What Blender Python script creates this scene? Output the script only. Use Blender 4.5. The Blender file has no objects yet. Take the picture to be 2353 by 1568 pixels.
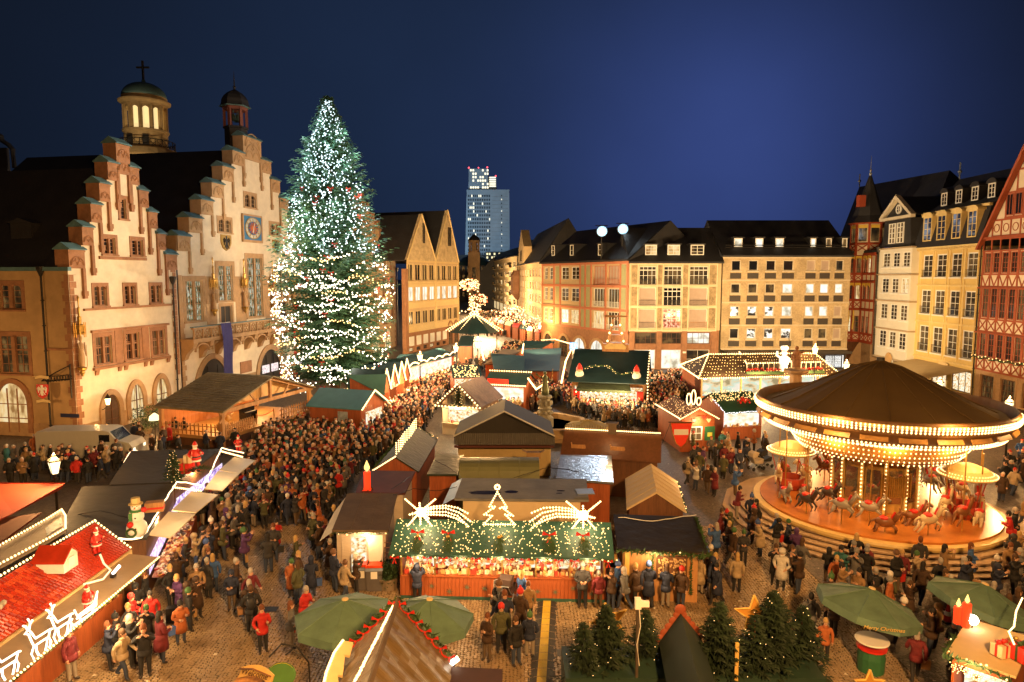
import bpy,bmesh,math,random
from mathutils import Vector,Matrix
R=math.radians;rnd=random.Random(7)
S=bpy.context.scene;COL=S.collection
# ---------------- camera, sky, exposure ----------------
F=1534.0;PT=R(5.45);H=12.8;CX=1176.5;CY=784.0
cam=bpy.data.cameras.new('camera');camo=bpy.data.objects.new('camera',cam);COL.objects.link(camo)
camo.location=(0,0,H);camo.rotation_euler=(R(90)-PT,0,0)
cam.sensor_width=36;cam.lens=36*F/2353.0;cam.clip_start=.2;cam.clip_end=4000
S.camera=camo
S.view_settings.view_transform='Standard';S.view_settings.look='None'
S.view_settings.exposure=0.3;S.view_settings.gamma=1
S.render.engine='CYCLES'
cy=S.cycles;cy.use_denoising=True;cy.max_bounces=5;cy.diffuse_bounces=3;cy.glossy_bounces=2
cy.transmission_bounces=2;cy.transparent_max_bounces=4;cy.sample_clamp_indirect=2.5;cy.sample_clamp_direct=0
cy.caustics_reflective=False;cy.caustics_refractive=False;cy.use_light_tree=True;cy.blur_glossy=1.0
W_=bpy.data.worlds.new('World');S.world=W_;W_.use_nodes=True
def sky_world():
 nt=W_.node_tree;nt.nodes.clear();N=nt.nodes.new;K=nt.links.new
 tc=N('ShaderNodeTexCoord');sky=N('ShaderNodeTexSky');sky.sky_type='NISHITA';sky.sun_disc=False
 sky.sun_elevation=R(-4.0);sky.sun_rotation=R(160)
 def lobe(v,p,col):
  d=N('ShaderNodeVectorMath');d.operation='DOT_PRODUCT';K(tc.outputs['Generated'],d.inputs[0]);d.inputs[1].default_value=v
  mx=N('ShaderNodeMath');mx.operation='MAXIMUM';K(d.outputs['Value'],mx.inputs[0]);mx.inputs[1].default_value=0
  pw=N('ShaderNodeMath');pw.operation='POWER';K(mx.outputs[0],pw.inputs[0]);pw.inputs[1].default_value=p
  vm=N('ShaderNodeVectorMath');vm.operation='SCALE';vm.inputs[0].default_value=col;K(pw.outputs[0],vm.inputs['Scale'])
  return vm.outputs[0]
 def add(a,b):
  v=N('ShaderNodeVectorMath');v.operation='ADD';K(a,v.inputs[0]);K(b,v.inputs[1]);return v.outputs[0]
 sc=N('ShaderNodeVectorMath');sc.operation='SCALE';K(sky.outputs[0],sc.inputs[0]);sc.inputs['Scale'].default_value=.01
 v1=Vector((.31,1,.17)).normalized();v2=Vector((-.05,1,.14)).normalized();v3=Vector((.1,1,-.02)).normalized()
 t=add(lobe(v1,34,(.021,.035,.138)),lobe(v2,7.,(.0065,.0145,.040)))
 t=add(t,sc.outputs[0])
 nz=N('ShaderNodeTexNoise');nz.inputs['Scale'].default_value=2.2;nz.inputs['Detail'].default_value=4;K(tc.outputs['Generated'],nz.inputs['Vector'])
 mr=N('ShaderNodeMapRange');mr.inputs[1].default_value=.3;mr.inputs[2].default_value=.7;mr.inputs[3].default_value=.82;mr.inputs[4].default_value=1.14;K(nz.outputs[0],mr.inputs[0])
 s2=N('ShaderNodeVectorMath');s2.operation='SCALE';K(t,s2.inputs[0]);K(mr.outputs[0],s2.inputs['Scale'])
 bs=N('ShaderNodeVectorMath');bs.operation='ADD';K(s2.outputs[0],bs.inputs[0]);bs.inputs[1].default_value=(.003,.0045,.0078)
 bg=N('ShaderNodeBackground');K(bs.outputs[0],bg.inputs[0]);bg.inputs[1].default_value=1.0
 out=N('ShaderNodeOutputWorld');K(bg.outputs[0],out.inputs[0])
sky_world()
# ---------------- pixel rays of the survey (2353 px wide plate) ----------------
def ray(u,v):
 x=(u-CX)/F;y=(CY-v)/F
 return(x,math.cos(PT)+y*math.sin(PT),-math.sin(PT)+y*math.cos(PT))
def at(u,v,z=0.):
 d=ray(u,v);t=(z-H)/d[2];return Vector((d[0]*t,d[1]*t,z))
def atY(u,v,y):
 d=ray(u,v);t=y/d[1];return Vector((d[0]*t,y,H+d[2]*t))
def pj(x,y,z):
 z-=H;f=y*math.cos(PT)-z*math.sin(PT);up=y*math.sin(PT)+z*math.cos(PT)
 return(CX+F*x/f,CY-F*up/f)
class Fac:
 def __init__(s,p0,d):
  n=math.hypot(d[0],d[1]);s.p=(p0[0],p0[1]);s.d=(d[0]/n,d[1]/n);s.n=(-s.d[1],s.d[0]);s.rz=math.atan2(s.d[1],s.d[0])
 def uz(s,u,v,off=0):
  r=ray(u,v);k=((s.p[0]+s.n[0]*off)*s.n[0]+(s.p[1]+s.n[1]*off)*s.n[1])/(r[0]*s.n[0]+r[1]*s.n[1])
  x,y,z=r[0]*k,r[1]*k,H+r[2]*k
  return((x-s.p[0])*s.d[0]+(y-s.p[1])*s.d[1],z)
 def W(s,u,d=0,z=0):return Vector((s.p[0]+s.d[0]*u+s.n[0]*d,s.p[1]+s.d[1]*u+s.n[1]*d,z))
def front(a,b,z=0):
 A=at(*a,z);B=at(*b,z);f=Fac(A,(B.x-A.x,B.y-A.y));f.w=math.hypot(B.x-A.x,B.y-A.y);return f
# ---------------- mesh builder ----------------
class MB:
 def __init__(s):s.v=[];s.f=[];s.m=[]
 def poly(s,pts,m=0):
  i=len(s.v);s.v+=[tuple(p)for p in pts];s.f.append(tuple(range(i,i+len(pts))));s.m.append(m);return s
 def bx(s,x0,y0,z0,x1,y1,z1,m=0):
  i=len(s.v);s.v+=[(x0,y0,z0),(x1,y0,z0),(x1,y1,z0),(x0,y1,z0),(x0,y0,z1),(x1,y0,z1),(x1,y1,z1),(x0,y1,z1)]
  s.f+=[(i,i+3,i+2,i+1),(i+4,i+5,i+6,i+7),(i,i+1,i+5,i+4),(i+1,i+2,i+6,i+5),(i+2,i+3,i+7,i+6),(i+3,i,i+4,i+7)]
  s.m+=[m]*6;return s
 def box(s,c,sz,m=0,rz=0,rx=0,ry=0):
  i=len(s.v);s.bx(-sz[0]/2,-sz[1]/2,-sz[2]/2,sz[0]/2,sz[1]/2,sz[2]/2,m)
  M_=Matrix.Translation(c)@Matrix.Rotation(rz,4,'Z')@Matrix.Rotation(ry,4,'Y')@Matrix.Rotation(rx,4,'X')
  for k in range(i,len(s.v)):s.v[k]=tuple(M_@Vector(s.v[k]))
  return s
 def ext(s,pts,a,b,m=0,ax='y',ms=None):
  """polygon extruded along an axis; pts are (x,z) for 'y', (y,z) for 'x', (x,y) for 'z'"""
  if ms is None:ms=m
  g={'y':lambda p,t:(p[0],t,p[1]),'x':lambda p,t:(t,p[0],p[1]),'z':lambda p,t:(p[0],p[1],t)}[ax]
  n=len(pts);i=len(s.v);s.v+=[g(p,a)for p in pts]+[g(p,b)for p in pts]
  s.f.append(tuple(range(i,i+n)));s.m.append(m);s.f.append(tuple(range(i+2*n-1,i+n-1,-1)));s.m.append(m)
  for k in range(n):s.f.append((i+k,i+n+k,i+n+(k+1)%n,i+(k+1)%n));s.m.append(ms)
  return s
 def tube(s,pts,r,n=5,m=0,cap=True,r2=None):
  pts=[Vector(p)for p in pts];i0=len(s.v);L=len(pts)
  for k,p in enumerate(pts):
   t=(pts[min(k+1,L-1)]-pts[max(k-1,0)]);t=t.normalized()if t.length>1e-9 else Vector((0,0,1))
   a=Vector((0,0,1)).cross(t);a=a.normalized()if a.length>.05 else Vector((1,0,0));b=t.cross(a)
   rr=r if r2 is None else r+(r2-r)*k/max(L-1,1)
   for j in range(n):q=2*math.pi*j/n;s.v.append(tuple(p+(a*math.cos(q)+b*math.sin(q))*rr))
  for k in range(L-1):
   for j in range(n):
    a=i0+k*n+j;b=i0+k*n+(j+1)%n;s.f.append((a,b,b+n,a+n));s.m.append(m)
  if cap:s.f.append(tuple(range(i0+n-1,i0-1,-1)));s.m.append(m);s.f.append(tuple(range(i0+(L-1)*n,i0+L*n)));s.m.append(m)
  return s
 def lathe(s,prof,n=16,m=0,c=(0,0),a0=0,z0=0):
  i0=len(s.v);L=len(prof)
  for(r,z)in prof:
   for j in range(n):q=a0+2*math.pi*j/n;s.v.append((c[0]+r*math.cos(q),c[1]+r*math.sin(q),z0+z))
  for k in range(L-1):
   for j in range(n):
    a=i0+k*n+j;b=i0+k*n+(j+1)%n;s.f.append((a,b,b+n,a+n));s.m.append(m if not isinstance(m,list)else m[k])
  s.f.append(tuple(range(i0+n-1,i0-1,-1)));s.m.append(m if not isinstance(m,list)else m[0])
  s.f.append(tuple(range(i0+(L-1)*n,i0+L*n)));s.m.append(m if not isinstance(m,list)else m[-1]);return s
 def octa(s,p,r,m=0):
  i=len(s.v);x,y,z=p;s.v+=[(x+r,y,z),(x,y+r,z),(x-r,y,z),(x,y-r,z),(x,y,z+r),(x,y,z-r)]
  for a,b in((0,1),(1,2),(2,3),(3,0)):s.f+=[(i+a,i+b,i+4),(i+b,i+a,i+5)];s.m+=[m,m]
  return s
 def ball(s,p,r,m=0,n=10,k=6,sc=(1,1,1)):
  pr=[(max(math.sin(math.pi*j/k),1e-3)*r,-math.cos(math.pi*j/k)*r)for j in range(k+1)];i=len(s.v);s.lathe(pr,n,m)
  for q in range(i,len(s.v)):v=s.v[q];s.v[q]=(p[0]+v[0]*sc[0],p[1]+v[1]*sc[1],p[2]+v[2]*sc[2])
  return s
 def xf(s,M_,i=0):
  for k in range(i,len(s.v)):s.v[k]=tuple(M_@Vector(s.v[k]))
  return s
 def join(s,o,M_=None):
  i=len(s.v);s.v+=[tuple(M_@Vector(p))for p in o.v]if M_ else o.v
  s.f+=[tuple(a+i for a in f)for f in o.f];s.m+=o.m;return s
 def mesh(s,name,mats,smooth=False):
  me=bpy.data.meshes.new(name);me.from_pydata(s.v,[],s.f)
  for q in(mats if isinstance(mats,(list,tuple))else[mats]):me.materials.append(q)
  me.polygons.foreach_set('material_index',s.m)
  if smooth:me.polygons.foreach_set('use_smooth',[True]*len(s.f))
  me.update();return me
def link(name,data,parent=None,loc=(0,0,0),rz=0,**kw):
 o=bpy.data.objects.new(name,data);COL.objects.link(o);o.location=loc;o.rotation_euler=(0,0,rz)
 if parent:o.parent=parent
 for k,v in kw.items():o[k]=v
 return o
def obj(name,mb,mats,parent=None,loc=(0,0,0),rz=0,smooth=False,**kw):
 return link(name,mb.mesh(name,mats,smooth),parent,loc,rz,**kw)
def thing(name,label,cat,loc=(0,0,0),rz=0,group=None):
 o=link(name,None,None,loc,rz,label=label,category=cat)
 o.empty_display_size=.3
 if group:o['group']=group
 return o
def kids(o):return[c for c in bpy.data.objects if c.parent==o]
CH={}
def dup(o,loc,rz=0,label=None,group=None,tree=None):
 c=o.copy();COL.objects.link(c);c.location=loc;c.rotation_euler=(0,0,rz)
 if label:c['label']=label
 if group:c['group']=group
 if tree is None:tree=[(k,[g for g in kids(k)])for k in kids(o)]
 for k,gs in tree:
  d=k.copy();COL.objects.link(d);d.parent=c
  for g in gs:e=g.copy();COL.objects.link(e);e.parent=d
 return c
# ---------------- materials ----------------
MC={}
def mat(key,col=(.5,.5,.5),rough=.7,var=.15,sc=3.,bump=.0,metal=0.,spec=.4,kind=None,col2=None,bsc=None,coord='Object',stretch=None):
 if key in MC:return MC[key]
 m=bpy.data.materials.new(key);m.use_nodes=True;nt=m.node_tree;N=nt.nodes.new;K=nt.links.new
 b=nt.nodes['Principled BSDF'];b.inputs['Roughness'].default_value=rough;b.inputs['Metallic'].default_value=metal
 b.inputs['Specular IOR Level'].default_value=spec
 tc=N('ShaderNodeTexCoord');vec=tc.outputs[coord]
 if stretch:
  mp=N('ShaderNodeMapping');mp.inputs['Scale'].default_value=stretch;K(vec,mp.inputs[0]);vec=mp.outputs[0]
 n1=N('ShaderNodeTexNoise');n1.inputs['Scale'].default_value=sc;n1.inputs['Detail'].default_value=5;n1.inputs['Roughness'].default_value=.62;K(vec,n1.inputs['Vector'])
 n2=N('ShaderNodeTexNoise');n2.inputs['Scale'].default_value=sc*.13;n2.inputs['Detail'].default_value=3;K(vec,n2.inputs['Vector'])
 ad=N('ShaderNodeMath');ad.operation='ADD';K(n1.outputs[0],ad.inputs[0]);K(n2.outputs[0],ad.inputs[1])
 mr=N('ShaderNodeMapRange');mr.inputs[1].default_value=.7;mr.inputs[2].default_value=1.3;K(ad.outputs[0],mr.inputs[0])
 mx=N('ShaderNodeMix');mx.data_type='RGBA';K(mr.outputs[0],mx.inputs['Factor'])
 c2=col2 if col2 else tuple(min(1,c*(1+var))for c in col);c1=tuple(c*(1-var)for c in col)if not col2 else col
 if kind=='object':
  oi=N('ShaderNodeObjectInfo');h1=N('ShaderNodeHueSaturation');h1.inputs['Value'].default_value=1-var;K(oi.outputs['Color'],h1.inputs['Color'])
  h2=N('ShaderNodeHueSaturation');h2.inputs['Value'].default_value=1+var;K(oi.outputs['Color'],h2.inputs['Color'])
  K(h1.outputs[0],mx.inputs['A']);K(h2.outputs[0],mx.inputs['B'])
 else:mx.inputs['A'].default_value=(*c1,1);mx.inputs['B'].default_value=(*c2,1)
 K(mx.outputs['Result'],b.inputs['Base Color'])
 if bump:
  n3=N('ShaderNodeTexNoise');n3.inputs['Scale'].default_value=bsc or sc*4;n3.inputs['Detail'].default_value=4;K(vec,n3.inputs['Vector'])
  bp=N('ShaderNodeBump');bp.inputs['Strength'].default_value=bump;bp.inputs['Distance'].default_value=.05;K(n3.outputs[0],bp.inputs['Height']);K(bp.outputs[0],b.inputs['Normal'])
 MC[key]=m;return m
def glow(key,col,st,sample=False):
 if key in MC:return MC[key]
 m=bpy.data.materials.new(key);m.use_nodes=True;b=m.node_tree.nodes['Principled BSDF']
 b.inputs['Base Color'].default_value=(*[min(.8,c)for c in col],1);b.inputs['Emission Color'].default_value=(*col,1);b.inputs['Emission Strength'].default_value=st
 b.inputs['Roughness'].default_value=.4
 if not sample:m.cycles.emission_sampling='NONE'
 MC[key]=m;return m
def room(key,cols,st,sc=(.9,6,.7),seed=0):
 """glowing pane for a lit room: blocky warm variation (curtains, lamps) + gloss"""
 if key in MC:return MC[key]
 m=bpy.data.materials.new(key);m.use_nodes=True;nt=m.node_tree;N=nt.nodes.new;K=nt.links.new;b=nt.nodes['Principled BSDF']
 g=N('ShaderNodeNewGeometry');mp=N('ShaderNodeMapping');mp.inputs['Scale'].default_value=sc;mp.inputs['Location'].default_value=(seed,seed,0);K(g.outputs['Position'],mp.inputs[0])
 n=N('ShaderNodeTexNoise');n.inputs['Scale'].default_value=1;n.inputs['Detail'].default_value=3;K(mp.outputs[0],n.inputs['Vector'])
 cr=N('ShaderNodeValToRGB');K(n.outputs[0],cr.inputs[0]);e=cr.color_ramp.elements
 e[0].position=.35;e[0].color=(*cols[0],1);e[1].position=.62;e[1].color=(*cols[-1],1)
 for k,c in enumerate(cols[1:-1]):q=e.new(.35+.27*(k+1)/(len(cols)-1));q.color=(*c,1)
 K(cr.outputs[0],b.inputs['Emission Color']);b.inputs['Emission Strength'].default_value=st;b.inputs['Base Color'].default_value=(.02,.02,.022,1);b.inputs['Roughness'].default_value=.08
 m.cycles.emission_sampling='NONE';MC[key]=m;return m
def lamp(name,loc,e,col=(1,.62,.28),r=.25,spot=None,aim=None,blend=.6):
 l=bpy.data.lights.new(name,'SPOT' if spot else 'POINT');l.energy=e;l.color=col;l.shadow_soft_size=r
 o=bpy.data.objects.new(name,l);COL.objects.link(o);o.location=loc
 if spot:
  l.spot_size=R(spot);l.spot_blend=blend;o.rotation_euler=(Vector(aim)-Vector(loc)).to_track_quat('-Z','Y').to_euler()
 return o
WARM=(1,.54,.19);AMBER=(1,.50,.15);COOL=(.72,.88,1.);NEUT=(1,.82,.58)
def mats():
 g=globals()
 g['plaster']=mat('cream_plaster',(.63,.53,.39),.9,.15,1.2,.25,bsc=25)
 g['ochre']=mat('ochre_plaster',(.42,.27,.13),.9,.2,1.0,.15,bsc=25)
 g['stone']=mat('red_sandstone',(.30,.145,.075),.85,.28,2.2,.5,bsc=9)
 g['stone2']=mat('pale_sandstone',(.40,.25,.13),.85,.22,2.2,.5,bsc=9)
 g['slate']=mat('slate_roof',(.022,.021,.023),.6,.3,5,.6,bsc=14)
 g['copper']=mat('verdigris_copper',(.09,.18,.205),.65,.25,3,.1)
 g['glass']=mat('dark_glass',(.012,.013,.017),.08,.3,1,spec=.7)
 g['iron']=mat('dark_iron',(.025,.022,.02),.5,.3,6,metal=.3)
 g['white']=mat('white_paint',(.72,.70,.64),.5,.06,4)
 g['wood']=mat('spruce_wood',(.40,.20,.075),.6,.3,4,.2,stretch=(6,6,.6))
 g['dwood']=mat('dark_wood',(.12,.05,.02),.65,.35,4,.25,stretch=(6,6,.6))
 g['rwood']=mat('red_brown_wood',(.31,.08,.025),.55,.3,4,.2,stretch=(7,7,.5))
 g['gold']=mat('gilt',(.50,.30,.08),.35,.3,6,metal=.7)
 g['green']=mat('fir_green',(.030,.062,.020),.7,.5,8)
 g['garl']=mat('garland_green',(.035,.075,.022),.7,.5,8)
 g['red']=mat('red_paint',(.55,.025,.015),.45,.15,4)
 g['bulb']=glow('warm_bulb',(1,.62,.24),2.4)
 g['bulbh']=glow('bright_warm_bulb',(1,.64,.28),3.2)
 g['bulbc']=glow('cool_bulb',(.70,.90,1.),2.2)
 g['lantern']=glow('lantern_glass',(1,.80,.42),2.6)
 g['litw']=room('lit_window',[(.35,.17,.05),(.9,.6,.25),(1,.85,.5)],.75)
 g['dimw']=room('dim_window',[(.01,.006,.003),(.10,.05,.015),(.45,.24,.07)],.32,seed=4)
 g['litc']=room('office_window',[(.45,.38,.25),(.95,.9,.72),(1,.98,.9)],.95,seed=9)
 g['goods']=room('glowing_goods',[(.5,.16,.03),(1,.66,.28),(1,.9,.6),(1,.97,.85)],.85,(5,5,7),3)  # lamplight on the wares put into the colour as emission
 g['cream']=mat('cream_paint',(.62,.46,.22),.7,.1,2)
mats()
# ================= buildings =================
class Bld:
 def __init__(s,name,label,cat,fac,root=None,rfac=None,group=None):
  s.f=fac;s.root=root or thing(name,label,cat,(*fac.p,0),fac.rz,group)
  s.rf=rfac or fac
  dx,dy=fac.p[0]-s.rf.p[0],fac.p[1]-s.rf.p[1]
  s.off=(dx*s.rf.d[0]+dy*s.rf.d[1],dx*s.rf.n[0]+dy*s.rf.n[1]);s.rz=fac.rz-s.rf.rz
 def side(s,fac):return Bld('','','',fac,s.root,s.rf)
 def L(s,u,d,z):
  c,q=math.cos(s.rz),math.sin(s.rz);return(s.off[0]+c*u-q*d,s.off[1]+q*u+c*d,z)
 def part(s,name,mb,m,parent=None,smooth=False,loc=(0,0,0),**kw):
  return obj(name,mb,m,s.root,s.L(*loc),s.rz,smooth,**kw)
def wallgrid(u0,u1,z0,z1,ops,inside=None,xs=(),zs=(),rev=.22,d=0,m=0,mr=0,mb=None,back=None):
 mb=mb or MB();X={u0,u1,*xs};Z={z0,z1,*zs}
 for o in ops:X|={o[0],o[1]};Z|={o[2],o[3]}
 X=sorted(x for x in X if u0<=x<=u1);Z=sorted(z for z in Z if z0<=z<=z1)
 for a,b in zip(X,X[1:]):
  run=None
  for c,e in list(zip(Z,Z[1:]))+[(None,None)]:
   ok=False
   if c is not None and b-a>1e-4 and e-c>1e-4:
    mx,mz=(a+b)/2,(c+e)/2
    ok=(inside is None or inside(mx,mz))and not any(o[0]<mx<o[1]and o[2]<mz<o[3]for o in ops)
   if ok:run=[c,e]if run is None else[run[0],e]
   if(not ok)and run:mb.poly([(a,d,run[0]),(b,d,run[0]),(b,d,run[1]),(a,d,run[1])],m);run=None
 for o in ops:
  a,b,c,e=o[:4];r=d+rev
  mb.poly([(a,d,c),(a,r,c),(a,r,e),(a,d,e)],mr);mb.poly([(b,d,c),(b,d,e),(b,r,e),(b,r,c)],mr)
  mb.poly([(a,d,c),(b,d,c),(b,r,c),(a,r,c)],mr);mb.poly([(a,d,e),(a,r,e),(b,r,e),(b,d,e)],mr)
 return mb
WC={}
def win(b,u0,u1,z0,z1,nx=2,ny=3,fm=None,pm=None,fw=.09,mw=.045,sur=None,sw=.2,sill=True,rec=.2,heavy=0,hz=None,surm=None,arch=False,rail=None,pd=None,ext=None):
 """window part (frame, bars, sill, surround) with its pane as a sub-part; (u0,z0) lower left on the wall plane"""
 fm=fm or white;pm=pm or glass;w=round(u1-u0,2);h=round(z1-z0,2)
 key=(w,h,nx,ny,fm.name,fw,mw,sur and sur.name,sw,sill,rec,heavy,hz,arch,rail and rail.name)
 if key not in WC:
  k=MB();y0,y1=rec-.07,rec+.02
  k.bx(0,y0,0,fw,y1,h);k.bx(w-fw,y0,0,w,y1,h);k.bx(fw,y0,0,w-fw,y1,fw);k.bx(fw,y0,h-fw,w-fw,y1,h)
  for i in range(1,nx):
   x=w*i/nx;t=heavy if(heavy and nx%2==0 and i==nx//2)else mw
   k.bx(x-t/2,y0+.012 if t==mw else-.02,fw,x+t/2,y1-.004,h-fw,1 if t==heavy and sur else 0)
  zz=[h*i/ny for i in range(1,ny)]
  for z in zz:k.bx(fw,y0+.02,z-mw/2,w-fw,y1-.008,z+mw/2)
  if hz:k.bx(fw*.5,y0-.025,h*hz-.06,w-fw*.5,y1-.006,h*hz+.06)
  if sur:
   k.bx(-sw,-.05,-.001,-.001,.06,h+sw,1);k.bx(w+.001,-.05,-.001,w+sw,.06,h+sw,1);k.bx(0,-.05,h+.001,w,.06,h+sw,1)
   if arch:
    for c in((0,w/2),(w/2,w)):
     cx=(c[0]+c[1])/2;hw=(c[1]-c[0])/2;k.ext([(c[0],h),(c[0],h-hw*.9),(c[0]+hw*.3,h-hw*.35),(cx,h-.02),(cx,h)],.0,rec-.075,1);k.ext([(c[1],h),(cx,h),(cx,h-.02),(c[1]-hw*.3,h-hw*.35),(c[1],h-hw*.9)],.0,rec-.075,1)
  if sill:k.bx(-sw*.9-.05,-.14,-.14,w+sw*.9+.05,.05,-.002,1 if sur else 0)
  if rail:
   k.bx(.02,-.10,h*.02,w-.02,-.07,h*.02+.04,2);k.bx(.02,-.10,h*.30,w-.02,-.07,h*.30+.04,2)
   for i in range(int(w/.16)+1):k.bx(.04+i*.16,-.095,h*.03,.065+i*.16,-.075,h*.30,2)
  WC[key]=(k.mesh('window',[fm,sur or fm,rail or iron]),{})
 me,pc=WC[key]
 o=link('window',me,b.root,b.L(u0,0,z0),b.rz)
 if pm.name not in pc:pc[pm.name]=MB().bx(fw*.4,rec-.012,fw*.4,w-fw*.4,rec+.0,h-fw*.4).mesh('pane',pm)
 link('pane',pc[pm.name],o)
 return o
def archpts(w,h,spr,n=8,pointed=True):
 """outline of an arched opening: width w, total height h, springing height"""
 P=[(0,0),(w,0),(w,spr)]
 r=h-spr
 for i in range(1,n):
  t=i/n
  if pointed:x=w*(1-t/2*1.0);P.append((w-w/2*(1-math.cos(t*math.pi/2))**1.0 if False else w-w/2*t**1.35,spr+r*math.sin(t*math.pi/2)**.9))
  else:P.append((w/2+w/2*math.cos(t*math.pi/2),spr+r*math.sin(t*math.pi/2)))
 P.append((w/2,h))
 return P+[(w-x,z)for x,z in reversed(P[3:-1])]+[(0,spr)]
def arch(b,name,u,w,h,spr,z0=0,sw=.45,sm=None,pm=None,pointed=True,bars=(2,3),fm=None,rec=.04,inner=None):
 """arched opening: proud stone ring, door or glass set behind it"""
 sm=sm or stone;k=MB();ip=archpts(w,h,spr,pointed=pointed);op=[(x*(w+2*sw)/w-sw,z*(h+sw)/h)for x,z in archpts(w,h,spr,pointed=pointed)]
 n=len(ip)
 for i in range(n):
  if i==0:continue
  j=(i+1)%n;a,c,d,e=ip[i],ip[j],op[j],op[i]
  k.poly([(e[0],-.16,e[1]),(a[0],-.16,a[1]),(c[0],-.16,c[1]),(d[0],-.16,d[1])]);k.poly([(a[0],-.16,a[1]),(a[0],.0,a[1]),(c[0],.0,c[1]),(c[0],-.16,c[1])])
  k.poly([(e[0],-.16,e[1]),(d[0],-.16,d[1]),(d[0],.0,d[1]),(e[0],.0,e[1])])
 o=obj(name,k,sm,b.root,b.L(u,0,z0),b.rz)
 g=MB().ext([(x*.985+.007*w,z)for x,z in ip],-.03,-.005)
 q=obj('pane',g,pm or glass,o)
 f=MB();t=.05
 for i in range(1,bars[0]):x=w*i/bars[0];f.bx(x-t,-.09,0,x+t,-.032,spr+(h-spr)*(1-abs(2*x/w-1))**.6*.96)
 for i in range(1,bars[1]):z=spr*i/(bars[1]-1);f.bx(.02,-.075,z-t*.7,w-.02,-.033,z+t*.7)
 obj('glazing_bars',f,fm or dwood,o)
 return o
def quoins(b,u,z0,z1,m,side=1,d=0,w=.42):
 k=MB();z=z0;i=0
 while z<z1:
  ww=w*(1.55 if i%2 else 1);a,c=(u,u+ww*side);k.bx(min(a,c),d-.04,z+.01,max(a,c),d+.03,min(z+.52,z1)-.01);z+=.52;i+=1
 return b.part('quoins',k,m,kind='stuff')
def bulbs(name,label,cat,pts,r,m,wire=None,group=None):
 k=MB()
 for p in pts:k.octa(p,r)
 t=thing(name,label,cat,tuple(pts[0]),0,group);o=Vector(pts[0]);k.v=[(x-o.x,y-o.y,z-o.z)for x,y,z in k.v]
 obj('bulb',k,m,t,kind='stuff')
 if wire:obj('wire',MB().tube([Vector(p)-o for p in wire],.012,3),iron,t)
 return t
def along(P,step,jit=0,sag=0):
 P=[Vector(p)for p in P];out=[];
 for a,b in zip(P,P[1:]):
  L=(b-a).length;n=max(1,round(L/step))
  for i in range(n):
   t=i/n;q=a.lerp(b,t);q=q+Vector((rnd.uniform(-jit,jit),rnd.uniform(-jit,jit),rnd.uniform(-jit,jit)-sag*4*t*(1-t)));out.append(q)
 out.append(P[-1]);return out
# ---- ground ----
def cobble_mat():
 m=bpy.data.materials.new('cobble_paving');m.use_nodes=True;nt=m.node_tree;N=nt.nodes.new;K=nt.links.new;b=nt.nodes['Principled BSDF']
 g=N('ShaderNodeNewGeometry');v=N('ShaderNodeTexVoronoi');v.feature='DISTANCE_TO_EDGE';v.inputs['Scale'].default_value=6.5;v.inputs['Randomness'].default_value=.7;K(g.outputs['Position'],v.inputs['Vector'])
 v2=N('ShaderNodeTexVoronoi');v2.inputs['Scale'].default_value=6.5;v2.inputs['Randomness'].default_value=.7;K(g.outputs['Position'],v2.inputs['Vector'])
 n=N('ShaderNodeTexNoise');n.inputs['Scale'].default_value=.5;n.inputs['Detail'].default_value=5;K(g.outputs['Position'],n.inputs['Vector'])
 r=N('ShaderNodeMapRange');r.inputs[2].default_value=.09;K(v.outputs['Distance'],r.inputs[0])
 h=N('ShaderNodeMix');h.data_type='RGBA';h.inputs['A'].default_value=(.085,.065,.05,1);h.inputs['B'].default_value=(.24,.19,.145,1);K(v2.outputs['Color'],h.inputs['Factor'])
 h3=N('ShaderNodeMix');h3.data_type='RGBA';h3.blend_type='MULTIPLY';h3.inputs['Factor'].default_value=.7;K(h.outputs['Result'],h3.inputs['A']);K(n.outputs[0],h3.inputs['B'])
 h2=N('ShaderNodeMix');h2.data_type='RGBA';h2.inputs['A'].default_value=(.03,.022,.016,1);K(h3.outputs['Result'],h2.inputs['B']);K(r.outputs[0],h2.inputs['Factor'])
 K(h2.outputs['Result'],b.inputs['Base Color']);b.inputs['Roughness'].default_value=.5
 bp=N('ShaderNodeBump');bp.inputs['Strength'].default_value=.7;bp.inputs['Distance'].default_value=.02;K(r.outputs[0],bp.inputs['Height']);K(bp.outputs[0],b.inputs['Normal'])
 return m
cob=cobble_mat()
obj('ground',MB().poly([(-2000,-200,0),(2000,-200,0),(2000,3500,0),(-2000,3500,0)]),cob,kind='structure')
setm=mat('granite_sett',(.15,.10,.052),.38,.3,1.5,.3,col2=(.37,.26,.14))
obj('mortar_bed',MB().poly([(-15,17,.004),(13,17,.004),(13,33.5,.004),(-15,33.5,.004)]),mat('mortar',(.085,.06,.034),.9),kind='structure')
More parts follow.
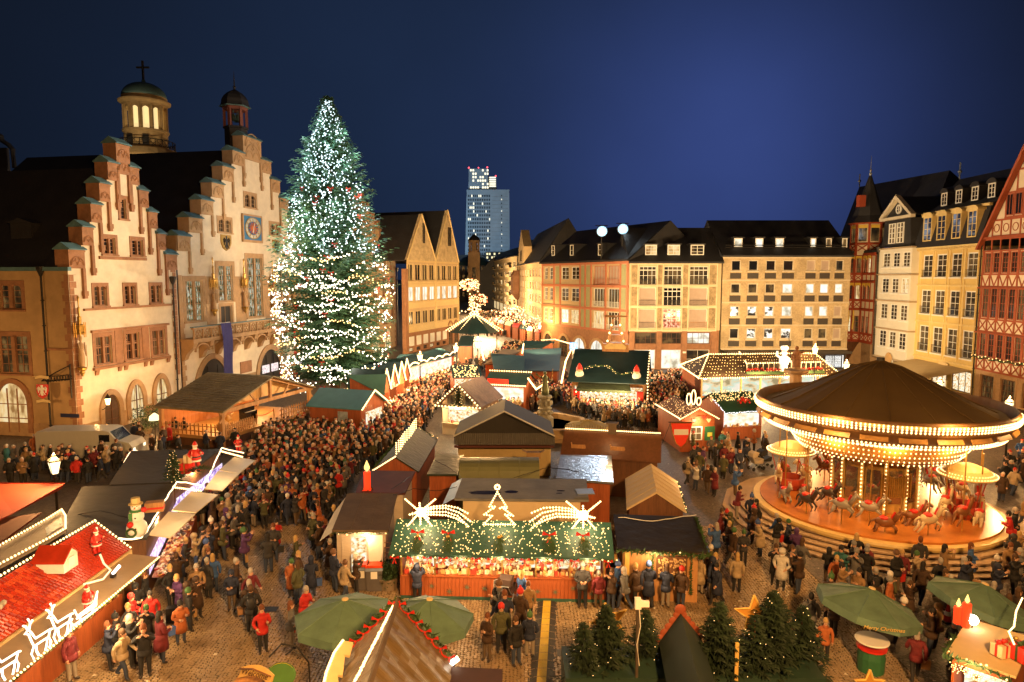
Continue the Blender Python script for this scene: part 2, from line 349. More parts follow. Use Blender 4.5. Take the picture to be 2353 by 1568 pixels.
def setts():
 rg=random.Random(5);L=[];s=.122;w=1.46;V=[];Fc=[]
 for c in range(19):
  for i in range(12):
   fx=(i+.5)/12;x=-14.8+c*w+fx*w;off=.34*math.sin(math.pi*fx);sl=math.atan(.34*math.pi/w*math.cos(math.pi*fx))
   for k in range(134):L.append((x+rg.gauss(0,.012),17.1+k*s+off+rg.gauss(0,.012),sl+rg.gauss(0,.09)))
 def one(k,x,y,a,o=(0,0)):
  h=rg.uniform(.016,.03);p,q=rg.uniform(.046,.06),rg.uniform(.045,.06);c_,s_=math.cos(a),math.sin(a);i=len(k.v)
  for(t,z)in((1,.004),(.86,h)):
   for(ux,uy)in((-p,-q),(p,-q),(p,q),(-p,q)):ux*=t;uy*=t;k.v.append((x-o[0]+c_*ux-s_*uy,y-o[1]+s_*ux+c_*uy,z+rg.uniform(-.002,.002)))
  k.f+=[(i+4,i+5,i+6,i+7)]+[(i+j,i+(j+1)%4,i+4+(j+1)%4,i+4+j)for j in range(4)];k.m+=[0]*5
 vis=[q for q in L if-7.9<q[0]<-5.6 and 19.6<q[1]<23.2 or .75<q[0]<1.6 and 19.8<q[1]<24]
 vis.sort(key=lambda q:q[1]);near=set(vis[:300]);big=MB();gr=bpy.data.objects['ground'];var=[]
 for j in range(12):k=MB();one(k,0,0,0);var.append(k.mesh('cobble',setm))
 for q in L:
  if q in near:link('cobble',var[rg.randrange(12)],gr,(q[0],q[1],0),q[2])
  else:one(big,*q)
 obj('cobbles',big,setm,gr,kind='stuff')
setts()
# ---- left row: stepped gable houses ----
LF=Fac(at(188,1006),(math.sin(R(10.2)),math.cos(R(10.2))))
def stepped(b,uc,steps,ops,mp,mstone,zbot=0,cap=.58,wallu=None,shaft=1.9):
 """steps: [(half width, top z)] from top down; builds wall, coping blocks with tracery and copper caps"""
 hw0,z0=steps[-1];xs=[uc+s*h for h,z in steps for s in(-1,1)];zs=[z for h,z in steps]
 ins=lambda u,z:any(abs(u-uc)<h and z<t for h,t in steps)
 u0,u1=wallu or(uc-hw0,uc+hw0)
 mb=wallgrid(u0,u1,zbot,steps[0][1],ops,lambda u,z:ins(u,z)or z<steps[-1][1]-.01,xs,zs)
 b.part('wall',mb,[mp])
 prev=0
 for i,(h,z)in enumerate(steps):
  for s in((0,)if i==0 else(-1,1)):
   inner=steps[i-1][0]if i else 0
   a,c=(uc-h,uc+h)if s==0 else sorted((uc+s*h,uc+s*(inner-.12)))
   bh=2.5 if s==0 else 1.45;k=MB()
   k.bx(a,-.16,z-bh,c,1.1,z)
   k.bx(a-.05,-.2,z-.16,c+.05,-.161,z-.02)
   ix=(uc-h,uc+h)if s==0 else((c,)if s<0 else(a,))
   for x in ix:
    sx=-1 if x>=uc-.01 and s==0 and x>uc else(1 if s==0 else(-1 if s<0 else 1))
    x0,x1=sorted((x,x+sx*.26));k.bx(x0,-.19,z-bh-shaft,x1,.02,z-bh+.01);k.bx(x0-.08,-.26,z-bh-shaft-.28,x1+.08,.02,z-bh-shaft+.1)
    k.bx(x0-.03,-.22,z-bh-shaft-.5,x1+.03,.02,z-bh-shaft-.281)
   n=2 if s==0 else 1;w=(c-a)
   for q in range(n):
    zc=z-bh+.25+q*1.15;rr=w*.40
    k.tube([((a+c)/2+rr*math.cos(t*math.pi/8),-.19,zc+rr*1.05*math.sin(t*math.pi/8))for t in range(9)],.07,4)
    for sx in(-1,1):k.tube([((a+c)/2+sx*rr*.45+rr*.42*math.cos(t*math.pi/6),-.18,zc+.02+rr*.5*math.sin(t*math.pi/6))for t in range(7)],.045,4)
    k.tube([((a+c)/2+.2*math.cos(t*math.pi/4),-.18,zc+rr*.72+.2*math.sin(t*math.pi/4))for t in range(9)],.04,4)
   o=b.part('step_block',k,mstone)
   q=MB().ext([(-.34,z),(1.2,z),(1.2,z+.08),(.43,z+cap),(-.34,z+.08)],a-.1,c+.1,0,'x')
   obj('cap',q,copper,o)
def gabroof(b,u0,u1,ze,zr,d0,d1,m,ur=None,name='roof',th=.15):
 """ridge running into depth"""
 ur=(u0+u1)/2 if ur is None else ur;k=MB()
 k.ext([(u0,ze),(ur,zr),(u1,ze),(u1,ze-th),(ur,zr-th),(u0,ze-th)],d0,d1);return b.part(name,k,m)
stA=[(.77,24.1),(1.8,22.36),(2.83,20.5),(3.85,18.7),(4.85,16.8),(6.3,14.95)]
A=Bld('stepped_gable_house','narrow cream stepped gable house with brown stone trim on the far left of the square','house',LF)
UA=5.95
opsA=[(3.4,4.65,14.72,16.1),(6.6,7.9,14.72,16.1),(5.5,6.12,17.8,19.5),(2.1,3.4,10.45,12.1),(5.45,6.7,10.45,12.1),(8.65,9.95,10.45,12.1),(1.95,3.65,5.6,7.95),(5.3,6.85,5.6,7.95),(8.55,10.2,5.6,7.95)]
stepped(A,UA,stA,opsA,plaster,stone)
for i,o in enumerate(opsA):
 if i<2:win(A,*o,2,4,stone,glass,.1,.04,stone,.28,heavy=.16)
 elif i==2:win(A,*o,1,5,stone,glass,.06,.03,stone,.3,arch=False)
 elif i<6:win(A,*o,2,4,stone,[dimw,glass,dimw][i-3],.1,.04,stone,.25,heavy=.22,arch=True)
 else:win(A,*o,4,3,stone,dimw if i!=7 else glass,.1,.05,stone,.32,heavy=.22,hz=.6)
A.part('string_course',MB().bx(.9,-.18,10.12,11.2,.02,10.3),stone);A.part('sill_course',MB().bx(2.8,-.16,14.3,8.2,.02,14.55),stone)
k=MB().bx(1.5,-.2,8.3,10.7,.02,8.5).bx(1.5,-.22,5.2,10.7,.02,5.42)
for x in(1.7,4.2,4.9,7.3,8.1,10.3):k.ext([(-.2,5.2),(.02,5.2),(.02,4.75),(-.08,4.8)],x,x+.35,0,'x')
for x in(4.05,7.25):k.bx(x-.02,-.05,5.43,x+.85,.01,8.29)
A.part('window_band',k,stone)
for i,(u,w,h)in enumerate(((2.35,1.7,2.9),(5.35,1.55,3.0),(8.55,1.55,3.1))):
 arch(A,'arched_door' if i==0 else 'arched_window',u,w,h,1.6,.05 if i==0 else .35,.45,stone2,[mat('oak_door',(.09,.045,.02),.5,.3,5),litw,litw][i],bars=(2,3),fm=dwood)
quoins(A,-.3,0,13,stone,1);quoins(A,12.1,3.4,14,stone,-1)
A.part('plinth',MB().bx(-.33,-.07,0,2,.02,1.0).bx(4.45,-.07,0,5,.02,1.3).bx(7.3,-.07,0,8.2,.02,1.3).bx(10.45,-.07,0,11.3,.02,1.5),stone2)
def pipe(b,u,z0,z1,d=-.18,m=None,r=.075,name='downpipe',hopper=True):
 k=MB().tube([(u,d,z0),(u,d,z1)],r,6)
 if hopper:k.lathe([(.1,0),(.3,.55),(.32,.75),(.2,.8)],6,0,(u,d),0,z1-.2)
 for z in range(int(z0)+1,int(z1),2):k.box((u,d,z),(.22,.16,.07))
 b.part(name,k,m or iron)
pipe(A,11.45,.1,12.3)
gabroof(A,-.45,12.35,13.6,22.2,.9,26,slate,UA)
def statue(b,u,z,h,m,canopy=True,gm=None):
 k=MB();d=-.34
 k.lathe([(.16,0),(.2,.05),(.24,.35),(.17,.62),(.22,.8),(.2,.93),(.08,1.0),(.07,1.04),(.12,1.1),(.13,1.18),(.07,1.26)],8,0,(u,d),0,0)
 for i in range(len(k.v)):x,y,q=k.v[i];k.v[i]=(x,y,z+q*h/1.26)
 k.tube([(u-.2*h/1.6,d-.05,z+.78*h),(u-.26,d-.16,z+.55*h),(u-.05,d-.24,z+.55*h)],.055,5);k.tube([(u+.2*h/1.6,d-.05,z+.78*h),(u+.27,d-.12,z+.5*h),(u+.22,d-.25,z+.35*h)],.055,5);k.tube([(u+.3,d-.22,z),(u+.3,d-.22,z+h*.7)],.025,4)
 o=b.part('statue',k,m,smooth=True)
 k=MB().lathe([(.06,-.75),(.12,-.6),(.2,-.45),(.17,-.32),(.32,-.2),(.36,-.06),(.3,0)],8,0,(u,d),0,z);obj('console',k,gm or m,o)
 if canopy:
  k=MB().lathe([(.36,.1),(.4,.2),(.34,.28),(.4,.75),(.42,.85),(.14,.95),(.16,1.5),(.08,1.55),(.1,2.2),(.04,2.3),(.06,2.9),(.1,3.),(.02,3.2)],8,0,(u,d),0,z+h)
  for j in range(8):q=j*math.pi/4;k.tube([(u+.38*math.cos(q),d+.38*math.sin(q),z+h-.12),(u+.4*math.cos(q),d+.4*math.sin(q),z+h+1.05)],.04,4)
  obj('canopy',k,gm or gold,o)
statue(A,.1,5.7,2.5,stone2,True,gold)
SF=Fac(LF.W(-.3),(-LF.n[0],-LF.n[1]))
AS=A.side(SF)
def sz(x,y):return SF.uz(x*.3297,517+y*.3297)
opsS=[]
for(x0,x1,y0,y1)in((-40,40,425,590),(5,145,415,590),(5,190,770,1035)):
 if x0<0:continue
 a=sz(x0,y1);c=sz(x1,y0);opsS.append((a[0],c[0],a[1],c[1]))
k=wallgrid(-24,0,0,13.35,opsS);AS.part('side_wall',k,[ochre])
for i,o in enumerate(opsS):win(AS,*o,2 if i==0 else 4,4,stone,dimw,.12,.05,stone,.3,heavy=.35,hz=None if i==0 else .62,arch=i==0)
arch(AS,'arched_window',sz(10,1500)[0],sz(215,1500)[0]-sz(10,1500)[0],4.0,2.3,.3,.4,stone,litw,False,(3,3),stone)
arch(AS,'arched_window',sz(10,1500)[0]-5.4,3.0,4.0,2.3,.3,.4,stone,litw,False,(3,3),stone)
quoins(AS,0,0,13,stone,-1)
AS.part('gutter',MB().bx(-24,-.25,13.3,.2,.1,13.6),copper);AS.part('string_course',MB().bx(-2.4,-.14,7.05,.05,.02,7.22),stone);AS.part('plinth',MB().bx(-24,-.06,0,.02,.02,1.1),stone2)
pipe(AS,sz(297,340)[0],.2,13.1)
for(x0,x1,y0,y1)in((100,205,0,135),):
 a=SF.uz(36,557,2);AS.part('dormer',MB().bx(a[0],1.6,14.9,a[0]+2,4.5,17.2).ext([(a[0]-.2,17.2),(a[0]+2.2,17.2),(a[0]+1,17.6)],1.4,4.6),slate)
hs=thing('hanging_sign','white eagle on a red shield hanging from a wrought iron bracket by the house corner','sign',SF.W(-.7,-.05,4.6),SF.rz)
k=MB().tube([(.45,-.1,-1.3),(.45,-.1,1.4)],.06,5).tube([(.45,-.1,.2),(-1.6,-.75,.1)],.05,5).tube([(.45,-.1,1.3),(-.6,-.4,.75),(-1.5,-.75,.15)],.04,5)
for i in range(9):q=i/8;k.tube([(.4-1.6*q+.18*math.cos(t),-.1-.5*q,.2+.22*math.sin(t)+.15*(1-q))for t in(0,1,2,3,4,5,6)],.035,4)
obj('bracket',k,iron,hs)
k=MB().ext([(-.42,0),(.42,0),(.42,-.6),(.3,-.95),(0,-1.15),(-.3,-.95),(-.42,-.6)],-.05,.05);sh=obj('shield',k,red,hs,(-1.5,-.8,-.15),R(15))
def eagle(k,s=1,y=-.06,m=0):
 k.ext([(-.07*s,-.9*s),(.07*s,-.9*s),(.13*s,-.45*s),(.06*s,-.2*s),(-.06*s,-.2*s),(-.13*s,-.45*s)],y-.02,y,m);k.ext([(-.06*s,-.2*s),(.06*s,-.2*s),(.05*s,-.06*s),(-.12*s,-.1*s)],y-.02,y-.001,m)
 for q in(-1,1):
  for j in range(4):z=(-.2-j*.1)*s;k.tube([(q*.1*s,y,-.33*s),(q*.25*s,y,z),(q*(.36-.03*j)*s,y,z-.16*s)],.035*s,4,m)
  k.tube([(q*.08*s,y,-.6*s),(q*.22*s,y,-.85*s)],.03*s,4,m)
 return k
obj('eagle',eagle(MB()),white,sh)
for z in(.35,-1.55):obj('scroll_board',MB().ext([(-.5,0),(0,.09),(.5,0),(.5,.22),(0,.3),(-.5,.22)],-.03,.03),cream,hs,(-1.5,-.8,z-.1),R(15))
nb=obj('street_plate',MB().bx(-.85,-.06,0,.85,-.02,.3),mat('blue_enamel',(.015,.02,.07),.4),hs,(.1,0,-2.9))
# ---- Roemer centre house ----
UB=26.07
stB=[(1.86,28.6),(3.96,26.6),(5.9,24.6),(7.9,22.6),(9.8,20.65),(11.8,18.7),(13.6,16.8)]
B=Bld('town_hall','tall cream stepped gable town hall with blue clock and stone balcony behind the Christmas tree','town hall',LF)
opsB=[(24.4,26.6,20.75,22.2),(19.3,21.5,17.6,19),(29.6,31.9,17.9,19.3),(13.5,16.1,8.4,12.5),(18.8,21.4,10.25,14.1),(24.35,27.4,8.2,15.1),(30.6,33.2,10.25,14.1),(35.2,37.8,8.4,12.5),(19.05,21.1,7.6,9.75),(30.9,33,7.6,9.75)]
stepped(B,UB,stB,opsB,plaster,stone2,wallu=(12.45,39.7),shaft=1.7)
for i,o in enumerate(opsB):
 if i<3:win(B,*o,4,3,stone2,dimw if i else glass,.1,.04,stone2,.3,heavy=.3,arch=True)
 elif i<8:win(B,*o,6,10 if i==5 else 7,stone2,room('painted_reflection',[(.006,.006,.004),(.05,.07,.02),(.35,.38,.22),(.75,.8,.65)],.6,(2,5,2.2),7),.1,.05,stone2,.45,heavy=.22)  # reflections painted as emissive patches on the tall panes
 else:win(B,*o,2,1,stone2,mat('black_door',(.02,.018,.016),.5),.08,.04,stone2,.3,sill=False)
k=MB()
for a,c,e in((16.65,18.35,12.9),(21.85,23.85,12.9),(27.9,30.15,12.9),(33.6,34.7,12.9)):k.bx(a,-.03,7.4,c,.02,e)
for a,c,e,g in((12.5,12.95,7,13),(12.9,16.6,12.9,12.95)):k.bx(a,-.03,e,c,.02,g)
B.part('stone_panels',k,stone2,kind='stuff')
for u in(17.5,23.15,29.2,34.2):statue(B,u,9.5,2.2,stone2,True,gold)
ck=B.part('clock',MB().bx(-2.15,-.2,-1.5,2.15,-.05,1.5).bx(-2.3,-.24,-1.75,2.3,-.04,-1.5).bx(-2.25,-.24,1.5,2.25,-.04,1.68).bx(-2.3,-.24,-1.5,-2.05,-.04,1.5).bx(2.05,-.24,-1.5,2.3,-.04,1.5),stone2,loc=(25.5,0,18.4))
def ring(k,r0,r1,y0,y1,m=0,n=28,c=(0,0),sx=1):
 for i in range(n):
  a,b_=2*math.pi*i/n,2*math.pi*(i+1)/n;P=lambda r,t,y:(c[0]+sx*r*math.cos(t),y,c[1]+r*math.sin(t))
  k.poly([P(r0,a,y0),P(r1,a,y0),P(r1,b_,y0),P(r0,b_,y0)],m)
  k.poly([P(r1,a,y0),P(r1,a,y1),P(r1,b_,y1),P(r1,b_,y0)],m)
 return k
sxk=1.38
obj('face',ring(ring(MB().bx(-2.0,-.215,-1.45,2.0,-.201,1.45,0),0,1.3,-.24,-.2,1,sx=sxk),0,.82,-.262,-.24,2,sx=sxk),[mat('clock_blue',(.04,.17,.34),.4),mat('clock_rim',(.5,.5,.42),.5),mat('clock_blue_deep',(.03,.11,.26),.4)],ck)
k=ring(ring(MB(),1.24,1.34,-.275,-.24,sx=sxk),.86,.9,-.275,-.24,sx=sxk)
for i in range(12):
 t=math.pi*i/6;k.box((1.06*math.sin(t)*sxk,-.262,1.06*math.cos(t)),(.05,.03,.26),0,0,0,t);
 if i%3:k.box((1.06*math.sin(t+.09)*sxk,-.262,1.06*math.cos(t+.09)),(.04,.03,.24),0,0,0,t+.09)
obj('numeral',k,gold,ck)
k=MB()
for i in range(12):t=math.pi*i/6;k.tube([(.25*math.sin(t)*sxk,-.275,.25*math.cos(t)),(.72*math.sin(t)*sxk,-.275,.72*math.cos(t))],.06,4,0,True,.1)
obj('sun_ring',ring(k,0,.38,-.29,-.26,sx=sxk),mat('clock_orange',(.50,.14,.04),.5),ck)
obj('hand',MB().tube([(-.2,-.31,-.5),(.25,-.31,.62)],.045,4).tube([(-.1,-.32,-.62),(.05,-.32,.2)],.045,4),mat('hand_white',(.7,.7,.66),.4),ck)
for u in(20.4,30.8):
 q=B.part('coat_of_arms',MB().ext([(-.9,0),(.9,0),(.9,-.9),(.55,-1.45),(0,-1.7),(-.55,-1.45),(-.9,-.9)],-.14,-.02),gold,loc=(u,0,17.35))
 obj('eagle',eagle(MB(),1.7,-.15),iron,q)
ck.scale=(.88,1,.92)
k=MB().bx(12.3,-1.5,6.55,34.5,0,6.8).bx(12.2,-1.62,7.75,34.6,-1.3,7.92).bx(12.3,-1.5,6.4,34.5,-.2,6.55);q=B.part('balcony',k,stone2)
k=MB();
for i in range(16):
 x=12.4+i*1.38;k.bx(x,-1.52,6.8,x+.14,-1.38,7.75)
 for(cx,cz,r)in((x+.76,7.27,.42),(x+.55,7.27,.2),(x+.97,7.27,.2),(x+.76,7.5,.17),(x+.76,7.05,.17)):k.tube([(cx+r*math.cos(t*math.pi/5),-1.45,cz+r*math.sin(t*math.pi/5))for t in range(11)],.05,4,0,False)
obj('parapet_tracery',k,stone2,q);obj('handrail',MB().bx(12.15,-1.66,7.921,34.65,-1.26,8.0),copper,q)
k=MB()
for i in range(9):
 x=12.4+i*2.7;k.ext([(-1.45,6.4),(0,6.4),(0,4.6),(-.35,4.75),(-.6,5.3),(-1.0,5.7),(-1.3,5.9)],x,x+.55,0,'x')
 if i<8:k.tube([(x+.5+1.1*(1-math.cos(t*math.pi/8)),-1.2,5.5+.75*math.sin(t*math.pi/8))for t in range(9)],.12,5)
obj('corbel',k,stone2,q,kind='stuff')
for u,w,h in((14.7,5.0,4.3),(26.0,4.9,4.1),(34.6,3.6,4.0)):
 o=arch(B,'arched_portal',u,w,h,1.6,0,.6,stone2,mat('portal_iron',(.018,.016,.015),.5),bars=(3,2),fm=iron)
 for x in(.7,w-2.2):obj('lit_pane',MB().bx(x,-.11,1.35,x+1.5,-.032,2.3),room('leaded_light',[(.6,.35,.45),(.95,.8,.75),(1,.95,.9)],.9,(6,6,6)),o)
B.part('plinth',MB().bx(12.4,-.07,0,14.2,.02,1.8).bx(20.4,-.07,0,25.3,.02,1.8).bx(31.6,-.07,0,34,.02,1.8),stone2)
B.part('plaque',MB().bx(22.2,-.12,2.0,24.4,.02,3.3),stone)
quoins(B,12.45,0,13,stone2,1)
gabroof(B,12.5,39.6,15.5,27.4,.9,30,slate,UB)
for u,cols,lab in((17.0,('flag_blue',(.05,.05,.20)),'long dark blue flag hanging from the stone balcony of the town hall'),(31.6,('flag_red',(.5,.04,.02)),'long red and gold flag hanging beside the Christmas tree on the town hall')):
 t=thing('flag',lab,'flag',LF.W(u,-1.75,8.1),LF.rz)
 k=MB();n=10
 for i in range(n):
  for j in range(4):
   P=lambda i,j:(j*.42-.8+.08*math.sin(i*.6)+i*.03,-.1-.1*math.sin(j*1.7+i*.35),-i*.56)
   k.poly([P(i,j),P(i,j+1),P(i+1,j+1),P(i+1,j)],0 if(j<2 or 'blue' in cols[0])else 1)
 obj('cloth',k,[mat(cols[0],cols[1],.8),mat('flag_gold',(.6,.33,.03),.8)],t,smooth=True);obj('rod',MB().tube([(-.9,0,.02),(.95,0,.02)],.05,5).tube([(0,0,.0),(0,.6,-.4)],.04,4),white,t)
TD=2.6
for q_ in range(40):
 UT=UB-4+q_*.15;w_=LF.W(UT,TD,31)
 if pj(w_.x,w_.y,w_.z)[0]>541:break
ZT=lambda v:H+(638-v)/1534*(w_.y*math.cos(PT)-20*math.sin(PT))*1.0
kk=B.part('bell_turret',MB().lathe([(1.25,24.5),(1.25,ZT(299)),(1.4,ZT(298)),(1.4,ZT(294))],6),slate,loc=(UT,TD,0))
k=MB();za,zb_=ZT(294),ZT(250)
for j in range(6):q=j*math.pi/3;k.box((1.2*math.cos(q),1.2*math.sin(q),(za+zb_)/2),(.3,.3,zb_-za),0,q)
k.lathe([(1.35,zb_-.35),(1.4,zb_),(1.35,zb_+.05)],6);obj('arcade',k,mat('turret_red',(.16,.05,.035),.7),kk)
hz_=(ZT(209)-zb_)/3.8
obj('helmet',MB().lathe([(r,zb_+z*hz_)for r,z in((1.75,.05),(1.6,.3),(1.5,.9),(1.45,1.6),(1.2,2.4),(.8,3.1),(.3,3.6),(.1,3.8),(.14,4.2),(.22,4.3),(.08,4.5),(.05,6.2),(.01,7.6))],6),slate,kk)
obj('cornice',MB().lathe([(1.7,zb_),(1.8,zb_+.06),(1.55,zb_+.14)],6),copper,kk)
k=MB()
for x,y in((-.4,0),(.4,.1),(0,-.35)):k.lathe([(.36,0),(.34,.1),(.24,.45),(.17,.7),(.05,.8)],10,0,(x,y),0,za+.7);k.tube([(x,y,za+1.4),(x,y,zb_)],.05,4)
obj('bell',k,mat('bronze_bell',(.10,.16,.14),.35,metal=.6),kk)
# ---- third gable, mostly behind the tree ----
C3=Bld('stepped_gable_house','orange stepped gable house whose right edge shows beside the Christmas tree','house',LF)
stC=[(2,26.3),(4.3,25),(6.4,23.6),(8.7,22.5),(11.1,21.2),(13.9,19.7),(16.5,17.7)]
UC=56.3;opsC=[(u,u+1.9,z,z+3)for u in(47,52,57.5,62,66.5)for z in(9.5,14)]+[(u,u+1.9,4.6,7.5)for u in(47,52,57.5,62,66.5)]+[(70.3,71.6,9.5,12.8),(70.3,71.6,4.6,7.5)]
stepped(C3,UC,stC,opsC,mat('orange_plaster',(.55,.36,.2),.9,.1,1.2),stone,wallu=(39.8,73))
for o in opsC:win(C3,*o,2,4,stone,dimw,.1,.05,stone,.25,heavy=.2)
for u in(61,66.5):arch(C3,'arched_window',u,3.2,3.6,2.0,0,.4,stone2,litw,bars=(3,3))
quoins(C3,73,0,13,stone,-1,w=.6);pipe(C3,73.2,.1,14)
gabroof(C3,39.9,72.9,16.5,25,.9,26,slate,UC)
# ---- twin gable house ----
TF=Fac(at(925,816),(.3377,1))
def t4(x,y):return TF.uz(574.5+x*.4397,201+y*.4397)
T=Bld('twin_gable_house','pale house with two steep shingled gables and rows of lit windows beside the tree','house',TF)
a0=t4(818,905)[0];a1=t4(968,907)[0];a2=t4(1087,912)[0];ze=t4(895,905)[1];zb=t4(822,1285)[1]
z1a,z1b=t4(900,1010)[1],t4(900,925)[1];z2a,z2b=t4(900,1115)[1],t4(900,1040)[1];z3a,z3b=t4(900,1235)[1],t4(900,1165)[1]
tops=[]
for(s,e,n)in((a0,a1,4),(a1,a2,4)):
 for i in range(n):
  p=(e-s)/n;x=s+p*(i+.12);w=p*.76
  for(za,zz_)in((z1a,z1b),(z2a,z2b),(z3a,z3b)):tops.append((x,x+w,za,zz_))
ww=mat('sandy_render',(.50,.36,.20),.85,.12,2)
T.part('wall',wallgrid(a0,a2,zb,ze,tops),ww)
for i,o in enumerate(tops):win(T,*o,2,1,cream,litc if i%3==1 and(i<12 or i%5)else(glass if i%2 else dimw),.12,.1,sill=True,sw=.05)
k=MB()
for(s,e,n)in((a0,a1,4),(a1,a2,4)):
 for z in(z1a,z2a,z3a):k.bx(s+.15,-.06,z-1.05,e-.15,.02,z-.2)
T.part('breast_panel',k,cream)
k=MB()
for(s,e,n)in((a0,a1,4),(a1,a2,4)):
 for x in(s,e-.25):k.bx(x,-.18,zb,x+.25,.01,ze)
for z in(zb,(z3b+z2a)/2-.35,(z2b+z1a)/2-.35,ze-.3):k.bx(a0,-.14,z,a2,.01,z+.28)
T.part('band',k,cream)
for(s,e,px,py)in((a0,a1,893,662),(a1,a2,1029,642)):
 pk=t4(px,py);o=T.part('gable',MB().ext([(s+.1,ze),(e-.1,ze),(pk[0],pk[1])],-.1,.4),mat('shingle_gable',(.50,.38,.22),.8,.35,9,.5))
 k=MB();cx=(s*.4+e*.6)-.2
 for q in range(3 if s==a1 else 2):k.bx(cx-.6+q*.55,-.16,ze+3,cx-.25+q*.55,-.09,ze+6.5)
 obj('slit_window',k,glass,o)
 k=MB().tube([(s,-.15,ze),(pk[0],-.15,pk[1]),(e,-.15,ze)],.16,4);obj('verge',k,cream,o)
 rows=MB();zz=ze+.5;hgt=pk[1]-ze
 while zz<pk[1]-1:
  t=(zz-ze)/hgt;x0,x1=s+.3+(pk[0]-s)*t,e-.3+(pk[0]-e)*t
  n=max(2,int((x1-x0)/.5))
  for i in range(n):
   xx=x0+(x1-x0)*i/n
   if not(cx-.8<xx<cx+1.2 and ze+2.7<zz<ze+6.6):rows.bx(xx+.02,-.135,zz,xx+(x1-x0)/n-.04,-.09,zz+.5)
  zz+=.6
 obj('shingle',rows,mat('shingle_gable'),o,kind='stuff')
 k=MB().ext([(s,ze),(pk[0],pk[1]-.05),(e,ze),(e,ze-.2),(pk[0],pk[1]-.3),(s,ze-.2)],.41,26);T.part('roof',k,slate)
k=MB().bx(a0-.9,-.25,0,a0,.5,ze-1.5);T.part('corner_pier',k,stone)
gops=[]
n=8
for i in range(n):x=a0+(a2-a0)*(i+.2)/n;gops.append((x,x+(a2-a0)/n*.6,.2,zb-2.6));
T.part('ground_floor',wallgrid(a0,a2,0,zb,gops),stone)
for i,o in enumerate(gops):win(T,*o,1,2,dwood,litw if i%3==0 else glass,.1,sill=False)
k=MB()
for i in range(n-2):x=a0+(a2-a0)*(i+.2)/n;k.bx(x,-.1,zb-2.3,x+(a2-a0)/n*.62,-.01,zb-.7)
T.part('sign_board',k,white)
for i in(6,7):x=a0+(a2-a0)*(i+.1)/n;arch(T,'arched_opening',x,(a2-a0)/n*.75,4.2,2.6,0,.35,stone,dimw,False)
# ---- dome lantern tower behind the roofs ----
dc=atY(338,352,125);D=thing('dome_tower','round sandstone lantern tower with green dome and cross rising behind the dark roof','tower',tuple(dc))
px=125/1534*1.0
bt=obj('drum',MB().lathe([(4.9,-12),(4.9,-1),(6.3,-1),(5.2,.4),(3.6,.6),(3.6,4.2),(3.85,4.3),(3.85,4.7),(3.5,4.8)],24),mat('tower_stone',(.46,.33,.17),.85,.25,1.2,.3),D,smooth=False)
k=MB()
for j in range(24):q=j*2*math.pi/24;k.box((4.7*math.cos(q),4.7*math.sin(q),1.6),(.1,.1,1.5));
for z in(.9,2.3):k.tube([(4.7*math.cos(q*math.pi/16),4.7*math.sin(q*math.pi/16),z)for q in range(33)],.09,4,0,False)
for j in range(48):q=j*2*math.pi/48;q2=q+2*math.pi/24*(1 if j%2 else-1);k.tube([(4.7*math.cos(q),4.7*math.sin(q),.95),(4.7*math.cos(q2),4.7*math.sin(q2),2.3)],.04,3)
obj('railing',k,iron,D)
obj('niche',MB().box((-1.0,-3.5,2.2),(1.0,.5,2.2)).box((1.6,-3.2,2.2),(1.0,.5,2.2),0,.45),slate,D)
k=MB();N_=12
for j in range(N_):
 q=(j+.5)*2*math.pi/N_;k.box((3.3*math.cos(q),3.3*math.sin(q),7.3),(.5,.62,5.2),0,q)
 q0=(j+.5)*2*math.pi/N_;
 for t in range(6):
  f0=(j+.5+(t)/6)*2*math.pi/N_;f1=(j+.5+(t+1)/6)*2*math.pi/N_;h0=8.4+1.0*math.sin(math.pi*min(max((t)/6,.12),.88));h1=8.4+1.0*math.sin(math.pi*min(max((t+1)/6,.12),.88))
  for r in(3.35,):k.poly([(r*math.cos(f0),r*math.sin(f0),h0),(r*math.cos(f1),r*math.sin(f1),h1),(r*math.cos(f1),r*math.sin(f1),9.9),(r*math.cos(f0),r*math.sin(f0),9.9)])
 k.tube([(3.6*math.cos(q),3.6*math.sin(q),4.8),(3.6*math.cos(q),3.6*math.sin(q),9.9)],.2,6)
obj('arcade',k,mat('tower_stone'),D)
obj('lit_core',MB().lathe([(2.6,4.7),(2.6,9.8)],16),glow('lantern_core',(.95,.72,.34),.75),D)
obj('entablature',MB().lathe([(3.6,9.85),(3.7,10.3),(4.3,10.7),(4.35,11.0),(3.8,11.2),(3.7,11.8),(3.75,11.9)],32),mat('tower_stone'),D)
obj('dome',MB().lathe([(3.72*math.cos(t*math.pi/20)+.01,11.9+3.3*math.sin(t*math.pi/20))for t in range(10)]+[(.35,15.3),(.3,15.8),(.05,15.9)],24),copper,D,smooth=True)
obj('cross',MB().bx(-.16,-.16,15.8,.16,.16,19.9).bx(-1.15,-.15,18.3,1.15,.15,18.65),iron,D)
D.scale=(1,1,.82)
fo=atY(8,360,90);q=thing('roof_ornament','dark scrolled dormer top poking over the roof at the left edge','dormer',tuple(fo))
obj('scroll',MB().tube([(-2.5,0,3.2),(-1.0,0,3.1),(-.1,0,2.6),(0,0,2),(.8,0,1.5),(1.3,0,.9),(1.35,0,-1.5)],.3,6).bx(-2.5,.3,-2,.2,.8,1.2),slate,q)
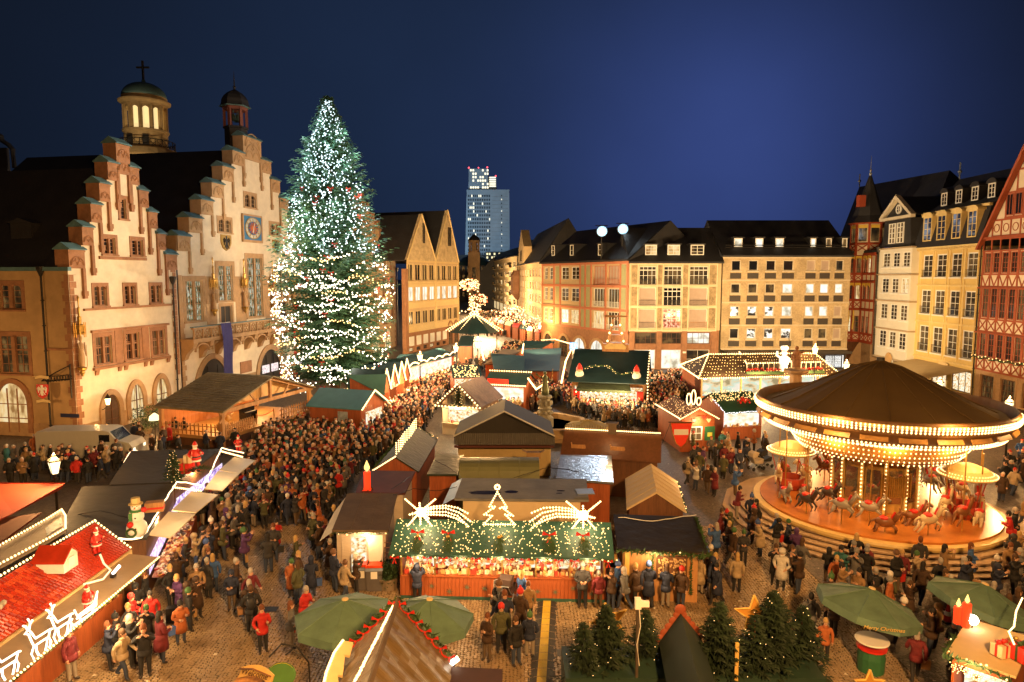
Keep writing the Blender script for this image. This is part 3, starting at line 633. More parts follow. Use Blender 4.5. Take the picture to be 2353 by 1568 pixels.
# ---- back row ----
YB=92.5
def WX(x):return(1149+x*.3418-CX)/F
WFc=Fac((0,YB),(1,0))
def zw(x,y):return WFc.uz(1149+x*.3418,459.6+y*.3418)
def wz(y,x=1180):return zw(x,y)[1]
def wu(x,y=600):return zw(x,y)[0]
Wh=Bld('apartment_house','pale house with three columns of French windows and pebbled panels, red sandstone below','house',WFc)
Wcols=[(935,1050),(1100,1220),(1273,1397)];Wrows=[(570,448),(712,590),(862,733)]
ops=[(wu(a),wu(b_),wz(c),wz(e))for(c,e)in Wrows for a,b_ in Wcols]
U0,U1=wu(872),wu(1485);ZF=wz(878);ZE=wz(428)
gop=[(wu(a),wu(b_),wz(968),wz(893))for a,b_ in((912,1058),(1096,1228),(1266,1420))]+[(wu(905),wu(1052),.1,wz(1008)),(wu(1092),wu(1226),.1,wz(1008)),(wu(1262),wu(1420),.1,wz(1008))]
lime=mat('limestone',(.55,.43,.26),.85,.12,2)
Wh.part('wall',wallgrid(U0,U1,ZF,ZE,ops),lime)
Wh.part('ground_floor',wallgrid(U0+.1,U1-.1,0,ZF,gop),stone)
shut=mat('roller_shutter',(.42,.32,.26),.7,.1,2)
for i,o in enumerate(ops):
 r,c=divmod(i,3);sh=(r==1 and c!=1)or(r==2 and c!=1)
 pm=shut if sh else[dimw,dimw,dimw,glass,glass,glass,glass,room('party_window',[(.1,.02,.01),(.8,.1,.06),(1,.8,.6)],.8,(3,3,3),2),glass][i]
 w_=win(Wh,*o,4 if not sh else 1,2 if not sh else 1,white,pm,.08,.06,None,sill=False,hz=None if sh else .8,rail=iron if not(r==2 and c)else wood)
k=MB();pebb=mat('pebble_dash',(.34,.25,.14),.95,.5,12,.6)
for a,c in((885,920),(1062,1090),(1228,1262),(1408,1452)):
 for r0,r1 in((565,440),(708,585),(862,728)):Wh.part('pebbled_panel',MB().bx(wu(a),-.06,wz(r0),wu(c),.02,wz(r1)),pebb)
k=MB()
for y in(428,578,720,880):k.bx(U0,-.14,wz(y)-.12,U1-.5,.02,wz(y)+.12)
for x in(872,926,1056,1094,1225,1266,1402,1456):k.bx(wu(x)-.07,-.11,ZF,wu(x)+.07,.015,ZE)
Wh.part('facade_grid',k,mat('grid_white',(.66,.55,.36),.8))
for i,o in enumerate(gop):win(Wh,*o,4 if i<3 else 2,2,dwood if i<3 else white,[dimw,dimw,litc,litc,litc,dimw][i],.08,.05,sill=False)
for x in(890,1075,1246,1445):Wh.part('pier',MB().bx(wu(x)-.35,-.22,0,wu(x)+.35,-.005,ZF-.1),stone)
Wh.part('number_plate',MB().bx(wu(1246)-.2,-.26,wz(1030),wu(1246)+.25,-.225,wz(1018)),white)
def slope_roof(b,u0,u1,z0,zr,dr,name='roof',m=None,hip=0):
 k=MB().poly([(u0-.2,-.45,z0),(u1+.2,-.45,z0),(u1+.2-hip,dr,zr),(u0-.2+hip*0,dr,zr)]).poly([(u0-.2,-.45,z0-.25),(u0-.2,dr,zr),(u0-.2,2*dr,z0-.25)]).poly([(u1+.2,-.45,z0-.25),(u1+.2,2*dr,z0-.25),(u1+.2-hip,dr,zr)])
 k.poly([(u0-.2,2*dr,z0),(u0-.2,dr,zr),(u1+.2-hip,dr,zr),(u1+.2,2*dr,z0)]).bx(u0-.2,-.5,z0-.25,u1+.2,-.3,z0-.001)
 return b.part(name,k,m or slate)
def body(b,u0,u1,h,d=12,m=None):
 b.part('rear_wall',MB().poly([(u0,.25,0),(u0,d,0),(u0,d,h),(u0,.25,h)]).poly([(u1,.25,0),(u1,.25,h),(u1,d,h),(u1,d,0)]).poly([(u0,d,0),(u1,d,0),(u1,d,h),(u0,d,h)]),m or lime)
def dormer(b,u,w,z,h,d,pm,fm=None,curved=False,back=3.5,m=None,nx=2,ny=3):
 k=MB().bx(u,d,z,u+.12,d+back,z+h).bx(u+w-.12,d,z,u+w,d+back,z+h).bx(u+.12,d+.2,z,u+w-.12,d+back,z+h)
 if curved:k.ext([(u-.25,z+h)]+[(u+w/2-(w/2+.25)*math.cos(t*math.pi/8),z+h+.55*math.sin(t*math.pi/8))for t in range(1,8)]+[(u+w+.25,z+h)],d-.15,d+back)
 else:k.bx(u-.2,d-.2,z+h,u+w+.2,d+back,z+h+.18)
 o=b.part('dormer',k,m or slate)
 f=MB().bx(u+.0,d-.06,z,u+.13,d-.001,z+h).bx(u+w-.13,d-.06,z,u+w,d-.001,z+h).bx(u+.13,d-.06,z,u+w-.13,d-.001,z+.13).bx(u+.13,d-.06,z+h-.13,u+w-.13,d-.001,z+h)
 for i in range(1,nx):x=u+w*i/nx;f.bx(x-.04,d-.045,z+.13,x+.04,d-.003,z+h-.13)
 for i in range(1,ny):q=z+h*i/ny;f.bx(u+.13,d-.04,q-.025,u+w-.13,d-.004,q+.025)
 obj('frame',f,fm or white,o);obj('pane',MB().bx(u+.13,d+.005,z+.13,u+w-.13,d+.03,z+h-.13),pm,o)
 return o
def on_roof(f,u,v,z0,zr,dr):
 for i in range(60):
  d=i*.1
  if roofz(z0,zr,dr,d)>f.uz(u,v,d)[1]:return d
 return 1.5
def roofz(z0,zr,dr,d):return z0+(zr-z0)*(d+.45)/(dr+.45)
slope_roof(Wh,U0,U1,ZE+.25,20.0,6);body(Wh,U0,U1,ZE,12)
for a,c in((975,1055),(1125,1210),(1280,1372)):
 dd=on_roof(WFc,1149+a*.3418,459.6+372*.3418,ZE+.25,20.,6);q=WFc.uz(1149+a*.3418,459.6+372*.3418,dd);q2=WFc.uz(1149+c*.3418,459.6+302*.3418,dd);dormer(Wh,q[0],q2[0]-q[0],q[1],q2[1]-q[1],dd,litw if a!=1280 else dimw)
gp=at(1246,745,4.85);GF=Fac((gp.x,gp.y),(wu(868)-gp.x,YB-gp.y))
def zg(x,y):return GF.uz(1149+x*.3418,459.6+y*.3418)
def gz(y,x=665):return zg(x,y)[1]
def gu(x):return zg(x,600)[0]
Gr=Bld('apartment_house','house with salmon red frame lines and sage green stripes at the street corner','house',GF)
gcols=[(297,320),(331,355),(411,461),(478,531)];bal=[(626,703),(722,803)]
xr=665
ops=[]
for(r0,r1)in((535,452),(680,592),(825,735)):
 for a,c in gcols:ops.append((gu(a),gu(c),gz(r0,440),gz(r1,440)))
bops=[(gu(a),gu(c),gz(r0),gz(r1))for(r0,r1)in((570,445),(720,595),(868,748))for a,c in bal]
g0,g1=gu(283),gu(866);gze=gz(415);gzb=gz(875)
salm=mat('salmon_frame',(.42,.15,.08),.8,.12,2);sage=mat('sage_panel',(.30,.30,.16),.85,.1,2);gcr=mat('beige_render',(.45,.33,.19),.85,.1,1.5)
Gr.part('wall',wallgrid(g0,g1,gzb,gze,ops+bops),gcr)
for i,o in enumerate(ops):win(Gr,*o,2,3,white,[litc,litw,dimw,glass][(i*5+i//4)%4]if i>7 else[dimw,glass][i%2],.09,.05,sill=False)
for i,o in enumerate(bops):win(Gr,*o,4,1,salm if i<2 else white,shut if i<2 else[dimw,dimw,litw,dimw][i-2],.08,.06,None,sill=False,rail=salm if i<2 else white,rec=.3)
for a,c in((376,399),(546,569),(580,610),(815,845)):
 for r0,r1 in((572,440),(720,590),(868,745)):Gr.part('green_panel',MB().bx(gu(a),-.05,gz(r0),gu(c),.02,gz(r1)),sage)
k=MB()
for x in(287,364,406,540,574,613,712,811,858):k.bx(gu(x)-.16,-.13,gzb,gu(x)+.16,.015,gze)
for y in(425,578,732,872):k.bx(g0,-.16,gz(y)-.2,g1,.014,gz(y)+.14)
Gr.part('frame_lines',k,salm)
Gr.part('ground_floor',MB().bx(g0-.3,.02,0,g1,.4,gzb-.01),stone)
for x in(325,430,535,655,780):arch(Gr,'arcade_arch',gu(x)-1.5 if x>500 else gu(x)-1.2,3.2 if x>500 else 2.6,3.4,1.8,0,.4,stone2,litc if x>500 else dimw,False)
slope_roof(Gr,g0,g1,gze+.2,20.8,7);body(Gr,g0,g1,gze,14)
for a in(675,485,360):dd=on_roof(GF,1149+a*.3418,459.6+375*.3418,gze+.2,20.8,7);q=GF.uz(1149+a*.3418,459.6+375*.3418,dd);dormer(Gr,q[0]-.6,1.0,q[1],1.7,dd,glass,nx=1,ny=2)
Cn=Bld('office_house','grey brown office house with a grid of square lit windows and dark spandrels','office building',WFc)
ccols=[(1547,1612),(1662,1728),(1778,1845),(1893,1965),(2050,2110),(2145,2205),(2245,2300)]
crows=[(478,405,492,530),(630,562,643,683),(785,713,797,838),(935,862,948,985)]
cu=lambda x:wu(x,700);cz=lambda y:wz(y,1700)
ops=[(cu(a),cu(c),cz(r[0]),cz(r[1]))for r in crows for a,c in ccols]
C0,C1=cu(1490),cu(2345);CE=cz(382);CBt=cz(1003)
tuf=mat('travertine',(.44,.33,.19),.85,.35,4,.3)
Cn.part('wall',wallgrid(C0,C1,CBt,CE,ops),tuf)
star_w=room('star_lit_window',[(.02,.015,.01),(.05,.04,.03),(1,.9,.7),(1,1,.95)],1.1,(1.2,1,1.6),2)
pms=[glass,glass,glass,glass,shut,shut,glass,dimw,dimw,dimw,litc,litc,litc,litc,star_w,star_w,star_w,litc,litc,litc,shut,glass,star_w,star_w,star_w,dimw,dimw,shut]
for i,o in enumerate(ops):win(Cn,*o,1,1,mat('alu_frame',(.55,.47,.35),.5),pms[i],.13,.05,None,sill=True,sw=.05,rec=.15)
for r in crows:
 for a,c in ccols:Cn.part('spandrel',MB().bx(cu(a)-.12,-.05,cz(r[3]),cu(c)+.05,.02,cz(r[2])),mat('dark_spandrel',(.05,.038,.03),.6))
k=MB()
for y in(388,540,690,843,1003):k.bx(C0,-.16,cz(y)-.1,C1,.02,cz(y)+.1)
Cn.part('floor_band',k,mat('band_white',(.55,.45,.3),.8))
Cn.part('canopy',MB().bx(C0+.5,-1.6,CBt-.5,C1,-.02,CBt-.15),mat('canopy_dark',(.05,.04,.03),.6))
sops=[(C0+1.2+i*3.3,C0+3.9+i*3.3,.2,CBt-.9)for i in range(5)]+[(cu(2205),cu(2335),.15,CBt-.8)]
Cn.part('shop_front',wallgrid(C0,C1,0,CBt-.51,sops,d=.05),mat('shop_dark',(.06,.045,.035),.6))
for i,o in enumerate(sops):win(Cn,*o,2,1,iron,room('shop_light',[(.7,.68,.6),(.9,.88,.8),(1,1,.97)],1.2,seed=5)if i==5 else[dimw,litw][i%2],.08,.05,sill=False,rec=.25)
slope_roof(Cn,C0,C1,CE+.2,21.2,7.5);body(Cn,C0,C1,CE,14)
Cn.part('snow_rail',MB().tube([(C0+.5,.6,CE+1.3),(C1-.5,.6,CE+1.3)],.07,4).tube([(C0+.5,.6,CE+1.6),(C1-.5,.6,CE+1.6)],.06,4),iron)
for a,c in((1572,1630),(1715,1770),(1850,1908),(2085,2125),(2190,2230),(2298,2335)):
 dd=on_roof(WFc,1149+a*.3418,459.6+320*.3418,CE+.2,21.2,7.5);q=WFc.uz(1149+a*.3418,459.6+320*.3418,dd);q2=WFc.uz(1149+c*.3418,459.6+258*.3418,dd);dormer(Cn,q[0],q2[0]-q[0],q[1],q2[1]-q[1],dd,litc if a<2150 else dimw,nx=1,ny=1,curved=False)
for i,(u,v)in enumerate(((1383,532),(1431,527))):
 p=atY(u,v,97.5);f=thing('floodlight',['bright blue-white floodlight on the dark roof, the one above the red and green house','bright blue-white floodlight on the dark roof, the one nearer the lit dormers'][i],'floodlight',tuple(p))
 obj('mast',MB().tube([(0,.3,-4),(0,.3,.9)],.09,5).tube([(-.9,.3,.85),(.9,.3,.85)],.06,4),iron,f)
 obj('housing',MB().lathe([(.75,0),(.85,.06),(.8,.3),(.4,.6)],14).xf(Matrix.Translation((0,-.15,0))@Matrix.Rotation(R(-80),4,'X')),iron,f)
 obj('halo_reflector',MB().lathe([(.74,-.01),(.60,-.10),(.42,-.13),(.40,-.12)],14).xf(Matrix.Translation((0,-.15,0))@Matrix.Rotation(R(-80),4,'X')).xf(Matrix.Translation((0,-.06,0))),glow('flood_halo_glow',(.30,.62,1),1.1),f);obj('lens',MB().lathe([(.42,-.10),(.36,-.17),(.2,-.22),(.01,-.24)],14).xf(Matrix.Translation((0,-.15,0))@Matrix.Rotation(R(-80),4,'X')).xf(Matrix.Translation((0,-.08,0))),glow('flood_lens',(.80,.93,1),18),f)  # reflector ring given its own bluish glow to paint the lamp's halo
# ---- right row ----
RF=Fac(at(2250,915),(-.038,-1))
def zr(x,y,off=0):return RF.uz(1838.4+x*.3664,344.7+y*.3664,off)
yel=mat('yellow_plaster',(.60,.43,.15),.88,.08,1.2,.1)
Ye=Bld('yellow_house','yellow house with four columns of tall white sash windows and a slate mansard','house',RF)
yc=[(-11.9,-9.85),(-9.1,-7.1),(-6.25,-4.35),(-3.5,-1.65)];yr=[(12.8,15.5),(8.42,11.32),(3.87,7.0)]
ops=[(a,c,z0,z1)for z0,z1 in yr for a,c in yc]
Ye.part('wall',wallgrid(-13.2,-.95,3.0,16.35,ops),yel)
for i,o in enumerate(ops):win(Ye,*o,2,4,white,[glass,dimw][(i*7//3)%2]if i<8 else dimw,.13,.055,sill=True,sw=.12,rec=.16,rail=iron)
k=MB()
for a,c in yc:k.bx(a-.24,-.09,3.4,a-.08,.015,15.9).bx(c+.08,-.09,3.4,c+.24,.015,15.9)
for z in(3.05,7.4,11.75):k.bx(-13.2,-.12,z,-.95,.016,z+.2)
k.bx(-13.3,-.35,16.2,-.9,.02,16.4).bx(-13.3,-.22,15.95,-.9,.02,16.19)
for i in range(40):k.bx(-13.2+i*.307,-.34,16.02,-13.05+i*.307,-.221,16.19)
Ye.part('trim',k,mat('yellow_trim',(.62,.47,.2),.85))
k=MB().ext([(-.5,16.4),(.6,20.5),(.6,20.3),(-.3,16.4)],-13.2,-.9,0,'x').poly([(-13.2,.6,20.5),(-.9,.6,20.5),(-.9,6.5,24.5),(-13.2,6.5,24.5)]).poly([(-.9,-.4,16.4),(-.9,10,16.4),(-.9,6.5,24.5),(-.9,.6,20.5)]).poly([(-13.2,-.4,16.4),(-13.2,.6,20.5),(-13.2,6.5,24.5),(-13.2,10,16.4)]).poly([(-13.2,6.5,24.5),(-.9,6.5,24.5),(-.9,13,16.4),(-13.2,13,16.4)])
Ye.part('mansard',k,slate);Ye.part('mansard_cornice',MB().bx(-13.3,.25,20.35,-.8,.6,20.62),mat('yellow_trim'))
for a,c in yc:dormer(Ye,a+.15,c-a-.3,17.1,2.9,-.25,room('painted_sky_glow',[(.01,.012,.02),(.02,.025,.04),(.22,.25,.3)],.7,(.4,.4,.5),4),mat('yellow_trim'),True,1.2,mat('yellow_trim'),2,4)  # sky glow painted into the dormer panes as emission
for a,c in yc:dormer(Ye,a+.45,1.15,21.3,1.55,1.5,glass,white,True,3,slate)
body(Ye,-13.2,-.95,16.35,12,yel)
gops=[(-12.4,-9.9,.1,2.5),(-8.9,-6,.1,2.5),(-5,-1.6,.1,2.5)]
Ye.part('shop_front',wallgrid(-13.2,-.95,0,3,gops,d=.03),yel)
for o in gops:win(Ye,*o,3,1,dwood,goods,.1,.06,sill=False)
pipe(Ye,-.95,.1,16.2)
Ye.part('oval_sign',MB().lathe([(.01,0),(.9,0),(.95,.05),(.9,.1)],16).xf(Matrix.Translation((-6.3,-.14,2.82))@Matrix.Rotation(R(90),4,'X')@Matrix.Scale(.3,4,(0,1,0))),cream)
aw=thing('awning','wide beige shop awning sloping out from the yellow house','awning',RF.W(0,0,0),RF.rz)
k=MB().ext([(-.05,2.75),(-4.6,1.95),(-4.6,1.7),(-4.57,1.7),(-4.57,1.93),(-.05,2.7)],-12.2,-1.3,0,'x')
obj('canopy',k,mat('awning_cloth',(.48,.36,.19),.85,.08,1.5),aw)
k=MB()
for i in range(22):x=-12.2+i*.495;k.ext([(x,1.9),(x+.49,1.9),(x+.49,1.55),(x+.245,1.42),(x,1.55)],-4.62,-4.6)
obj('valance',k,mat('awning_cloth'),aw)
k=MB()
for x in(-11.5,-6.7,-2):k.tube([(x,-.1,2.6),(x,-4.4,1.9)],.04,4)
obj('arm',k,iron,aw)
WO=-.9
Wn=Bld('narrow_white_house','narrow white house with stepped jetties and a slate gable dormer, next to the yellow house','house',RF)
wpl=mat('white_plaster',(.62,.57,.46),.88,.06,1.2,.1)
wx0,wx1=zr(494,700,WO)[0],zr(700,700,WO)[0]
wcols=[(zr(a,690,WO)[0],zr(c,690,WO)[0])for a,c in((520,563),(582,624),(643,688))]
wrows=[(14.1,16.0),(10.75,12.7),(7.3,9.35),(3.6,5.8)]
ops=[(a,c,z0,z1)for z0,z1 in wrows for a,c in wcols]
k=wallgrid(wx0,wx1,2.1,16.6,ops,d=WO)
k.poly([(wx1,WO,2.1),(wx1,.3,2.1),(wx1,.3,16.6),(wx1,WO,16.6)]).poly([(wx0,WO,2.1),(wx0,WO,16.6),(wx0,.3,16.6),(wx0,.3,2.1)]).poly([(wx0,WO,2.1),(wx1,WO,2.1),(wx1,.3,2.1),(wx0,.3,2.1)])
Wn.part('wall',k,wpl)
for i,o in enumerate(ops):ob=win(Wn,*o,2,4,white,[dimw,glass,litw][2 if i in(5,)else i%2],.12,.055,sill=True,sw=.1,rec=.14);ob.location=Wn.L(o[0],WO,o[2])
k=MB()
for z in(2.1,5.95+.0,9.65,13.05,16.45):k.bx(wx0-.1,WO-.18,z,wx1+.12,WO+.02,z+.2).bx(wx1-.01,WO+.021,z,wx1+.12,.1,z+.2)
Wn.part('storey_band',k,mat('band_dark',(.38,.28,.17),.8))
gops=[(wx0+.8,wx0+3,.1,1.9),(wx0+4,wx0+7,.1,1.9)]
Wn.part('ground_floor',wallgrid(wx0,-13.2,0,2.1,gops,d=.1),stone2)
for o in gops:ob=win(Wn,*o,3,1,dwood,litw,.1,.06,sill=False);ob.location=Wn.L(o[0],.1,o[2])
Wn.part('round_sign',MB().lathe([(.02,0),(.75,0),(.78,.06),(.75,.12)],16).xf(Matrix.Translation(((wx0+wx1)/2+.2,WO-.16,2.25))@Matrix.Rotation(R(90),4,'X')),mat('sign_tan',(.5,.3,.12)))
pipe(Wn,wx0+.1,2.2,16.3,WO-.15)
gx0,gx1=zr(520,500,WO)[0],zr(700,500,WO)[0];gm=(gx0+gx1)/2
o=Wn.part('gable_dormer',MB().ext([(gx0,16.8),(gx1,16.8),(gx1-.4,20.2),(gx0+.4,20.2)],WO,5),slate)
for a,c in((563,602),(613,654)):
 x0,x1=zr(a,520,WO)[0],zr(c,520,WO)[0];f=MB()
 for p in((x0,x0+.14),(x1-.14,x1),((x0+x1)/2-.06,(x0+x1)/2+.06)):f.bx(p[0],WO-.16,17.15,p[1],WO-.01,19.75)
 for z in(17.15,17.8,18.45,19.1,19.65):f.bx(x0+.141,WO-.14,z,x1-.141,WO-.012,z+.1)
 obj('window_frame',f,white,o);obj('pane',MB().bx(x0+.1,WO-.05,17.2,x1-.1,WO-.005,19.7),dimw,o)
k=MB().bx(gx0-.3,WO-.4,20.2,gx1+.3,WO+.2,20.55)
k.ext([(gx0-.5,20.55),(gm,23.3),(gx1+.5,20.55),(gx1-.1,20.55),(gm,22.75),(gx0+.1,20.55)],WO-.4,WO+.2)
obj('pediment',k,mat('pediment_cream',(.55,.48,.36),.8),o)
k=MB().ext([(gx0-.3,20.55),(gm,23.1),(gx1+.3,20.55)],WO+.201,6);obj('roof',k,slate,o)
k=ring(MB(),.42,.62,WO+.05,WO+.2,c=(gm,21.5),n=14);obj('round_window',k.bx(gm-.03,WO+.05,21.1,gm+.03,WO+.12,21.9).bx(gm-.4,WO+.05,21.47,gm+.4,WO+.12,21.53),white,o)
Wn.part('roof',MB().poly([(wx0,WO-.2,16.8),(-13.2,WO-.2,16.8),(-13.2,6,24.4),(wx0,6,24.4)]).poly([(-13.2,WO-.2,16.8),(-13.2,10,16.8),(-13.2,6,24.4)]),slate)
beam=mat('red_beam',(.30,.07,.028),.7,.2,5);infill=mat('lime_infill',(.62,.52,.38),.9,.07,1.5)
def timber(b,u0,u1,z0,z1,n,d=0,mode='x',posts=True,bw=.16,beamm=None,sub=None):
 """beams proud of the infill between z0 and z1 in n bays"""
 k=MB();y0,y1=d-.07,d+.012
 k.bx(u0,y0-.02,z0,u1,y1,z0+bw*1.1).bx(u0,y0-.02,z1-bw*1.1,u1,y1,z1)
 for i in range(n+1):x=u0+(u1-u0)*i/n;x=min(max(x,u0+bw/2),u1-bw/2);k.bx(x-bw/2,y0,z0+bw*1.1,x+bw/2,y1-.001,z1-bw*1.1)
 def diag(xa,za,xb,zb_,t=.11,y=0):
  L=math.hypot(xb-xa,zb_-za);k.box(((xa+xb)/2,d-.03+y,(za+zb_)/2),(L,.06,t),0,0,0,-math.atan2(zb_-za,xb-xa))
 for i in range(n):
  a=u0+(u1-u0)*i/n+bw/2;c=u0+(u1-u0)*(i+1)/n-bw/2;e=z0+bw;f=z1-bw
  if mode=='x':diag(a,e,c,f);diag(a,f,c,e,y=.004)
  if mode=='v':diag(a,f,(a+c)/2,e);diag((a+c)/2,e,c,f,y=.004)
  if mode=='k' and i%2:diag(a,e,c,f)
  if mode=='o':
   r=(c-a)*.33;k.tube([((a+c)/2+r*math.cos(t*math.pi/5),d-.04,(e+f)/2+r*math.sin(t*math.pi/5))for t in range(11)],.05,4,0,False)
 return b.part('timber_framing',k,beamm or beam)
Rd=Bld('half_timbered_house','tall red and white half timbered house with steep gable at the right edge','house',RF)
u1r=15.1;ru0=-.9;bays=12
rcols=[(ru0+.35+i*1.3,ru0+1.3+i*1.3)for i in range(bays)]
rrows=[(13.25,15.35),(8.6,11.7),(4.5,7.0)];D3=.25
ops=[(a,c,z0,z1)for z0,z1 in rrows for a,c in rcols]
Rd.part('wall',wallgrid(ru0,u1r,3.9,15.6,ops),infill)
for i,o in enumerate(ops):win(Rd,*o,2,4,beam,glass if i%4 else dimw,.1,.045,sill=False,rec=.1)
for(z0,z1,n,md)in((11.75,13.2,12,'v'),(7.05,8.55,12,'x'),(3.0,4.45,12,'x'),(15.4,16.8,12,'')):timber(Rd,ru0,u1r,z0,z1,n,0,md)
for z0,z1 in((12.0,12.1),):pass
k=MB()
for z0,z1 in rrows:
 for i in range(bays+1):x=ru0+i*1.3+.02;k.bx(x-.02,-.06,z0-.1,x+.31,.011,z1+.1)
Rd.part('post',k,beam,kind='stuff')
Rd.part('jetty',MB().bx(ru0-.1,-.35,11.62,u1r,-.08,11.8).bx(ru0-.1,-.35,6.95,u1r,-.08,7.1).bx(ru0-.1,-.4,16.75,u1r,-.08,16.95),beam)
Rd.part('lower_infill',MB().bx(ru0,.02,3.0,u1r,.2,3.9),infill)
gw=8.0;gc=ru0+gw;gzt=28.7
gz0=16.9
sl=(gzt-gz0)/gw
Rd.part('gable',MB().ext([(ru0,gz0),(ru0+2*gw,gz0),(gc,gzt)],0,.3),infill)
for(z0,z1,md)in((16.9,18.7,'o'),(18.7,21.3,''),(21.3,23.4,'k'),(23.4,26,'')):
 x0=ru0+(z1-gz0)/sl;x1=ru0+2*gw-(z1-gz0)/sl;n=max(2,int((x1-x0)/1.25));timber(Rd,x0,x1,z0,z1,n,0,md)
 if md=='':
  p=(x1-x0)/n
  for i in range(n):
   f=MB().bx(x0+p*i+.25,-.05,z0+.35,x0+p*(i+1)-.25,-.005,z1-.3);o=Rd.part('window',MB().bx(x0+p*i+.15,-.09,z0+.25,x0+p*i+.25,-.004,z1-.2).bx(x0+p*(i+1)-.25,-.09,z0+.25,x0+p*(i+1)-.15,-.004,z1-.2).bx(x0+p*i+.25,-.09,z0+.25,x0+p*(i+1)-.25,-.004,z0+.35).bx(x0+p*i+.25,-.09,z1-.3,x0+p*(i+1)-.25,-.004,z1-.2).bx(x0+p*(i+.5)-.03,-.085,z0+.35,x0+p*(i+.5)+.03,-.0055,z1-.3),beam)
   obj('pane',f,glass,o)
Rd.part('verge',MB().ext([(ru0-.5,gz0-1.2),(ru0-.2,gz0-1.2),(gc,gzt-.3),(ru0+2*gw+.2,gz0-1.2),(ru0+2*gw+.5,gz0-1.2),(gc,gzt+.4)],-.6,-.1),beam)
Rd.part('roof',MB().ext([(ru0-.5,gz0-1.1),(ru0-.25,gz0-1.1),(gc,gzt-.2),(ru0+2*gw+.25,gz0-1.1),(ru0+2*gw+.5,gz0-1.1),(gc,gzt+.3)],-.09,14),slate)
rg=[(ru0+.9+i*3.1,ru0+3.0+i*3.1,.15,2.6)for i in range(4)]
Rd.part('ground_floor',wallgrid(ru0,u1r,0,2.99,rg),stone2)
for o in rg:win(Rd,*o,3,4,dwood,dimw,.12,.06,stone2,.22,sill=False)
body(Rd,ru0,ru0+2*gw,16,14,infill)
gl=bulbs('lit_garland','fir garland with warm bulbs draped along the half timbered house above its ground floor','garland',[RF.W(ru0+i*.55,-.5,4.5+.1*math.sin(i*2))for i in range(24)],.07,bulb)
k=MB()
for i in range(120):p=RF.W(ru0+i*.11,-.45,4.42+.1*math.sin(i*.4))-RF.W(ru0,-.5,4.5);k.box((p.x+rnd.uniform(-.1,.1),p.y,p.z+rnd.uniform(-.12,.1)),(.3,.06,.08),0,rnd.random()*6,rnd.random()*6)
obj('fir_sprig',k,garl,gl,kind='stuff')
P4=RF.W(zr(478,700)[0]);P3=RF.W(zr(396,700)[0]);P2=RF.W(zr(396,700)[0]-.9,-.75)
wl=125*.3664/1534*P2.y
P1=Vector((P2.x-wl,P2.y-.1,0))
redw=thing('corner_house','red half timbered corner house with pointed turret and gilded window arches','house',(P4.x,P4.y,0))
bm2=mat('ox_red_timber',(.30,.05,.018),.7,.2,5);gar=mat('gilt_arch',(.62,.42,.06),.5)
def rel(f):
 b=Bld('','','',f,redw,Fac((P4.x,P4.y),(1,0)));return b
faces=[(P1,P2,4),(P2,P3,1),(P3,P4,3)]
for(pa,pb,n)in faces:
 f=Fac((pa.x,pa.y),(pb.x-pa.x,pb.y-pa.y));b=rel(f);w=math.hypot(pb.x-pa.x,pb.y-pa.y)
 p=w/n;ops=[]
 for(z0,z1)in((13.3,15.6),(9.5,11.7),(4.7,7.2)):
  for i in range(n):
   if n==3 and i==0 or n==3 and i==2:
    if i==2:continue
   ops.append((p*(i+.2),p*(i+.8),z0,z1))
 b.part('wall',wallgrid(0,w,3.6,16,ops),infill)
 for i,o in enumerate(ops):
  win(b,*o,1,3,bm2,litw if i%5==1 else dimw,.08,.04,sill=False,rec=.1)
  if o[2]>9:b.part('gilt_arch',MB().ext([(o[0]-.08,o[3]-.3),(o[0]+.02,o[3]-.1),((o[0]+o[1])/2,o[3]-.02),(o[1]-.02,o[3]-.1),(o[1]+.08,o[3]-.3),(o[1]+.08,o[3]+.25),((o[0]+o[1])/2,o[3]+.55),(o[0]-.08,o[3]+.25)],-.1,-.03),gar)
 for(z0,z1,md)in((12.2,13.3,'x'),(8.2,9.5,'x'),(3.6,4.7,'x'),(13.3,16,''),(9.5,12.2,''),(4.7,8.2,'')):
  timber(b,0,w,z0,z1,n,0,'' if n==3 and z0>5 else md,bw=.17,beamm=bm2)
 b.part('jetty',MB().bx(-.1,-.3,12.0,w+.1,-.09,12.25).bx(-.1,-.3,8.0,w+.1,-.09,8.25).bx(-.1,-.35,15.9,w+.1,-.09,16.25).bx(-.1,-.3,3.4,w+.1,-.09,3.65),bm2)
 if n==4:
  for i in range(5):b.part('bracket',MB().tube([(p*i,-.1,5.2),(p*i,-.3,6.5),(p*i,-.28,8.0)],.13,5),gar)
bodyc=MB();ww_=[P1,P2,P3,P4,RF.W(zr(478,700)[0],9),Vector((P1.x+9,P1.y+7,0)),Vector((P1.x,P1.y+6,0))]
c0=Vector((P4.x,P4.y,0));loc=[(p.x-c0.x,p.y-c0.y)for p in ww_]
obj('ground_floor',MB().ext([(x*1+(.5 if i<3 else .0),y+.35)for i,(x,y)in enumerate(loc)],0,3.4,0,'z'),stone2,redw)
obj('core_wall',MB().ext([(x+.2,y+.3)for x,y in loc],3.4,16.0,0,'z'),infill,redw)
obj('console',MB().lathe([(.15,0),(.3,.8),(.8,1.9),(1.3,2.9),(1.6,3.38)],8,0,(P2.x-c0.x-.3,P2.y-c0.y+.4)),dwood,redw)
tc_=zr(390,560,-.3);tw=RF.W(tc_[0]-1.0,.9);tx,ty=tw.x-c0.x,tw.y-c0.y
tr=obj('turret',MB().lathe([(2.15,16),(2.15,17.4),(2.15,20.6),(2.5,20.8)],8,0,(tx,ty),math.pi/8),infill,redw)
k=MB();g=MB();pn=MB()
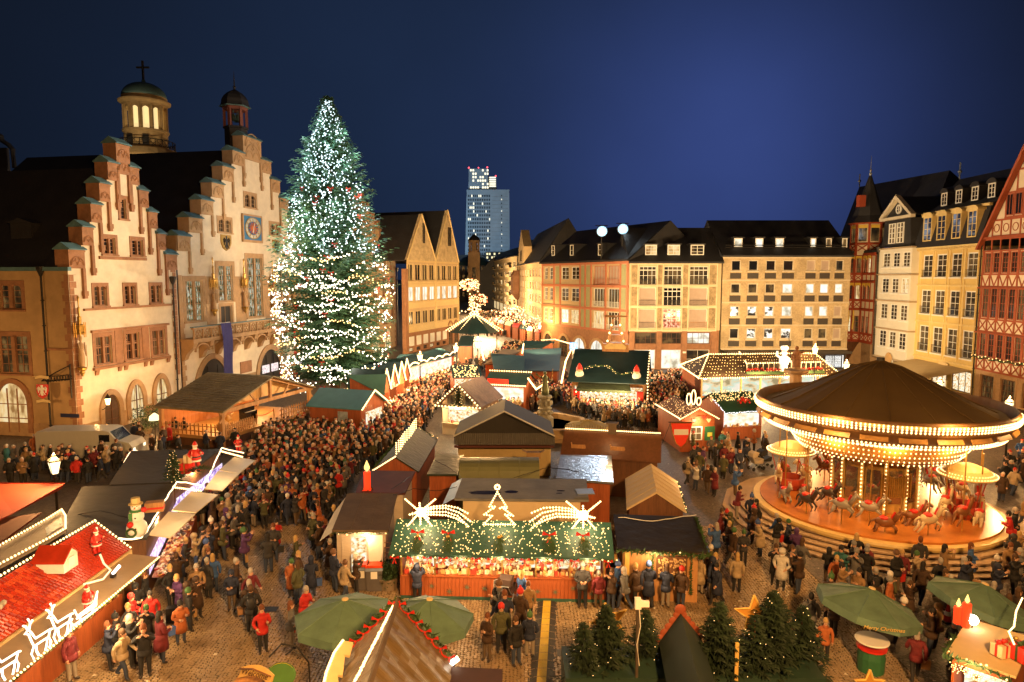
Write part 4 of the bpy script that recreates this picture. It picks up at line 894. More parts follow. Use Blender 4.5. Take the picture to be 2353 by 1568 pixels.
for j in range(8):
 q=j*math.pi/4;a=math.pi/8+q;k.box((tx+2.12*math.cos(a),ty+2.12*math.sin(a),18.4),(.3,.3,4.8),0,a)
 cxm,cym=tx+2.02*math.cos(q),ty+2.02*math.sin(q)
 pn.box((cxm,cym,18.9),(.06,1.1,1.9),0,q);g.box((cxm+.03*math.cos(q),cym+.03*math.sin(q),20.05),(.08,1.25,.45),0,q)
 for s in(-1,1):k.box((cxm+.02*math.cos(q),cym+.02*math.sin(q),17),(.08,1.5,.13),0,q,s*.6)
k.lathe([(2.3,17.45),(2.35,17.6),(2.3,17.75)],8,0,(tx,ty),math.pi/8).lathe([(2.3,20.4),(2.6,20.6),(2.55,20.85)],8,0,(tx,ty),math.pi/8)
obj('timber_framing',k,bm2,tr);obj('pane',pn,dimw,tr);obj('gilt_arch',g,gar,tr)
sp=obj('spire',MB().lathe([(2.95,20.6),(2.1,21.6),(1.5,23.2),(.75,25.6),(.18,27.4)],8,0,(tx,ty),math.pi/8),slate,redw)
obj('finial',MB().lathe([(.1,27.3),(.22,27.7),(.1,27.9),(.16,28.2),(.06,28.4),(.02,30.2)],6,0,(tx,ty)),mat('lead_finial',(.3,.33,.36),.4,metal=.4),sp)
obj('dormer',MB().box((tx-2.0,ty-1.6,23.6),(.9,.9,1.6)),bm2,sp)
obj('eave_roof',MB().ext([(x-.3 if i<4 else x,y-.3)for i,(x,y)in enumerate(loc)],16.25,16.6,0,'z'),slate,redw)
def droof(name,label,pts,ridge,dpt):
 o=thing(name,label,'roof',tuple(ridge[0]));r0=Vector(ridge[0]);k=MB();P=[Vector(p)-r0 for p in pts];Q=[Vector(p)-r0 for p in ridge];
 k.poly([P[0],P[1],Q[1],Q[0]]);off=Vector((dpt,0,-8));k.poly([Q[0],Q[1],Q[1]+off,Q[0]+off]).poly([P[0],Q[0],Q[0]+off]).poly([P[1],Q[1]+off,Q[1]]);obj('slates',k,slate,o)
 k=MB().tube([Q[0],Q[0]+Vector((0,0,2.2))],.1,5).ball(Q[0]+Vector((0,0,1)),.25);obj('finial',k,mat('lead_finial'),o)
 return o
def zpt(x,y,off):return RF.W(zr(x,y,off)[0],off,zr(x,y,off)[1])
droof('dark_roof','big dark slate roof rising behind the corner turret',[zpt(215,640,1.5),zpt(760,560,1.5)],[zpt(372,232,9),zpt(940,128,9)],10)
droof('dark_roof','long dark slate roof behind the mansard of the yellow house',[zpt(760,420,3),zpt(1300,330,3)],[zpt(1000,185,9),zpt(1420,95,9)],10)
# ---- skyline ----
d0=380.;sk=thing('skyscraper','slim glass high-rise with lit windows and stepped top beyond the street','skyscraper',tuple(atY(1120,640,d0)[:2])+(0,))
def sx(u):return(u-1120)/1534*d0
def szv(v):return H+(638-v)/1534*d0+(d0*0)
k=MB();zt=atY(1120,436,d0).z;zt2=atY(1120,386,d0).z
def taper(k,x0,x1,X0,X1,z0,z1,y0,y1,m=0):
 k.poly([(x0,y0,z0),(x1,y0,z0),(X1,y0,z1),(X0,y0,z1)],m).poly([(x1,y0,z0),(x1,y1,z0),(X1,y1,z1),(X1,y0,z1)],m).poly([(x0,y1,z0),(x0,y0,z0),(X0,y0,z1),(X0,y1,z1)],m).poly([(X0,y0,z1),(X1,y0,z1),(X1,y1,z1),(X0,y1,z1)],m)
taper(k,sx(1066),sx(1172),sx(1074),sx(1170),0,zt,0,22);taper(k,sx(1077),sx(1122),sx(1078),sx(1121),zt,zt2,3,18);taper(k,sx(1122.5),sx(1141),sx(1122.5),sx(1140),zt,zt2-4.5,5,18)
obj('tower_body',k,mat('tower_glass',(.36,.46,.55),.4,.15,.3),sk)
kk_=[MB(),MB(),MB()];
for r in range(26):
 z=4+r*(zt-6)/26
 for c in range(13):
  x=sx(1076)+c*(sx(1128)-sx(1076))/13;q=rnd.random();kk_[0 if q<.10 else 1].bx(x+.12,-.12,z,x+.62,-.004,z+1.25)
 kk_[2].bx(sx(1131),-.12,z,sx(1167),-.003,z+.35)
 kk_[0 if r%3==0 else 1].bx(sx(1152),-.15,z+.5,sx(1153.5),-.121,z+1.2)
for r in range(6):
 for c in range(8):
  x=sx(1081)+c*1.35;z=zt+1+r*1.9
  if rnd.random()<.55:kk_[0].bx(x,2.85,z,x+.9,2.995,z+1.1)
for r in range(5):kk_[0].bx(sx(1124)+.1,4.85,zt+2.2+r*1.2,sx(1139),4.99,zt+2.9+r*1.2)
for kx,mm,nm in zip(kk_,(glow('tower_lit',(1,.88,.62),1.1),mat('tower_dark_pane',(.02,.035,.05),.15),mat('tower_band',(.32,.38,.44),.5)),('lit_window','dark_window','facade_band')):obj(nm,kx,mm,sk,kind='stuff')
obj('beacon',MB().octa((sx(1078),4,zt2+.7),.55).octa((sx(1120),4,zt2+.9),.55).octa((sx(1139),6,zt2-3.6),.5).octa((sx(1100),4,zt2+.7),.45),glow('red_beacon',(1,.08,.1),3),sk)
lb=thing('low_office_block','low dark office block with strips of lit windows at the foot of the high-rise','office building',tuple(atY(1150,638,360)[:2])+(0,))
obj('walls',MB().bx(-8,0,0,24,20,26.5).bx(10,4,26.5,30,20,33).bx(-30,6,0,-8.1,20,25),mat('city_dark',(.04,.045,.05),.7),lb)
k=MB()
for r in range(4):
 for c in range(24):
  if rnd.random()<.7:k.bx(-7.5+c*1.3,-.1,19+r*1.9,-6.6+c*1.3,-.004,20.1+r*1.9)
obj('lit_window',k,glow('far_lit',(1,.82,.45),.9),lb,kind='stuff')
gd=thing('glass_dome_roof','curved glass roof glinting teal behind the small church tower','roof',tuple(atY(1090,612,330)));k=MB().lathe([(9,0),(8,2),(5.5,4.2),(2.5,5.4),(.2,5.8)],16);obj('glass',k,mat('dome_glass',(.10,.22,.24),.2),gd)
obj('ribs',MB().tube([(9*math.cos(t),9*math.sin(t),.1)for t in[i*math.pi/8 for i in range(17)]],.15,4),white,gd)
ct=thing('church_tower','small stone church tower with round arcaded lantern and cap at the end of the street','tower',tuple(atY(1090,640,280)[:2])+(0,))
zz_=lambda v:atY(1090,v,280).z
obj('shaft',MB().bx(-2.4,-2.4,0,2.4,2.4,zz_(580)),stone2,ct);obj('lantern',MB().lathe([(2.3,zz_(580)),(2.3,zz_(576))],12),stone2,ct)
k=MB()
for j in range(10):q=j*2*math.pi/10;k.tube([(2*math.cos(q),2*math.sin(q),zz_(577)),(2*math.cos(q),2*math.sin(q),zz_(556))],.28,5)
k.lathe([(2.4,zz_(557)),(2.4,zz_(553))],12).lathe([(1.2,zz_(578)),(1.2,zz_(556))],8);obj('arcade',k,stone2,ct)
obj('cap',MB().lathe([(2.6,zz_(553)),(2.3,zz_(549)),(1.2,zz_(543)),(.1,zz_(538))],12),slate,ct)
obj('nave_roof',MB().ext([(2.4,0),(14,0),(14,15),(8,21),(2.4,15)],-2,6),slate,ct)
obj('belfry_window',MB().bx(-.7,-2.5,zz_(640),.7,-2.41,zz_(615)).bx(-.7,-2.5,zz_(690),.7,-2.41,zz_(668)),dimw,ct)
def street(name,label,a,b,ve,m,rows,n,roofz_,extra=None):
 f=Fac(at(*a),(at(*b).x-at(*a).x,at(*b).y-at(*a).y));w=f.uz(b[0],b[1])[0];ze=f.uz(b[0],ve)[1]
 s=Bld(name,label,'house',f);ops=[]
 for r in range(rows):
  z0=3.9+(ze-4.2)*r/rows;z1=z0+(ze-4.2)/rows*.58
  for c in range(n):x=w*(c+.22)/n;ops.append((x,x+w/n*.5,z0,z1))
 s.part('wall',wallgrid(0,w,0,ze,ops,rev=.3),m)
 for i,o in enumerate(ops):win(s,*o,2,2,white,litw if(i*7)%5==0 else(glass if i%3 else dimw),.12,.08,stone2 if extra else None,.25,rec=.25)
 s.part('cornice',MB().bx(-.1,-.5,ze-.3,w+.1,.1,ze),m)
 so=MB();
 for c in range(n):so.bx(w*(c+.15)/n,-.08,.3,w*(c+.85)/n,.02,3.1)
 s.part('shop_window',so,litw)
 slope_roof(s,0,w,ze+.1,roofz_,6);body(s,0,w,ze,12,m)
 s.part('end_wall',MB().bx(-.2,.05,0,-.01,10,ze),m)
 if not extra:
  k=MB()
  for r in range(rows):
   for c in range(0,n,2):z0=3.9+(ze-4.2)*r/rows;k.bx(w*(c+.05)/n,-1.0,z0-.25,w*(c+.9)/n,-.02,z0-.1).bx(w*(c+.05)/n,-1.0,z0-.1,w*(c+.9)/n,-.93,z0+.75)
  s.part('balcony',k,m,kind='stuff')
 return s,f,w,ze
street('street_house','cream balcony house along the right side of the lit street',(1121,702),(1188,731),588,mat('street_cream',(.56,.43,.25),.85,.1,1),5,8,24)
s,f,w,ze=street('street_house','ornate sandstone corner house with small gable beside the red and green house',(1190,733),(1244,768),601,mat('street_sand',(.48,.33,.16),.85,.15,1),4,9,26,True)
o=s.part('gable',MB().ext([(w*.1,ze),(w*.35,ze),(w*.35,ze+5),(w*.225,ze+10),(w*.1,ze+5)],-.3,2),mat('street_sand'));obj('window',MB().bx(w*.19,-.4,ze+1,w*.26,-.31,ze+4),dimw,o)
s.part('oriel',MB().lathe([(.3,6),(2,8),(2,ze-3),(1.2,ze-1.5)],8,0,(w*.05,-.5)),stone)
bb=thing('street_end_house','pale house with lit arches closing the end of the street','house',tuple(at(1050,692)));k=MB().bx(-12,0,0,22,10,21);obj('wall',k,mat('end_render',(.4,.36,.3),.85),bb);k=MB()
for r in range(4):
 for c in range(12):k.bx(-10+c*2.6,-.1,2.5+r*4.6,-8.6+c*2.6,-.004,5+r*4.6)
obj('window',k,dimw,bb,kind='stuff')
# ================= market =================
def planks(t,x0,x1,z0,z1,y,n,m,th=.04,gap=.012,ax='x',name='plank'):
 w=(x1-x0)/n;me=MB().bx(gap/2,-th,z0,w-gap/2,0,z1).mesh(name,m)
 for i in range(n):
  o=link(name,me,t,(x0+w*i,y-rnd.uniform(0,.008),0)if ax=='x' else(y-rnd.uniform(0,.008),x0+w*i,0));
  if ax=='y':o.rotation_euler=(0,0,R(90));
  if ax=='-y':o.location=(y,x0+w*(i+1),0);o.rotation_euler=(0,0,R(-90))
def garland(label,P,r=.16,n=None,bows=0,lights=0,step=.055,loc=None):
 P=[Vector(p)for p in P];o=P[0];pts=along(P,step);k=MB();L=MB()
 for p in pts:
  for j in range(3):
   d=Vector((rnd.gauss(0,1),rnd.gauss(0,1),rnd.gauss(0,1))).normalized()*r*rnd.uniform(.6,1.2);q=p-o;s=d.cross(Vector((rnd.random(),rnd.random(),.3))).normalized()*r*.22
   k.poly([q-s,q+s,q+d+s*.3]);
  if lights and rnd.random()<lights:L.octa(p-o+Vector((rnd.uniform(-r,r)*.6,rnd.uniform(-r,r)*.6-.03,rnd.uniform(-r,r)*.6)),.035)
 t=thing('garland',label,'garland',tuple(o));obj('fir_sprig',k,garl,t,kind='stuff')
 if L.v:obj('bulb',L,bulb,t,kind='stuff')
 if bows:
  bm=bow_mesh()
  for i in range(bows):q=pts[int((i+.5)*len(pts)/bows)]-o;link('bow',bm,t,(q.x,q.y-r,q.z))
 return t
BM={}
def bow_mesh(s=.16):
 if s not in BM:
  k=MB()
  for q in(-1,1):k.poly([(0,0,0),(q*s,-.03,s*.7),(q*s*1.15,.0,-s*.1)]).poly([(0,-.02,0),(q*s*.6,-.05,-s*1.3),(q*s*.2,-.05,-s*1.2)])
  k.octa((0,-.03,0),s*.25);BM[s]=k.mesh('bow',red)
 return BM[s]
def hut(name,label,cat,A,B,ze,dep,zr,ridge='x',over=.35,wallm=None,roofm=None,front_open=None,th=.07,group=None,fin=None,backz=None,sides=True,fover=None):
 f=front(A,B,ze);w=f.w;t=thing(name,label,cat,(*f.p,0),f.rz,group);wallm=wallm or wood;roofm=roofm or slate
 fo=over if fover is None else fover;x0,x1,y0,y1=over,w-over,fo,dep-over
 k=MB()
 if ridge=='x':
  rz_=lambda y:ze+(zr-ze)*(1-abs(2*y/dep-1))if backz is None else ze+(backz-ze)*y/dep
  if backz is None:
   k.ext([(0,ze),(dep/2,zr),(dep,ze),(dep,ze-th),(dep/2,zr-th),(0,ze-th)],0,w,0,'x')
  else:k.ext([(0,ze),(dep,backz),(dep,backz-th),(0,ze-th)],0,w,0,'x')
  g=MB()
  for x in(x0,x1):
   pts=[(y0,0),(y0,rz_(y0)-th-.01),(dep/2,rz_(dep/2)-th-.01),(y1,rz_(y1)-th-.01),(y1,0)]
   if sides:g.ext(pts,x-.03,x+.03,0,'x')
  obj('side_wall',g,wallm,t,kind='stuff')if sides else None
  fz=rz_(y0)-th-.02
 else:
  k.ext([(0,ze),(w/2,zr),(w,ze),(w,ze-th),(w/2,zr-th),(0,ze-th)],0,dep);
  g=MB().ext([(x0,ze-.3),(x0,ze+(zr-ze)*2*x0/w-th-.01),(w/2,zr-th-.01),(x1,ze+(zr-ze)*2*x0/w-th-.01),(x1,ze-.3)],y0,y0+.06)
  obj('gable',g,fin or wallm,t);fz=ze-.3
  if sides:obj('side_wall',MB().bx(x0-.03,y0+.061,0,x0+.03,y1,ze-.05).bx(x1-.03,y0+.061,0,x1+.03,y1,ze-.05),wallm,t,kind='stuff')
 obj('roof',k,roofm,t)
 obj('back_wall',MB().bx(x0,y1-.05,0,x1,y1,ze-.1),wallm,t)
 if front_open is None:obj('front_wall',MB().bx(x0+.031,y0,0,x1-.031,y0+.05,fz),wallm,t)
 else:
  zc,zo=front_open
  obj('counter',MB().bx(x0+.031,y0-.12,zc-.06,x1-.031,y0+.3,zc),wallm,t)
  obj('counter_front',MB().bx(x0+.031,y0,0,x1-.031,y0+.05,zc-.061),wallm,t)
  if fz>zo+.02:obj('fascia',MB().bx(x0+.031,y0,zo,x1-.031,y0+.05,fz),wallm,t)
  merch(t,x0+.15,x1-.15,y0+.02,y0+.28,zc,max(8,int((x1-x0)*7)))
  obj('glow_backing',MB().bx(x0+.1,y0+1.0 if dep>2 else y1-.3,zc-.1,x1-.1,y0+1.05 if dep>2 else y1-.25,zo+.0),goods,t)  # emissive backing panel that paints the stall interior bright
 return t,f,w
gcols=[(.6,.34,.12),(.42,.05,.03),(.72,.58,.36),(.22,.1,.05),(.78,.72,.6),(.5,.27,.1),(.62,.5,.34),(.68,.42,.22)]
gm=[mat('ware_%s'%n,c,.4,.1)for n,c in zip('ginger red straw choc cream caramel fir coral'.split(),gcols)]
def merch(t,x0,x1,y0,y1,z,n,hmax=.3,name='wares'):
 k=MB()
 for i in range(n):
  x=rnd.uniform(x0,x1);y=rnd.uniform(y0,y1);h=rnd.uniform(.06,hmax);s=rnd.uniform(.04,.1);m=rnd.randrange(8)
  if rnd.random()<.5:k.bx(x-s,y-s*.6,z+.002,x+s,y+s*.6,z+h,m)
  else:k.lathe([(s*.6,0),(s*.7,h*.6),(s*.35,h)],6,m,(x,y),0,z+.002)
 obj(name,k,gm,t,kind='stuff')
def plane_pts(f,off,P):return[f.W(f.uz(u,v,off)[0],off,f.uz(u,v,off)[1])for u,v in P]
tarp=mat('black_tarp',(.02,.016,.012),.55,.3,1.5,.5,bsc=2.5);gtarp=mat('green_tarp',(.03,.085,.065),.5,.2,1.5,.6,bsc=3);dkgreen=mat('dark_green_cloth',(.010,.034,.042),.6,.25,1.2,.4,bsc=3)
rbrown=mat('brown_felt_roof',(.10,.064,.034),.8,.35,1.3,.4);beige=mat('beige_tent_cloth',(.55,.42,.24),.75,.06,1.2,.15,bsc=4);teal=mat('teal_tarp',(.06,.20,.22),.55,.15,1.5,.3,bsc=3);olive=mat('olive_paint',(.17,.18,.09),.4,.12,1.5)
greyf=mat('grey_felt',(.15,.145,.13),.7,.35,1.1,.4);foil=mat('foil_sheet',(.34,.38,.43),.3,.3,.8,.7,metal=.7,bsc=3)
shing=mat('mossy_shingle',(.19,.15,.085),.85,.35,5,.5)
t,f,w=hut('market_stall','long gingerbread stall at the front, green roof netted with bulbs and two comets on top','stall',(893,1274),(1412,1284),2.2,3.0,3.05,'x',.25,rwood,gtarp,(1.0,1.95),fover=.95)
S19=f;yc=.95
planks(t,.3,w-.3,.02,.93,yc-.01,52,rwood)
obj('skirt',MB().bx(.25,yc-.1,0,w-.25,yc-.06,.13),gtarp,t)
k=MB()
for i in range(7):x=.3+(w-.6)*i/6;k.bx(x-.03,yc-.1,1.0,x+.03,yc-.04,1.95)
obj('glass_post',k,gold,t,kind='stuff')
pz=MB().bx(.3,yc-.09,1.0,w-.3,yc-.08,1.32);
obj('counter_glass',pz,mat('counter_glass',(.9,.85,.7),.05,.02),t)if False else None
for row in range(3):merch(t,.4,w-.4,yc+.05+row*.22,yc+.2+row*.22,1.0+row*.14,95,.22)
sm=MB();
for a in range(8):q=a*math.pi/4;sm.ext([(0.02*math.cos(q+1.57),.02*math.sin(q+1.57)),(.15*math.cos(q),.15*math.sin(q)),(-.02*math.cos(q+1.57),-.02*math.sin(q+1.57))],-.02,0)
sme=sm.mesh('star_ornament',mat('star_grey',(.12,.12,.08),.4))
for i in range(11):link('star_ornament',sme,t,(.8+i*(w-1.6)/10,yc-.06,.45+.12*math.sin(i*2.3)))
SL=(3.05-2.2)/1.5
pts=[]
for i in range(520):u=rnd.uniform(.1,w-.1);y=rnd.uniform(.03,1.48);pts.append(f.W(u,y,2.2+SL*y+.04))
bulbs('light_net','net of small warm bulbs spread over the green roof of the gingerbread stall','light net',pts,.024,bulb)
garland('fir garland with red bows along the eave of the gingerbread stall',[f.W(-.02,-.03,2.12),f.W(w+.02,-.03,2.12)],.12,bows=14,lights=.25)
fr_m=mat('frame_steel',(.2,.2,.2),.5)
def comet(label,c,tail,arms):
 O=plane_pts(f,1.2,[c])[0];pts=[]
 for a in arms:pts+=along(plane_pts(f,1.2,[c,a]),.10)
 for P in tail:pts+=along(plane_pts(f,1.2,P),.115)
 k=MB()
 for p in pts:k.octa(Vector(p)-O,.05)
 for i in range(60):a=rnd.random()*6.3;r=rnd.random()*.2;k.octa((r*math.cos(a),rnd.uniform(-.02,.02),r*math.sin(a)),.05)
 o=thing('light_comet',label,'light decoration',tuple(O));obj('bulb',k,bulbh,o,kind='stuff')
 g=MB()
 for a in arms:g.tube([Vector(p)-O+Vector((0,.05,0))for p in plane_pts(f,1.2,[c,a])],.02,4)
 for P in tail:g.tube([Vector(p)-O+Vector((0,.05,0))for p in plane_pts(f,1.2,P)],.02,4)
 for dx in(-.3,.3):g.tube([(dx,.05,0),(dx,.08,-1.1)],.02,4)
 obj('frame',g,fr_m,o)
arc=lambda x0,x1,x2,y0,y1,y2:[((1-q)**2*x0+2*q*(1-q)*x1+q*q*x2,(1-q)**2*y0+2*q*(1-q)*y1+q*q*y2)for q in[i/8 for i in range(9)]]
z6=lambda x,y:(631.9+x*.3041,1091.5+y*.3041)
def z6l(L):return[z6(*p)for p in L]
c=z6(1095,280)
comet('light comet with its tail to the right, above the left half of the gingerbread stall',c,[[z6(x,y)for x,y in zip(*[iter(q)]*2)]for q in((1120,260,1200,240,1290,232,1380,250,1455,290),(1120,270,1200,255,1290,252,1390,285,1475,350),(1120,280,1200,280,1290,280,1380,310,1460,390),(1120,300,1200,300,1290,305,1370,330,1420,360))],z6l([(985,185),(1210,185),(1092,215),(1018,300),(990,400),(1210,415),(1100,372),(1160,330)]))
z5=lambda x,y:(1206.4+x*.2858,1120.3+y*.2858)
c=z5(468,225)
comet('light comet with its tail to the left, above the right half of the gingerbread stall',c,[[z5(x,y)for x,y in zip(*[iter(q)]*2)]for q in((440,200,350,170,250,160,150,165,55,205),(440,210,350,190,250,182,140,205,40,275),(440,225,350,215,250,212,150,240,60,325),(440,240,350,240,260,235,180,255,120,285))],[z5(*p)for p in((335,115),(605,115),(466,150),(558,245),(345,370),(598,370),(468,340),(410,290))])
P=plane_pts(f,1.2,[z6(*p)for p in((1680,130),(1750,240),(1715,245),(1800,310),(1740,300),(1815,375),(1575,375),(1640,310),(1580,300),(1660,240),(1620,240),(1680,130))])
o=bulbs('light_tree','tree outline of warm bulbs with a star between the two comets','light decoration',along(P,.10)+along([P[0].lerp(P[5],.5),P[0].lerp(P[6],.5)],.12)[::2],.045,bulbh,wire=P)
k=MB();
for a in range(8):q=a*math.pi/4;k.octa((.09*math.cos(q),0,.2+.09*math.sin(q)),.05)
obj('star',k,bulbh,o)
for i,(u,v,b_)in enumerate([(964,1232,1),(1033,1234,1),(1148,1236,0),(1262,1236,1),(1338,1230,1)]):
 q=f.uz(u,v,.75);p=f.W(q[0],.55,2.2+SL*.75+.25)
 o=thing('door_swag',['fir swag with red bow and silver bell, leftmost on the bulb-netted roof','fir swag with striped red bow under the left comet tail','fir swag with three gold balls and no bow, in the middle of the netted roof','fir swag with loosely hanging red bow under the right comet tail','fir swag with the widest red bow, rightmost on the bulb-netted roof'][i],'swag',tuple(p),f.rz)
 k=MB()
 for j in range(130):
  z=-rnd.random()**.8*.62;r=.26*(1-abs(z+.25)/.5*.6);a=rnd.uniform(-1,1);x=r*a;y=z*.75+.0 if False else-.02+z*-.0
  yy=-.05-rnd.random()*.12+z*.9*SL*0;d=Vector((a*.18,-.05,-.16));s=Vector((.02,0,.01));q=Vector((x*.7,yy+z*-1.0*.0,z));k.poly([q-s,q+s,q+d])
 for kx in range(len(k.v)):x,y,z=k.v[kx];k.v[kx]=(x,y+z*1.0,z*.62)
 obj('fir_sprig',k,garl,o,kind='stuff')
 if b_:link('bow',bow_mesh(.24),o,(0,-.16,.05))
 obj('ball',MB().ball((0,-.24,-.05),.07).ball((.09,-.24,-.0)if not b_ else(0,-.24,-.05),.06),gold,o,smooth=True)
t,f,w=hut('market_stall','small stall under a black tarp roof edged with fir, right of the gingerbread stall','stall',(1419,1262),(1627,1269),2.3,2.6,2.9,'x',.3,wood,tarp,None,backz=2.75,fover=.5)
obj('post',MB().bx(.32,.35,0,.5,.48,2.2),mat('yellow_wood',(.55,.36,.1),.6,.2),t);obj('firewood_window',MB().bx(1.55,.4,1.0,2.75,.49,1.9),dwood,t)
k=MB()
for i in range(110):x=rnd.uniform(1.62,2.68);z=rnd.uniform(1.06,1.84);k.lathe([(.035,0),(.035,.05)],6).xf(Matrix.Translation((x,.4,z))@Matrix.Rotation(R(90),4,'X'),len(k.v)-12)
obj('log_end',k,mat('log_end',(.5,.32,.14),.8,.3),t,kind='stuff')
for P in([f.W(-.0,-.03,2.28),f.W(w*.3,-.06,2.2),f.W(w*.6,-.05,2.22),f.W(w,-.05,2.15)],[f.W(w,0,2.2),f.W(w+.02,1.2,2.5),f.W(w,2.5,2.75)]):garland('fir garland on the %s of the black tarp stall'%('eave' if P[1].y<P[-1].y+.5 and P[0].x<P[-1].x-1 else 'side edge'),P,.2,lights=.02)
garland('fir garland framing the firewood window of the black tarp stall',[f.W(1.4,.35,.9),f.W(1.4,.35,2.05),f.W(2.9,.35,2.05),f.W(2.9,.35,.4)],.14)
t,f,w=hut('market_tent','beige canvas gable tent standing behind the black tarp stall','tent',(1440,1170),(1577,1177),2.3,4.6,3.15,'y',.15,dwood,beige,None)
k=MB()
for i in range(7):y=.05+i*.75;k.tube([(0,y,2.31),(w/2,y,3.17),(w,y,2.31)],.022,4)
obj('seam',k,beige,t)
garland('lit fir garland along the right eave of the beige tent',[f.W(w+.05,0,2.25),f.W(w+.05,4.6,2.25)],.1,lights=.3)
def booth(name,label,cat,C,zs,wallm,roofm,th=.1,inset=.12,wall=True):
 P=[at(u,v,z)for(u,v),z in zip(C,zs)];o=P[0].copy();o.z=0;t=thing(name,label,cat,tuple(o));Q=[p-o for p in P]
 k=MB();n=len(Q);dz=Vector((0,0,th));k.poly(Q);k.poly([q-dz for q in reversed(Q)])
 for i in range(n):j=(i+1)%n;k.poly([Q[i]-dz,Q[j]-dz,Q[j],Q[i]])
 obj('roof',k,roofm,t)
 if wall:
  cen=sum(Q,Vector())/n;I=[cen+(q-cen)*(1-inset)for q in Q];k=MB()
  for i in range(n):
   j=(i+1)%n;a,b_=I[i],I[j];k.poly([(a.x,a.y,0),(b_.x,b_.y,0),(b_.x,b_.y,b_.z-th-.01),(a.x,a.y,a.z-th-.01)])
  obj('wall',k,wallm,t)
 return t,Q,o
t,Q,o=booth('service_booth','grey flat roofed booth with a rain puddle, behind the gingerbread stall','booth',[(1044,1146),(1353,1149),(1347,1101),(1062,1099)],(2.9,2.9,2.9,2.9),beige,greyf)
k=MB();cx=Q[0].lerp(Q[2],.25)
for(dx,dy,a,b_)in((-.2,.1,.75,.28),(1.0,.2,.32,.2),(3.3,.35,.2,.08),(3.2,.0,.16,.06),(4.6,.4,.3,.07)):k.poly([(cx.x+dx+a*math.cos(q*.42)*(1+.15*math.sin(q*3)),cx.y+dy+b_*math.sin(q*.42),2.906)for q in range(15)])
obj('puddle',k,mat('puddle_water',(.02,.018,.01),.06,.1),t,kind='stuff')
obj('vent_flap',MB().box((Q[1].x-.1,Q[1].y+.7,3.05),(.8,.6,.04),0,.1,.1),mat('zinc_flap',(.3,.33,.36),.4,metal=.5),t)
lf=Q[0].lerp(Q[3],.5);obj('side_flap',MB().poly([Q[0]+Vector((0,0,.01)),Q[3]+Vector((0,0,.01)),Q[3]+Vector((-.5,-.1,-.25)),Q[0]+Vector((-.55,0,-.3))]),mat('zinc_flap'),t)
P0,P1=at(1054,1098,2.35),at(1240,1098,2.35);tl=thing('trailer','olive green trailer with a rounded roof parked among the stalls','trailer',(P0.x,P0.y,0),math.atan2(P1.y-P0.y,P1.x-P0.x));L=(P1-P0).length
pr=[(0,2.3)]+[(1.05-1.05*math.cos(q*math.pi/10),2.35+.75*math.sin(q*math.pi/10)**.7)for q in range(1,10)]+[(2.1,2.3)]
obj('roof',MB().ext(pr,0,L,0,'x'),olive,tl,smooth=False);obj('body',MB().bx(.05,.04,.6,L-.05,2.06,2.3),olive,tl)
k=MB()
for i in range(1,4):k.tube([(L*i/4,y,z+.012)for y,z in pr],.015,4)
obj('seam',k,olive,tl)
for x in(L*.3,L*.7):obj('wheel',MB().lathe([(.3,-.1),(.34,-.06),(.34,.06),(.3,.1)],12).xf(Matrix.Translation((x,.2,.34))@Matrix.Rotation(R(90),4,'X')),iron,tl)
t,Q,o=booth('service_booth','booth with a shiny foil sheet roof beside the brown tiled stall','booth',[(1278,1099),(1410,1109),(1405,1047),(1288,1045)],(2.6,2.6,2.75,2.75),rwood,foil)
cb=thing('cardboard_box','open brown cardboard box lying beside the olive trailer roof','box',tuple(at(1226,1052,2.4)))
obj('sides',MB().bx(-.4,-.25,0,.4,.25,.35),mat('cardboard',(.36,.22,.1),.9),cb);obj('flap',MB().box((-.5,0,.38),(.3,.45,.02),0,0,0,.5).box((.5,0,.38),(.3,.45,.02),0,0,0,-.5),mat('cardboard'),cb)
t,Q,o=booth('service_booth','booth with a maroon flat roof carrying a big red candle','booth',[(817,1132),(931,1133),(954,1083),(835,1081)],(2.5,2.5,2.75,2.75),mat('pale_plank',(.5,.42,.33),.7,.15,4,stretch=(1,1,6)),mat('maroon_felt',(.10,.028,.022),.7,.2,2))
c=at(844,1124,2.55);cd=thing('red_candle','big glowing red candle figure standing on the maroon roof','candle',tuple(c))
obj('wax',MB().lathe([(.17,0),(.17,.85),(.12,.88)],10).bx(-.2,-.2,-.03,.2,.2,0),glow('red_wax',(1,.045,.01),.85),cd);obj('flame',MB().lathe([(.02,.88),(.13,1.0),(.14,1.1),(.06,1.3),(.01,1.42)],8),glow('candle_flame',(1,.66,.2),1.4),cd)
garland('small fir wreath around the foot of the red candle',[c+Vector((.25*math.cos(q),.25*math.sin(q),0))for q in range(8)],.12)
t,Q,o=booth('service_booth','booth with a brown felt roof, glass shop door and white door facing the front','booth',[(763,1218),(892,1219),(913,1134),(798,1133)],(2.5,2.5,2.75,2.75),mat('pale_plank'),rbrown)
BR=Q;bo=o
fx0,fx1=Q[0].x,Q[1].x;yy=Q[0].y+.1
k=MB()
for i in range(1,3):k.tube([Q[0].lerp(Q[1],i/3)+Vector((0,0,.02)),Q[3].lerp(Q[2],i/3)+Vector((0,0,.02))],.018,4)
obj('seam',k,rbrown,t)
obj('shop_glass',MB().bx(.75,yy-.0,.5,1.35,yy+.06,2.15),goods,t);obj('door',MB().bx(1.45,yy-.02,.1,2.05,yy+.06,2.25),white,t);obj('door_handle',MB().bx(1.93,yy-.06,1.1,2.0,yy-.021,1.15),iron,t)
k=MB()
for i in range(7):k.bx(2.12,yy-.04,.6+i*.22,2.42,yy-.01,.63+i*.22)
obj('trellis',k,dwood,t);obj('front_frame',MB().bx(.35,yy,0,.74,yy+.05,2.3).bx(.74,yy,0,1.44,yy+.05,.5),mat('pale_plank'),t)
